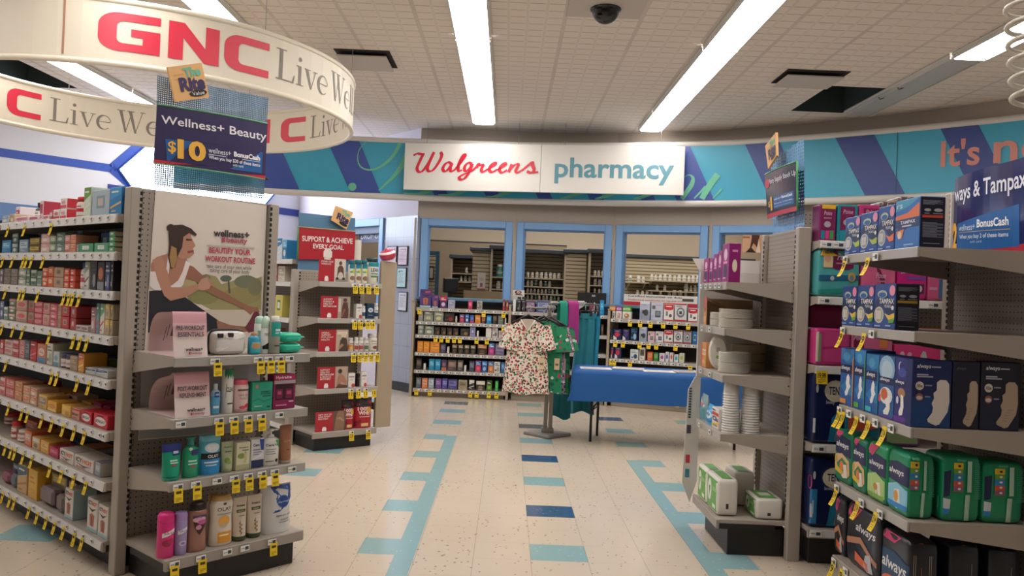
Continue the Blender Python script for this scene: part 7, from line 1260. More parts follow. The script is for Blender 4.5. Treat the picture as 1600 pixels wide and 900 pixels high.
for k, l in enumerate(U1): many(FU1, ZU1[k], .02, [(a, b, c, d, (7 if e == 7 else e) if e != 6 else 9, f_, g_, h_) for a, b, c, d, e, f_, g_, h_ in l], '%s shelf under first window' % ('top', 'second', 'third', 'fourth', 'fifth', 'bottom')[k], 'small cartons under the first window')
U2 = [[(797, 806, 468, '#dcd8d4', 9, S, S, 'white carton under the portrait card'), (808, 814, 464, BLK, 4, '#8c8c90', '#5c5c60', 'black and silver carton'), (815, 821, 464, BLK, 4, '#8c8c90', '#5c5c60', 'black and silver carton'), (822, 836, 470, '#5c4c64', 1, '#a88ca8', '#3c3454', 'patterned violet carton'), (838, 860, 470, '#4c547c', 1, '#8c98c0', '#3c4464', 'patterned blue carton'), (920, 930, 475, '#4c3034', 4, '#b84c64', '#8c8c88', 'dark carton with pink'), (931, 936, 476, '#3c3c3c', 4, '#9c9c98', '#6c6c6c', 'black and grey carton'), (937, 944, 469, '#1f84c0', 1, '#3ca4d8', '#8cc8e8', 'tall bright blue carton')],
 [(924, 928, 506, BLK, 1, '#6c6460', '#8c8480', 'black tube carton'), (929, 933, 505, BLK, 1, '#8c8480', '#6c6460', 'black tube carton'), (934, 938, 506, BLK, 1, '#6c3c34', '#8c8480', 'black and red tube carton'), (939, 943, 507, '#4c3c38', 1, '#8c4c44', '#8c8480', 'brown tube carton')],
 [(923, 932, 532, '#d8d4d0', 2, '#c83c4c', '#d8b0b0', 'white carton with red band')]]
for k, l in enumerate(U2): many(FU2, ZU2[k], .02, l, '%s shelf behind the clothing rack' % ('top', 'second', 'third')[k], 'cartons behind the clothing rack')
MON = [('r', .08, .92, .06, .55, '#8c9098'), ('e', .62, .40, .24, .18, '#3c4048'), ('r', .25, .55, .34, .52, '#2c3038'), ('r', .1, .6, .80, .84, '#8c98b0'), ('r', .1, .8, .70, .73, '#a0a8b8')]
U3 = [[(951.5, 961, 486, '#d8d4ce', 8, '#3c342c', '', 'white carton with black round photo'), (962, 971.5, 486, '#d8d4ce', 8, '#c88c7c', '', 'white carton with face photo'), (972.5, 986, 487, '#d8d4ce', 8, '#a8743c', '', 'white carton with fruit photo'), (999.5, 1015.5, 471, '#b0b8cc', 10, '', '', 'blue-white monitor carton'), (1017, 1036, 473, '#b8bcc8', 11, '', '', 'grey-white monitor carton'), (1037, 1052.5, 475, '#dcd4d0', 12, '#c02c34', '', 'white and red meter carton'), (1054, 1073, 474, '#c8c8c8', 13, '#b82430', '', 'silver and red monitor carton'), (1075, 1090, 482, '#dcd4d0', 12, '#b82430', '', 'white and red carton at the end')],
 [(949.5, 957, 514, '#1f2450', 14, '#4c8c4c', '#d8d0cc', 'navy carton with green corner'), (958, 971, 514.5, '#1f2450', 14, '#c02c44', '#d8d0cc', 'navy carton with red badge'), (972.5, 983.5, 514, '#1f2048', 14, '#4c3c7c', '#d8d0cc', 'navy carton with violet badge'), (985, 996, 512, '#14283c', 4, '#3c7cb0', '#8cb0cc', 'dark teal carton'), (998.5, 1010.5, 511, '#a8b4cc', 10, '', '', 'pale blue monitor carton'), (1012, 1023, 518, '#d8b4b8', 11, '', '', 'pink and white monitor carton'), (1024, 1036.5, 518, '#d8ccd0', 11, '', '', 'white and pink monitor carton'), (1037.5, 1051.5, 516, '#d8d4d0', 12, '#b82c38', '', 'white and red cuff carton'), (1053, 1066.5, 516, '#d0ccc8', 13, '#8c2430', '', 'silver and maroon carton'), (1067.5, 1080.5, 517, '#9c9ca0', 13, '#8c2430', '', 'grey and maroon carton'), (1081.5, 1090, 518, '#1f5c8c', 5, '#8cb4cc', '#2c3c5c', 'blue carton with white ring')],
 [(948.5, 959, 541, '#1f2450', 14, '#c03c5c', '#d8d0cc', 'navy and rose carton'), (960, 970.5, 542, '#1c2c50', 14, '#c82c3c', '#d8d0cc', 'navy carton with red badge'), (984.5, 997.5, 546, '#d4d4d0', 4, '#3c7ca8', '#1f4c6c', 'tall white and blue carton'), (999, 1007.5, 543, '#dcd8d0', 1, '#5c5448', '#3c3830', 'tall white carton'), (1011, 1020, 550, '#cc5c2c', 1, '#e08c5c', '#8c9c3c', 'orange and green carton'), (1021, 1028.5, 551, '#2c7c3c', 1, '#5cac64', '#c8702c', 'green carton'), (1030, 1038.5, 552, '#d4d0d0', 14, '#a8449c', '#d4d0d0', 'white carton with magenta bloom'), (1039.5, 1045, 550, '#d0d0d4', 14, '#3c3c9c', '#d0d0d4', 'white carton with indigo bloom'), (1046, 1052, 551, '#d4d0cc', 14, '#d0502c', '#d4d0cc', 'white carton with red bloom'), (1053, 1060, 554, '#d0d4d4', 14, '#1f9cac', '#d0d4d4', 'white carton with teal bloom'), (1061, 1069, 552, '#c8c8b8', 14, '#9cac3c', '#c8c8b8', 'white carton with lime bloom')]]
_st1 = style
def style(st, c2, c3):
    if st == 7: return [('r', .18, .82, .0, 1, c2), ('e', .5, .55, .22, .10, c3), ('p', [(.47, .2), (.53, .2), (.52, .5), (.48, .5)], '#3c2c3c'), ('r', .3, .7, .8, .84, '#6c5c7c')]
    if st == 8: return [('e', .5, .45, .32, .34, c2), ('e', .42, .52, .12, .14, '#d8ccc0'), ('r', .1, .8, .06, .12, '#8c8880')]
    if st == 9: return [('r', .1, .9, .9, .95, '#c4beb4')]
    if st == 10: return [('r', 0, 1, .0, .45, '#8c9cc0')]+MON+[('r', 0, 1, .88, 1, '#d0d4dc')]
    if st == 11: return [('r', .35, .82, .18, .55, '#4c5058'), ('r', .42, .75, .28, .50, '#7c8890'), ('r', .08, .35, .65, .85, '#5c6068'), ('r', .4, .9, .85, .9, '#9c9ca8'), ('r', 0, .25, 0, .3, '#a8b0c8')]
    if st == 12: return [('r', 0, 1, .74, 1, c2), ('r', 0, 1, 0, .08, c2), ('r', .2, .42, .30, .58, '#5c7880'), ('e', .70, .32, .16, .10, '#4c4848'), ('e', .5, .74, .5, .1, c2), ('r', .2, .8, .84, .9, '#e4d8d4')]
    if st == 13: return [('r', 0, 1, 0, .10, c2), ('r', 0, 1, .92, 1, c2), ('e', .5, .50, .36, .28, '#6c7078'), ('e', .5, .52, .24, .18, '#c8ccd0'), ('r', .38, .62, .40, .58, '#3c4044'), ('r', .1, .6, .82, .86, '#7c7c80')]
    if st == 14: return [('e', .5, .52, .32, .24, c2), ('e', .25, .15, .18, .12, c3), ('p', [(0, 0), (.5, 0), (.2, .3), (0, .4)], c3), ('r', .2, .8, .82, .88, '#9c9cb0')]
    return _st1(st, c2, c3)
for k, l in enumerate(U3): many(FU3, ZU3[k], .02, l, '%s shelf behind blue table' % ('top', 'second', 'third')[k], 'health cartons behind the blue table')
for x0, x1, c, ds in ((952, 962, '#d07c2c', 'orange'), (962.5, 972, '#8c3ca0', 'purple'), (972.5, 986, '#4c9c30', 'green')):
    hb0 = ZU3[0]+FU3.span(962, 971, 487, .02, ZU3[0])[2]+.004; u0, u1, h = FU3.span(x0, x1, 476, .025, hb0); tag(carton_mesh(u1-u0-.003, .065, .07, c, [('r', .1, .9, .3, .7, '#e8dcc0'), ('r', .2, .8, .42, .58, c)]).build('carton', None, FU3.P((u0+u1)/2, .025, hb0), FU3.ang), '%s carton lying on top of the white photo cartons' % ds, 'box')
# the immunizer banner, standing on the ledge
fb_ = Fr(*(FU3.P(0, .27).to_2d()), -21.6); x0, z1 = fb_.hit(975, 459, 0); x1, _ = fb_.hit(1090, 462, 0); z0 = fb_.hit(975, 481, 0)[1]; zr = 1.3112
t = thing('counter_banner', 'white and red banner reading Certified Immunizer on duty', 'sign', fb_.P(x0, 0, zr), fb_.ang); mb = MB(); mb.box(0, x1-x0, 0, .012, 0, z1-zr, M('#d8d2cc', .5)); hb = z1-zr
mb.decor([('r', 0, 1, 0, .34, '#b8222e'), ('t', 'Certified Immunizer on duty', .06, .80, .70, .93, '#3c3638', .02), ('t', 'Profesional certificado en vacunacion', .06, .80, .44, .58, '#c04048', .01), ('r', .80, .95, .52, .76, '#4c4444'), ('t', 'to shot', .4, .62, .10, .26, '#e4d4d0', .02)], lambda a, b, L: (a*(x1-x0), -.0008-.0004*L, b*hb)); mb.build('banner_board', t)
MB().box(.2, .3, .012, .08, 0, .1, M('#8c8680', .5)).build('easel_foot', t)
# display boxes on the counter ledge
bt = thing('counter_display', 'wide black display box standing behind the hanging teal trousers', 'box', FU2.P(FU2.hit(902, 470, .28)[0], .30, 1.3112), FU2.ang); wd = FU2.hit(945, 470, .28)[0]-FU2.hit(900, 470, .28)[0]
MB().box(0, wd, 0, .05, 0, max(.1, FU2.hit(920, 457, .28)[1]-1.3112), M('#191818', .4), .004).build('display_body', bt); mb = MB(); mb.box(wd*.5, wd*.62, -.004, 0, .09, .115, M('#a8a8a4', .4)); mb.build('clip_label', bt)
mb = MB(); u0, u1, h = FU2.span(797.5, 807.5, 459, .015, ZU2[0]+.08)
pc = thing('portrait_card', 'small portrait card of a dark-haired smiling woman on the counter shelving', 'card', FU2.P(.085, .03, ZU2[0]+FU2.span(797, 806, 468, .02, ZU2[0])[2]+.002), FU2.ang)
wd = .15; hh = .125; mb.box(-wd/2, wd/2, -.0045, -.001, 0, hh, M('#d0ccc8', .5)); mb.decor([('e', .45, .76, .30, .20, '#3c2420'), ('e', .47, .76, .17, .15, '#c89880'), ('p', [(.1, .46), (.9, .46), (.75, .58), (.3, .58)], '#4c3c44'), ('r', .36, .58, .70, .72, '#a04848'), ('r', 0, 1, 0, .42, '#b8b8b4')], lambda a, b, L: (-wd/2+a*wd, -.0052-.0003*L, b*hh)); mb.build('printed_card', pc)

# ------------------------------------------------------------------ clothing rack
RK = Vector((.455, 8.05, 0)); rk = thing('clothing_rack', 'grey steel garment rack with a square base plate', 'clothes rack', RK, 0)
m_rack = M('#8d8881', .35, .6)
mb = MB(); mb.box(-.17, .17, -.17, .17, 0, .03, M('#86807a', .4, .3), .006); o = mb.build('base_plate', rk); o.rotation_euler = (0, 0, math.radians(45))
MB().box(-.042, -.004, -.02, .02, .03, 1.32, m_rack, .003).build('post', rk); MB().box(.008, .046, -.02, .02, .03, 1.20, m_rack, .003).build('post', rk)
MB().box(-.06, .06, -.03, .03, .03, .075, m_rack, .004).build('post_socket', rk)
MB().tube([(-.02, -.021, 1.268), (.02, -.07, 1.268), (.005, -.10, 1.268), (-.02, -.165, 1.268), (-.055, -.23, 1.268), (-.095, -.30, 1.268), (-.245, -.38, 1.268), (-.27, -.40, 1.268)], .010, m_rack, 8).build('front_arm', rk)
MB().tube([(-.02, .02, 1.32), (.47, .35, 1.32)], .011, m_rack, 8).build('side_arm', rk)
def pat(name, base, spots, scale, thr=.5):
    n = NT(name, .8); prev = base
    out = None
    v = n.t.nodes.new('ShaderNodeTexVoronoi'); v.inputs['Scale'].default_value = scale; n.t.links.new(n.co, v.inputs['Vector'])
    s2 = n.t.nodes.new('ShaderNodeSeparateColor'); n.t.links.new(v.outputs['Color'], s2.inputs[0])
    col = None; cur = n.mix(0.0, base, base)
    for i, (c, lo, hi) in enumerate(spots):
        k = n.ma('MULTIPLY', n.ma('GREATER_THAN', s2.outputs[0], lo), n.ma('LESS_THAN', s2.outputs[0], hi))
        rad = n.ma('ADD', .40, n.ma('MULTIPLY', s2.outputs[1], .2))
        k = n.ma('MULTIPLY', k, n.ma('LESS_THAN', v.outputs['Distance'], rad)); cur = n.mix(k, cur, c)
    n.color(cur); return n.m
m_floral = pat('holiday_print', '#d9d0c2', [('#b02030', 0, .28), ('#2c3a2c', .28, .52), ('#4c7c50', .52, .74), ('#8c3440', .74, .86), ('#c88c7c', .86, 1)], 50)
m_gprint = pat('green_print', '#1f8057', [('#c8d4c8', 0, .14), ('#b03c4c', .14, .22), ('#145c40', .22, .5)], 30)
m_pprint = pat('pink_print', '#a08498', [('#4c3c50', 0, .3), ('#d8c8d4', .3, .5)], 36)
def garment(root, m, w_sh, w_hem, h, dep, folds, sleeve=True, seed=0, neck=True, trim=None):
    """a scrub top hanging from its shoulders: flattened tube body, two sleeves, V neck; origin at the shoulder line"""
    rnd = random.Random(seed); ph = rnd.random()*6
    def prof(t): return w_sh/2*(1-.10*t)+(w_hem/2-w_sh/2*.9)*t
    mb = MB()
    def body(a, b):     # a round, b 0 hem .. 1 shoulder
        t = 1-b; q = -2*math.pi*a; w = prof(t); w = w*(1 if t > .05 else .80+.20*(t/.05)**.5); x = w*math.copysign(abs(math.cos(q))**.8, math.cos(q)); fl = folds*t*math.sin(x*38+ph)+folds*.5*t*math.sin(x*71+ph*2)
        y = dep*(.35+.65*t)*math.sin(q)*(1 if t > .04 else .35)+fl*(1 if math.sin(q) < 0 else .6); z = -h*t-.045*(abs(x)/w_sh*2)**1.5*(1-t)+.012*math.sin(x*20+ph)*t
        return (x, y, z)
    mb.grid(body, 40, 14, m); mb.build('body', root)
    if sleeve:
        for sx in (-1, 1):
            sl = MB(); p0 = Vector((sx*w_sh*.40, 0, -.055)); p1 = Vector((sx*(w_sh*.5+.012), -.012, -.285))
            def slv(a, b):
                q = 2*math.pi*a*sx; c = p0.lerp(p1, b); r = .075+.022*b; ax = Vector((p1.z-p0.z, 0, -(p1.x-p0.x))).normalized()
                return c+ax*(r*math.cos(q))+Vector((0, 1, 0))*((dep*1.0+.004)*(.5+.5*b)*math.sin(q)*(1+.1*math.sin(q*4+ph)))
            sl.grid(slv, 18, 6, m); sl.build('sleeve', root)
    if neck:
        ck = MB(); q = [(-.07, -.002), (-.038, -.05), (0, -.11), (.038, -.05), (.07, -.002)]
        yy = lambda z: -dep*(.36+.65*min(1, -z/h))-.004
        ck.add([(x, yy(z), z) for x, z in q]+[(.04, -dep*.4-.004, .006), (-.04, -dep*.4-.004, .006)], [(0, 1, 2, 3, 4, 5, 6)], M('#b5a79a', .9))
        ck.tube([(x, yy(z)-.004, z) for x, z in q], .006, trim or m, 5); ck.build('neckline', root)
def hanger(root, w, zt, col='#1c1a1a'):
    mb = MB(); mb.tube([(-w/2, 0, -.04), (-w*.25, 0, .005), (0, 0, .045), (w*.25, 0, .005), (w/2, 0, -.04)], .010, M(col, .4), 6); mb.tube([(0, 0, .045), (0, 0, zt-.035)]+[(.022*math.sin(k*.6), 0, zt-.014-.022*math.cos(k*.6)) for k in range(0, 9)], .0035, M('#b8b4ae', .3, .8), 5); mb.build('hanger', root)
tops = [(-.36, m_floral, 'white scrub top with red and green holiday print, front of the rack', -.05, 0, .34), (-.28, m_gprint, 'green printed scrub top hanging right behind the holiday top', .10, -.01, .36), (-.21, m_pprint, 'mauve patterned scrub top between the green ones', .14, -.02, .34), (-.145, m_gprint, 'green printed scrub top behind the mauve one', .175, -.02, .34), (-.08, m_gprint, 'green printed scrub top with white trim, farthest back', .20, -.03, .34)]
xs0, zs = -.02, 1.135
for k, (yy, m, lab, dx, dz, ws) in enumerate(tops):
    t = thing('scrub_shirt', lab, 'clothing', (RK.x+xs0-.175+dx, RK.y+yy-.02, zs+dz+.02), math.radians(-4-3*k), 'scrub tops on the rack'); garment(t, m, ws, .45 if k == 0 else .40, .70 if k == 0 else .68, .045 if k == 0 else .014, .009 if k == 0 else .006, True, k, k == 0, M('#d8d0c4', .8) if k in (0,) else M('#cfe0d4', .8))
    hanger(t, ws*.9, .13-dz)
    if k in (0, 1, 3): mb = MB().box(.12, .17, -.071 if k == 0 else -.028, -.069 if k == 0 else -.026, -.46, -.35, M('#cfb992', .6)); yq = -.0715 if k == 0 else -.0285; mb.poly([(.13, yq, -.42), (.16, yq, -.42), (.16, yq, -.40), (.13, yq, -.40)], '#6c5c4c'); mb.build('price_ticket', t)
# trousers
def trousers(root, m, w, h, seed, spread=1.0):
    rnd = random.Random(seed); ph = rnd.random()*6; mb = MB()
    def f(a, b):
        t = 1-b; q = -2*math.pi*a; ww = w/2*(1+.25*t*spread); x = ww*math.cos(q); y = .04*(.5+.6*t)*math.sin(q)+.014*t**.5*math.sin(x*55+ph)+.008*math.sin(x*110+ph); return (x+.01*math.sin(t*5+ph), y, -h*t+.02*math.sin(x*25+ph)*t)
    mb.grid(f, 44, 12, m); mb.build('legs', root); wbm = MB(); wbm.grid(lambda a, b: (w/2*1.02*math.cos(-6.2832*a), .024*math.sin(-6.2832*a)-.003, -.05+.055*b), 24, 1, m); wbm.build('waistband', root)
m_t1 = NT('teal_cloth', .85); m_t1.color(m_t1.mix(m_t1.noise(6), '#1d6f7c', '#2a808a')); m_t1 = m_t1.m
m_t2 = M('#1c7f9c', .85); m_t3 = M('#1f8f78', .85); m_t4 = M('#a02c7c', .85)
for k, (dx, dy, m, w, h, lab) in enumerate(((.36, .276, m_t1, .17, 1.02, 'teal scrub trousers hanging full length beside the printed tops'), (.455, .340, m_t2, .12, .78, 'brighter blue-teal scrub trousers at the right of the rack'), (.13, .121, m_t1, .16, .72, 'dark teal scrub trousers hanging low behind the printed tops'))):
    t = thing('scrub_trousers', lab, 'clothing', (RK.x+dx, RK.y+dy, 1.220 if k < 2 else .885), math.radians(-10+8*k), 'scrub trousers on the rack'); trousers(t, m, w, h, k+3, (2.0, 1.0, 1.0)[k])
    for sx in (-1, 1): MB().box(sx*w*.36-.012, sx*w*.36+.012, -.035, -.005, -.02, .03, M('#1c1a1a', .4), .003).build('clip', t)
    MB().tube([(-w*.4, -.01, .025), (0, -.01, .03), (w*.4, -.01, .025)], .006, M('#1c1a1a', .4), 6).tube([(0, -.01, .03), (0, 0, .08+.335*(k == 2))]+[(0, .018*math.sin(j*.6), .1+.335*(k == 2)-.018*math.cos(j*.6)) for j in range(1, 9)], .0035, M('#c8c4be', .3, .6), 5).build('hanger', t)
def draped(label, dx, w, m, drop_f, drop_b, dy):
    t = thing('draped_cloth', label, 'clothing', (RK.x+dx, RK.y+.032+0.673*dx, 1.335), math.radians(30), 'garments folded over the rack arm'); mb = MB()
    path = cr([(-.030, -drop_f), (-.030, -drop_f*.5), (-.026, -.03), (0, .006), (.026, -.03), (.032, -drop_b)], 5)
    mb.grid(lambda a, b: ((a-.5)*w*(1+.12*abs(b-.5)), path[round(b*(len(path)-1))][0]-.006*math.sin(a*7)*abs(path[round(b*(len(path)-1))][1])*3, path[round(b*(len(path)-1))][1]), 10, len(path)-1, m); mb.grid(lambda a, b: ((a-.5)*w*(1+.12*abs(b-.5))*.98, path[round(b*(len(path)-1))][0]*.75, path[round(b*(len(path)-1))][1]-.004), 10, len(path)-1, m); mb.build('folded_fabric', t)
draped('green garment folded over the rack arm, left of the magenta one', .11, .09, m_t3, .30, .3, 0); draped('magenta garment folded over the rack arm', .215, .125, m_t4, .42, .4, 0)
for k in range(6):
    t = thing('empty_hanger', 'clear hanger on the rack arm beside the magenta garment, %s from it' % ORD[k], 'hanger', (RK.x+.275+.012*k, RK.y+.032+0.673*(.275+.012*k), 1.302), math.radians(124), 'empty clear hangers'); mb = MB(); mb.tube([(.016*math.sin(j*.6), 0, .018-.016*math.cos(j*.6)+.012) for j in range(1, 9)]+[(0, 0, -.005), (0, .05, -.03), (0, .06, -.04)], .0035, M('#cfcbc4', .3), 5); mb.build('hook', t)

# ------------------------------------------------------------------ folding table under a blue cloth
pA, pB = at_z(897, 576.5, .715), at_z(1080, 585.5, .715); ta = math.degrees(math.atan2(pB.y-pA.y, pB.x-pA.x)); ft = Fr(pA.x, pA.y, ta); TL, TD = 1.72, .66
tb = thing('folding_table', 'long folding table with thin black steel legs', 'table', ft.P(0, 0), ft.ang)
MB().box(.02, TL-.02, .02, TD-.02, .675, .705, M('#b8b2a8', .5), .008).build('tabletop', tb)
lf = Vector((.857, 7.79, 0))-ft.o; lx, ly = lf.dot(ft.ex), lf.dot(ft.ey)
for x in (lx, TL-lx):
    for y, o_ in ((ly, 0), (TD-.05, .07)): MB().tube([(x+o_, y, 0), (x+o_, y, .675)], .013, M('#17161a', .4), 8).build('leg', tb)
    MB().tube([(x, ly, .30), (x+.07, TD-.05, .30)], .008, M('#17161a', .4), 6).build('crossbar', tb)
    MB().tube([(x, TD/2, .30), (x+(.3 if x < 1 else -.3), TD/2, .672)], .008, M('#17161a', .4), 6).build('brace', tb)
m_cloth = NT('blue_cloth', .75); m_cloth.color(m_cloth.mix(m_cloth.noise(1.2), '#0b4c8e', '#105496')); m_cloth.bump(m_cloth.noise(2.2, 2), .25, .03); m_cloth = m_cloth.m
mb = MB(); DR = .285
def cl(a, b):           # unrolled: a along, b across with drops on all sides
    x = -DR+a*(TL+2*DR); y = -DR+b*(TD+2*DR); ox = max(0, -x, x-TL); oy = max(0, -y, y-TD)
    d = max(ox, oy); fold = .012*math.sin(x*9)*min(1, oy/.1)+.012*math.sin(y*11)*min(1, ox/.1)+(.05 if ox > 0 and oy > 0 else 0)*min(ox, oy)/DR
    X = min(max(x, 0), TL); Y = min(max(y, 0), TD)
    sx = -1 if x < 0 else 1; sy = -1 if y < 0 else 1
    if ox > 0: X += sx*(.006+.04*ox+abs(fold))
    if oy > 0: Y += sy*(.006+.04*oy+abs(fold))
    return (X, Y, .7075-d+.004*math.sin(x*6+y*3)*(1 if d > 0 else .15))
mb.grid(cl, 60, 40, m_cloth); o = mb.build('tablecloth', None, ft.P(0, 0), ft.ang); tag(o, 'royal blue cloth draped over the folding table', 'tablecloth')
papers = [(.06, .12, .30, .21, 3, '#d9d6d2', 'white leaflet sheet at the left end of the blue table'), (.36, .30, .30, .22, -8, '#c8c4bc', 'grey printed sheet behind the white leaflet'), (.66, .12, .30, .21, 5, '#dcdad6', 'white sheet at the middle of the blue table'), (.98, .20, .24, .18, 14, '#c9b9a8', 'tan photo magazine on the blue table'), (1.26, .12, .26, .2, -6, '#b8aa9a', 'brown-grey magazine toward the right of the table'), (1.47, .30, .20, .15, 9, '#d6d0c6', 'small white flyer near the right end of the table')]
for k, (x, y, w, d, rz, c, lab) in enumerate(papers):
    mb = MB(); mb.box(0, w, 0, d, 0, .004 if k not in (3, 4) else .009, M(c, .5)); zt = .0045 if k not in (3, 4) else .0095
    mb.decor([('r', .1, .55, .6, .85, '#9c8c80' if k in (3, 4) else '#b8b4b0'), ('r', .1, .85, .3, .36, '#a8a49e'), ('r', .1, .8, .18, .24, '#a8a49e'), ('e', .72, .68, .14, .14, '#7c6c60' if k in (3, 4) else '#c0bcb8')], lambda a, b, L: (a*w, b*d, zt+.0002*L))
    o = mb.build('magazine' if k in (3, 4) else 'leaflet', None, ft.P(x, y, .7095), ft.ang+math.radians(rz)); tag(o, lab, 'magazine' if k in (3, 4) else 'paper')

# ------------------------------------------------------------------ notices on the grey tiled wall
for k, (x0, x1, y0, y1, c, fc, lab) in enumerate(((605, 621, 384, 415, '#cdb8c8', '#1c1a1c', 'pinkish notice in black frame, upper left on grey tile wall'), (622, 638, 384, 415, '#cdb8c8', '#1c1a1c', 'pinkish notice in black frame, upper right on grey tile wall'), (620, 636, 418, 449.5, '#a8ccd0', '#1c1a1c', 'pale teal certificate in black frame, middle of the grey tile wall'), (622, 637, 456, 486, '#c0c4d0', '#3c3c48', 'white notice in a clear holder, lowest on the grey tile wall'))):
    xa, za = fa.hit(x0, y1, -.02); xb, zb = fa.hit(x1, y0, -.02); t = thing('framed_notice', lab, 'notice', fa.P(xa, -.03, za), fa.ang, 'framed notices on the grey tile wall'); w_, h_ = xb-xa, zb-za
    MB().box(0, w_, 0, .016, 0, h_, M(fc, .4), .003).build('frame', t); mb = MB(); mb.box(.014, w_-.014, -.002, 0, .014, h_-.014, M(c, .6)); mb.decor([('r', .2, .7, .84, .88, '#6c6470')]+[('r', .15, .85-.1*(i % 3), .70-.07*i, .72-.07*i, '#9c8c98') for i in range(8)]+([('e', .25, .82, .08, .05, '#3c5c60')] if k == 2 else [('r', .78, .88, .8, .9, '#6c6470')]), lambda a, b, L: (.014+a*(w_-.028), -.0025-.0003*L, .014+b*(h_-.028))); mb.build('paper', t)
ds = thing('drop_off_sign', 'navy sign reading Drop Off inside the angled wall window', 'sign', fa.P(fa.hit(560, 375, .10)[0], .11, 0), fa.ang); xa, z1 = fa.hit(560, 361, .10); xb, z0 = fa.hit(597, 376, .10)
w_ = xb-xa; MB().box(0, w_+.1, 0, .02, z0-.02, z1+.02, M('#1c2450', .4)).build('sign_board', ds)
mb = MB(); mb.text('DROP OFF', .06, w_+.0, z0+.035, z1-.045, M('#cfd4e0', .5), lambda a, b: (a, -.002, b), .01, 0, .18); mb.build('lettering', ds)
MB().box(.02, .05, .0, .02, z1+.02, 2.24, M('#8c8c90', .4)).build('hanging_bracket', ds)
# ------------------------------------------------------------------ dispensary seen through the windows
n = NT('slatwall', .6); k_ = n.line(n.z, .062, 0, .016); n.color(n.mix(k_, '#b3a486', '#5c5040')); n.bump(n.ma('SUBTRACT', 1, k_), .6, .01); m_slat = n.m
m_crown = M('#3c4248', .5); m_shelf2 = M('#b0a48c', .5)
def bay(name, label, fr, W, H, D, shelves, y_slat=None, crown=True):
    t = thing(name, label, 'shelving', fr.P(0, 0), fr.ang); MB().box(0, W, D, D+.03, 0, H, m_slat).build('slat_back', t)
    for x in (0, W-.03): MB().box(x, x+.03, .0, D, 0, H, m_slat if not shelves else m_shelf2).build('side_panel', t)
    if crown: MB().box(-.03, W+.03, -.03, D+.04, H, H+.07, m_crown, .01).build('crown_moulding', t)
    for z in shelves: MB().box(.03, W-.03, .02, D, z-.02, z, m_shelf2).build('shelf', t)
    return t
def column(label, px0, px1, ytop, Y, H):
    a = (ray(px0, ytop)*1.0); x0 = ray(px0, ytop); x0 = x0.x*Y/x0.y; x1 = ray(px1, ytop); x1 = x1.x*Y/x1.y
    t = thing('slat_column', label, 'column', ((x0+x1)/2, Y, 0)); w_ = (x1-x0)/2; MB().box(-w_, w_, 0, .5, 0, H, m_slat, .004).build('slat_panel', t); MB().box(-w_-.05, w_+.05, -.05, .55, H, H+.07, m_crown, .012).build('crown_moulding', t); return t
def yz(px, py, Y): d = ray(px, py); t = (Y-CPOS.y)/d.y; return CPOS.x+d.x*t, CPOS.z+d.z*t
_, HC = yz(755, 393, 13.2); c1 = column('slatted column with a paper notice, behind the first window', 739, 766, 393, 13.2, HC); _, HC2 = yz(900, 396, 13.4); column('slatted column behind the second window', 885, 917, 396, 13.4, HC2)
x0, z0 = yz(745.5, 452, 13.19); x1, z1 = yz(759, 426, 13.19); t = thing('paper_notice', 'white paper notice with red bottom edge on the slatted column', 'notice', (x0, 13.188, z0)); mb = MB(); mb.box(0, x1-x0, 0, .01, 0, z1-z0, M('#d0c4c0', .6)); mb.decor([('r', 0, 1, 0, .06, '#b02c3c'), ('r', .35, .65, .15, .38, '#8c5c60'), ('r', .2, .8, .55, .58, '#9c8c88'), ('r', .2, .7, .65, .68, '#9c8c88')], lambda a, b, L: (a*(x1-x0), -.001-.0003*L, b*(z1-z0))); mb.build('paper', t)
BAYS = [('dispensary_shelving', 'dispensary bottle shelves right of the noticed column, first window', 768, 806, 13.3, 390, [433, 452, 468]), ('dispensary_shelving', 'dispensary bottle shelves at the left of the second window', 815, 884, 13.6, 396, [435, 448, 459, 469]), ('dispensary_shelving', 'dispensary bottle shelves right of the column, second window', 919, 965, 13.45, 396, [432, 446, 459])]
rndb = random.Random(4); bottle_cache = {}
def bottles(Y, px0, px1, prow, where, group, sizes, fill=1.0, y_off=.04, cols=None):
    x0, z = yz(px0, prow, Y); x1, z_ = yz(px1, prow, Y); x = x0+.055; i = 0; z = (z+z_)/2
    while x < x1-.09:
        s = rndb.choice(sizes); 
        if rndb.random() < fill:
            c = rndb.choice(cols or ['#dfdbd2']*6+['#2f8c84', '#c9c4b8']); key = (round(s, 3), c)
            if key not in bottle_cache: bottle_cache[key] = bottle_mesh(s*.55, s, '#e2ded6' if c != '#2f8c84' else '#3c8c88', '#e8e6e0', c if c != '#c9c4b8' else '#d8d0c0', '#b8b4a8', 'pill', 10).build('pill_bottle', None); o = bottle_cache[key]
            else: o = bottle_cache[key].copy(); COL.objects.link(o)
            o.location = (x+s*.28, Y-.12+rndb.random()*.03, z+.004)
            tag(o, '%s %s pill bottle on %s, %s from its left' % ('large' if s > .15 else 'medium' if s > .11 else 'small', 'teal-labelled' if c == '#2f8c84' else 'cream-labelled' if c == '#c9c4b8' else 'white', where, ORD[i]), 'bottle', group); i += 1
        x += s*.55+.012+rndb.random()*.02
    return z
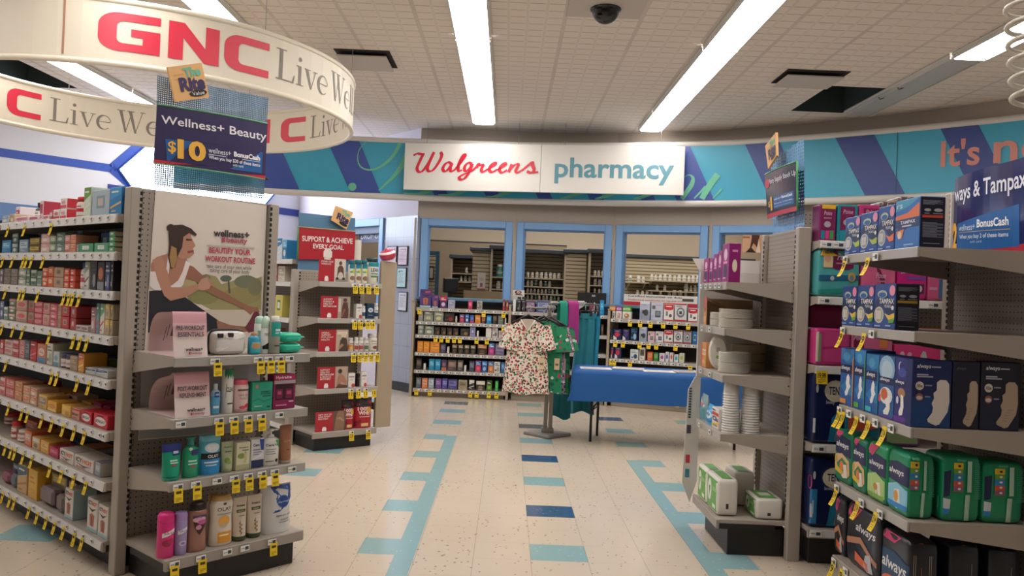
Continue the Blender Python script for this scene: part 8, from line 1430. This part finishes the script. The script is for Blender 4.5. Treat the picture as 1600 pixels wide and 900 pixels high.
def wall_shelf(label, Y, px0, px1, prow, D=.3):
    x0, z = yz(px0, prow, Y); x1, z2 = yz(px1, prow, Y); z = (z+z2)/2
    t = thing('wall_shelf', label, 'shelf', (x0, Y, z)); MB().box(0, x1-x0, -D/2-.04, D/2, -.02, 0, m_shelf2).build('board', t)
    for x in (.06, x1-x0-.08): MB().add([(x, D/2, -.02), (x, D/2, -.14), (x, -D/2, -.02), (x+.02, D/2, -.02), (x+.02, D/2, -.14), (x+.02, -D/2, -.02)], [(0, 1, 2), (5, 4, 3), (0, 3, 4, 1), (1, 4, 5, 2), (0, 2, 5, 3)], m_shelf2).build('bracket', t)
W_ = ['first window', 'second window left', 'second window right']
for b, (nm, lab, p0, p1, Y, yt_, rows) in enumerate(BAYS):
    xa, H = yz(p0, yt_, Y); xb, _ = yz(p1, yt_, Y); zs_ = [yz((p0+p1)/2, r_, Y)[1] for r_ in rows]
    bay(nm, lab, Fr(xa, Y-.2, 0), xb-xa, H, .4, zs_)
    for k, r_ in enumerate(rows):
        z_before = len(bottle_cache)
        x0 = xa+.04; Yb = Y
        bottles(Yb, p0+2, p1-3, r_, '%s dispensary shelf, %s' % (('top', 'second', 'third', 'fourth')[k], W_[b]), 'pill bottles on the dispensary shelves', [.20, .17] if (b, k) == (0, 0) else [.13, .12, .11] if b == 0 else [.10, .09, .095] if k < 2 else [.075, .08], .97)
# straight slat wall behind the third window
xa, H = yz(940, 400, 15.0); xb, _ = yz(1180, 404, 15.0); t = thing('slat_wall', 'wide slatted wall with bottle shelves behind the third window', 'shelving', (xa, 15.1, 0)); MB().box(0, xb-xa, 0, .05, 0, H, m_slat).build('slat_panel', t); MB().box(-.03, xb-xa+.03, -.05, .07, H, H+.06, m_crown, .01).build('crown_moulding', t)
for k, (p0, p1, r_) in enumerate(((976, 1012, 441), (1010, 1120, 440), (1010, 1120, 455.5), (980, 1120, 466))):
    wall_shelf('slatted wall shelf behind the third window, %s' % ('short upper one', 'long upper one', 'middle one', 'lower one')[k], 14.96, p0, p1, r_); bottles(15.0, p0, p1, r_, '%s shelf behind third window' % ('short upper', 'long upper', 'middle', 'lower')[k], 'pill bottles behind the third window', [.11, .15, .10, .12], (.97, .92, .6, .8)[k], 0, ['#dfdbd2']*5+['#c9c4b8', '#c96a4c', '#5c9c6c'] if k == 0 else ['#dfdbd2']*5+['#c9c4b8'])
# tan partition, blue post and picture, desk with monitor at the left of the first window
x0, zt_ = yz(672, 372, 15.6); x1, z2 = yz(805, 384, 15.6); t = thing('tan_partition', 'tan partition wall with a thin dark top edge behind the first window', 'partition', (x0-.6, 15.6, 0)); MB().box(0, x1-x0+1.6, 0, .08, 0, zt_-.05, M('#9c8c74', .7)).build('panel_sheet', t); MB().box(0, x1-x0+1.6, -.01, .09, zt_-.05, zt_-.03, m_crown).build('top_edge', t)
x0, z0 = yz(672, 392, 13.6); x1, _ = yz(687, 392, 13.6); t = thing('blue_door_frame', 'dark blue door frame at the left of the first window', 'door frame', (x1, 13.6, 0)); MB().box(-.06, .0, 0, .1, 0, z0, M('#2a4c60', .5), .004).build('jamb', t); MB().box(-.9, -.06, 0, .1, z0-.07, z0, M('#2a4c60', .5), .004).build('head', t)
t = thing('slat_panel', 'slatted panel with framed picture behind the blue door frame', 'panel', (x1-1.0, 13.9, 0)); MB().box(0, .98, 0, .05, 0, z0, m_slat).build('panel_sheet', t)
px, pz = yz(672, 437, 13.88); p2, pz2 = yz(678, 416, 13.88); f_ = thing('framed_picture', 'small dark-framed picture behind the blue door frame', 'picture', (px-.03, 13.87, pz)); MB().box(0, p2-px+.04, 0, .02, 0, pz2-pz, M('#2a241e', .5)).build('frame', f_); MB().box(.02, p2-px+.02, -.003, 0, .03, pz2-pz-.03, M('#c8bc9c', .6)).build('print', f_)
x0, z0 = yz(693, 457, 12.4); x1, z1 = yz(717, 435, 12.4); t = thing('monitor', 'black computer monitor at the left of the first window', 'monitor', ((x0+x1)/2, 12.4, z0), math.radians(25)); w_ = (x1-x0)/2*1.08; h_ = z1-z0
MB().box(-w_, w_, 0, .05, 0, h_, M('#141314', .3), .01).build('casing', t); MB().box(-w_+.02, w_-.02, -.003, 0, .03, h_-.02, M('#1c1c20', .1)).build('screen', t); MB().box(-.03, .03, .03, .07, -.10, .08, M('#141314', .4)).build('stand', t); MB().box(-.1, .1, -.03, .12, -.115, -.10, M('#141314', .4)).build('foot', t)
dk_ = thing('dispensary_counter', 'beige dispensary counter holding the black monitor', 'counter', (x0-.9, 12.2, 0)); MB().box(0, 2.0, 0, .55, z0-.155, z0-.117, M('#a8987c', .4), .006).build('counter_top', dk_); MB().box(.05, 1.95, .05, .5, 0, z0-.155, M('#94866c', .6)).build('cabinet', dk_); MB().box(1.2, 1.9, .35, .5, z0-.117, z0+.05, M('#8c7c60', .5)).build('cubby', dk_)
xa, H = yz(706, 404, 14.6); xb, _ = yz(742, 404, 14.6); bay('dispensary_shelving', 'slatted shelf bay with bottle piles left of the noticed column', Fr(xa, 14.4, 0), xb-xa, H, .4, [yz(720, 427, 14.6)[1], yz(725, 440, 14.6)[1]])
bottles(14.6, 722, 741, 427, 'upper shelf left of the noticed column', 'pill bottles left of the column', [.12, .10], 1); bottles(14.6, 714, 741, 440, 'lower shelf left of the noticed column', 'pill bottles left of the column', [.10, .09], 1)
# photo poster high on the pharmacy wall at the right window
x0, z0 = yz(1160, 394, 14.9); x1, z1 = yz(1204, 356, 14.9); t = thing('wall_poster', 'photo poster of a long-haired person in a doorway, right window', 'poster', (x0, 14.9, z0)); mb = MB(); w_, h_ = x1-x0, z1-z0+.4; mb.box(0, w_, 0, .02, 0, h_, M('#c09878', .6)); mb.decor([('p', [(.25, .02), (.32, .3), (.30, 1), (.72, 1), (.62, .4), (.55, .1), (.4, .2)], '#4c2c24'), ('r', 0, .25, .3, .34, '#8c5c44'), ('p', [(.12, .0), (.3, .12), (.5, .0)], '#2c2420'), ('p', [(.5, .0), (.58, .3), (.66, .0)], '#d8c4b4')], lambda a, b, L: (a*w_, -.001-.0004*L, b*h_)); mb.build('print', t)
MB().box(w_*.4, w_*.6, .02, .2, h_*.4, h_*.5, m_shelf2).build('standoff', t)
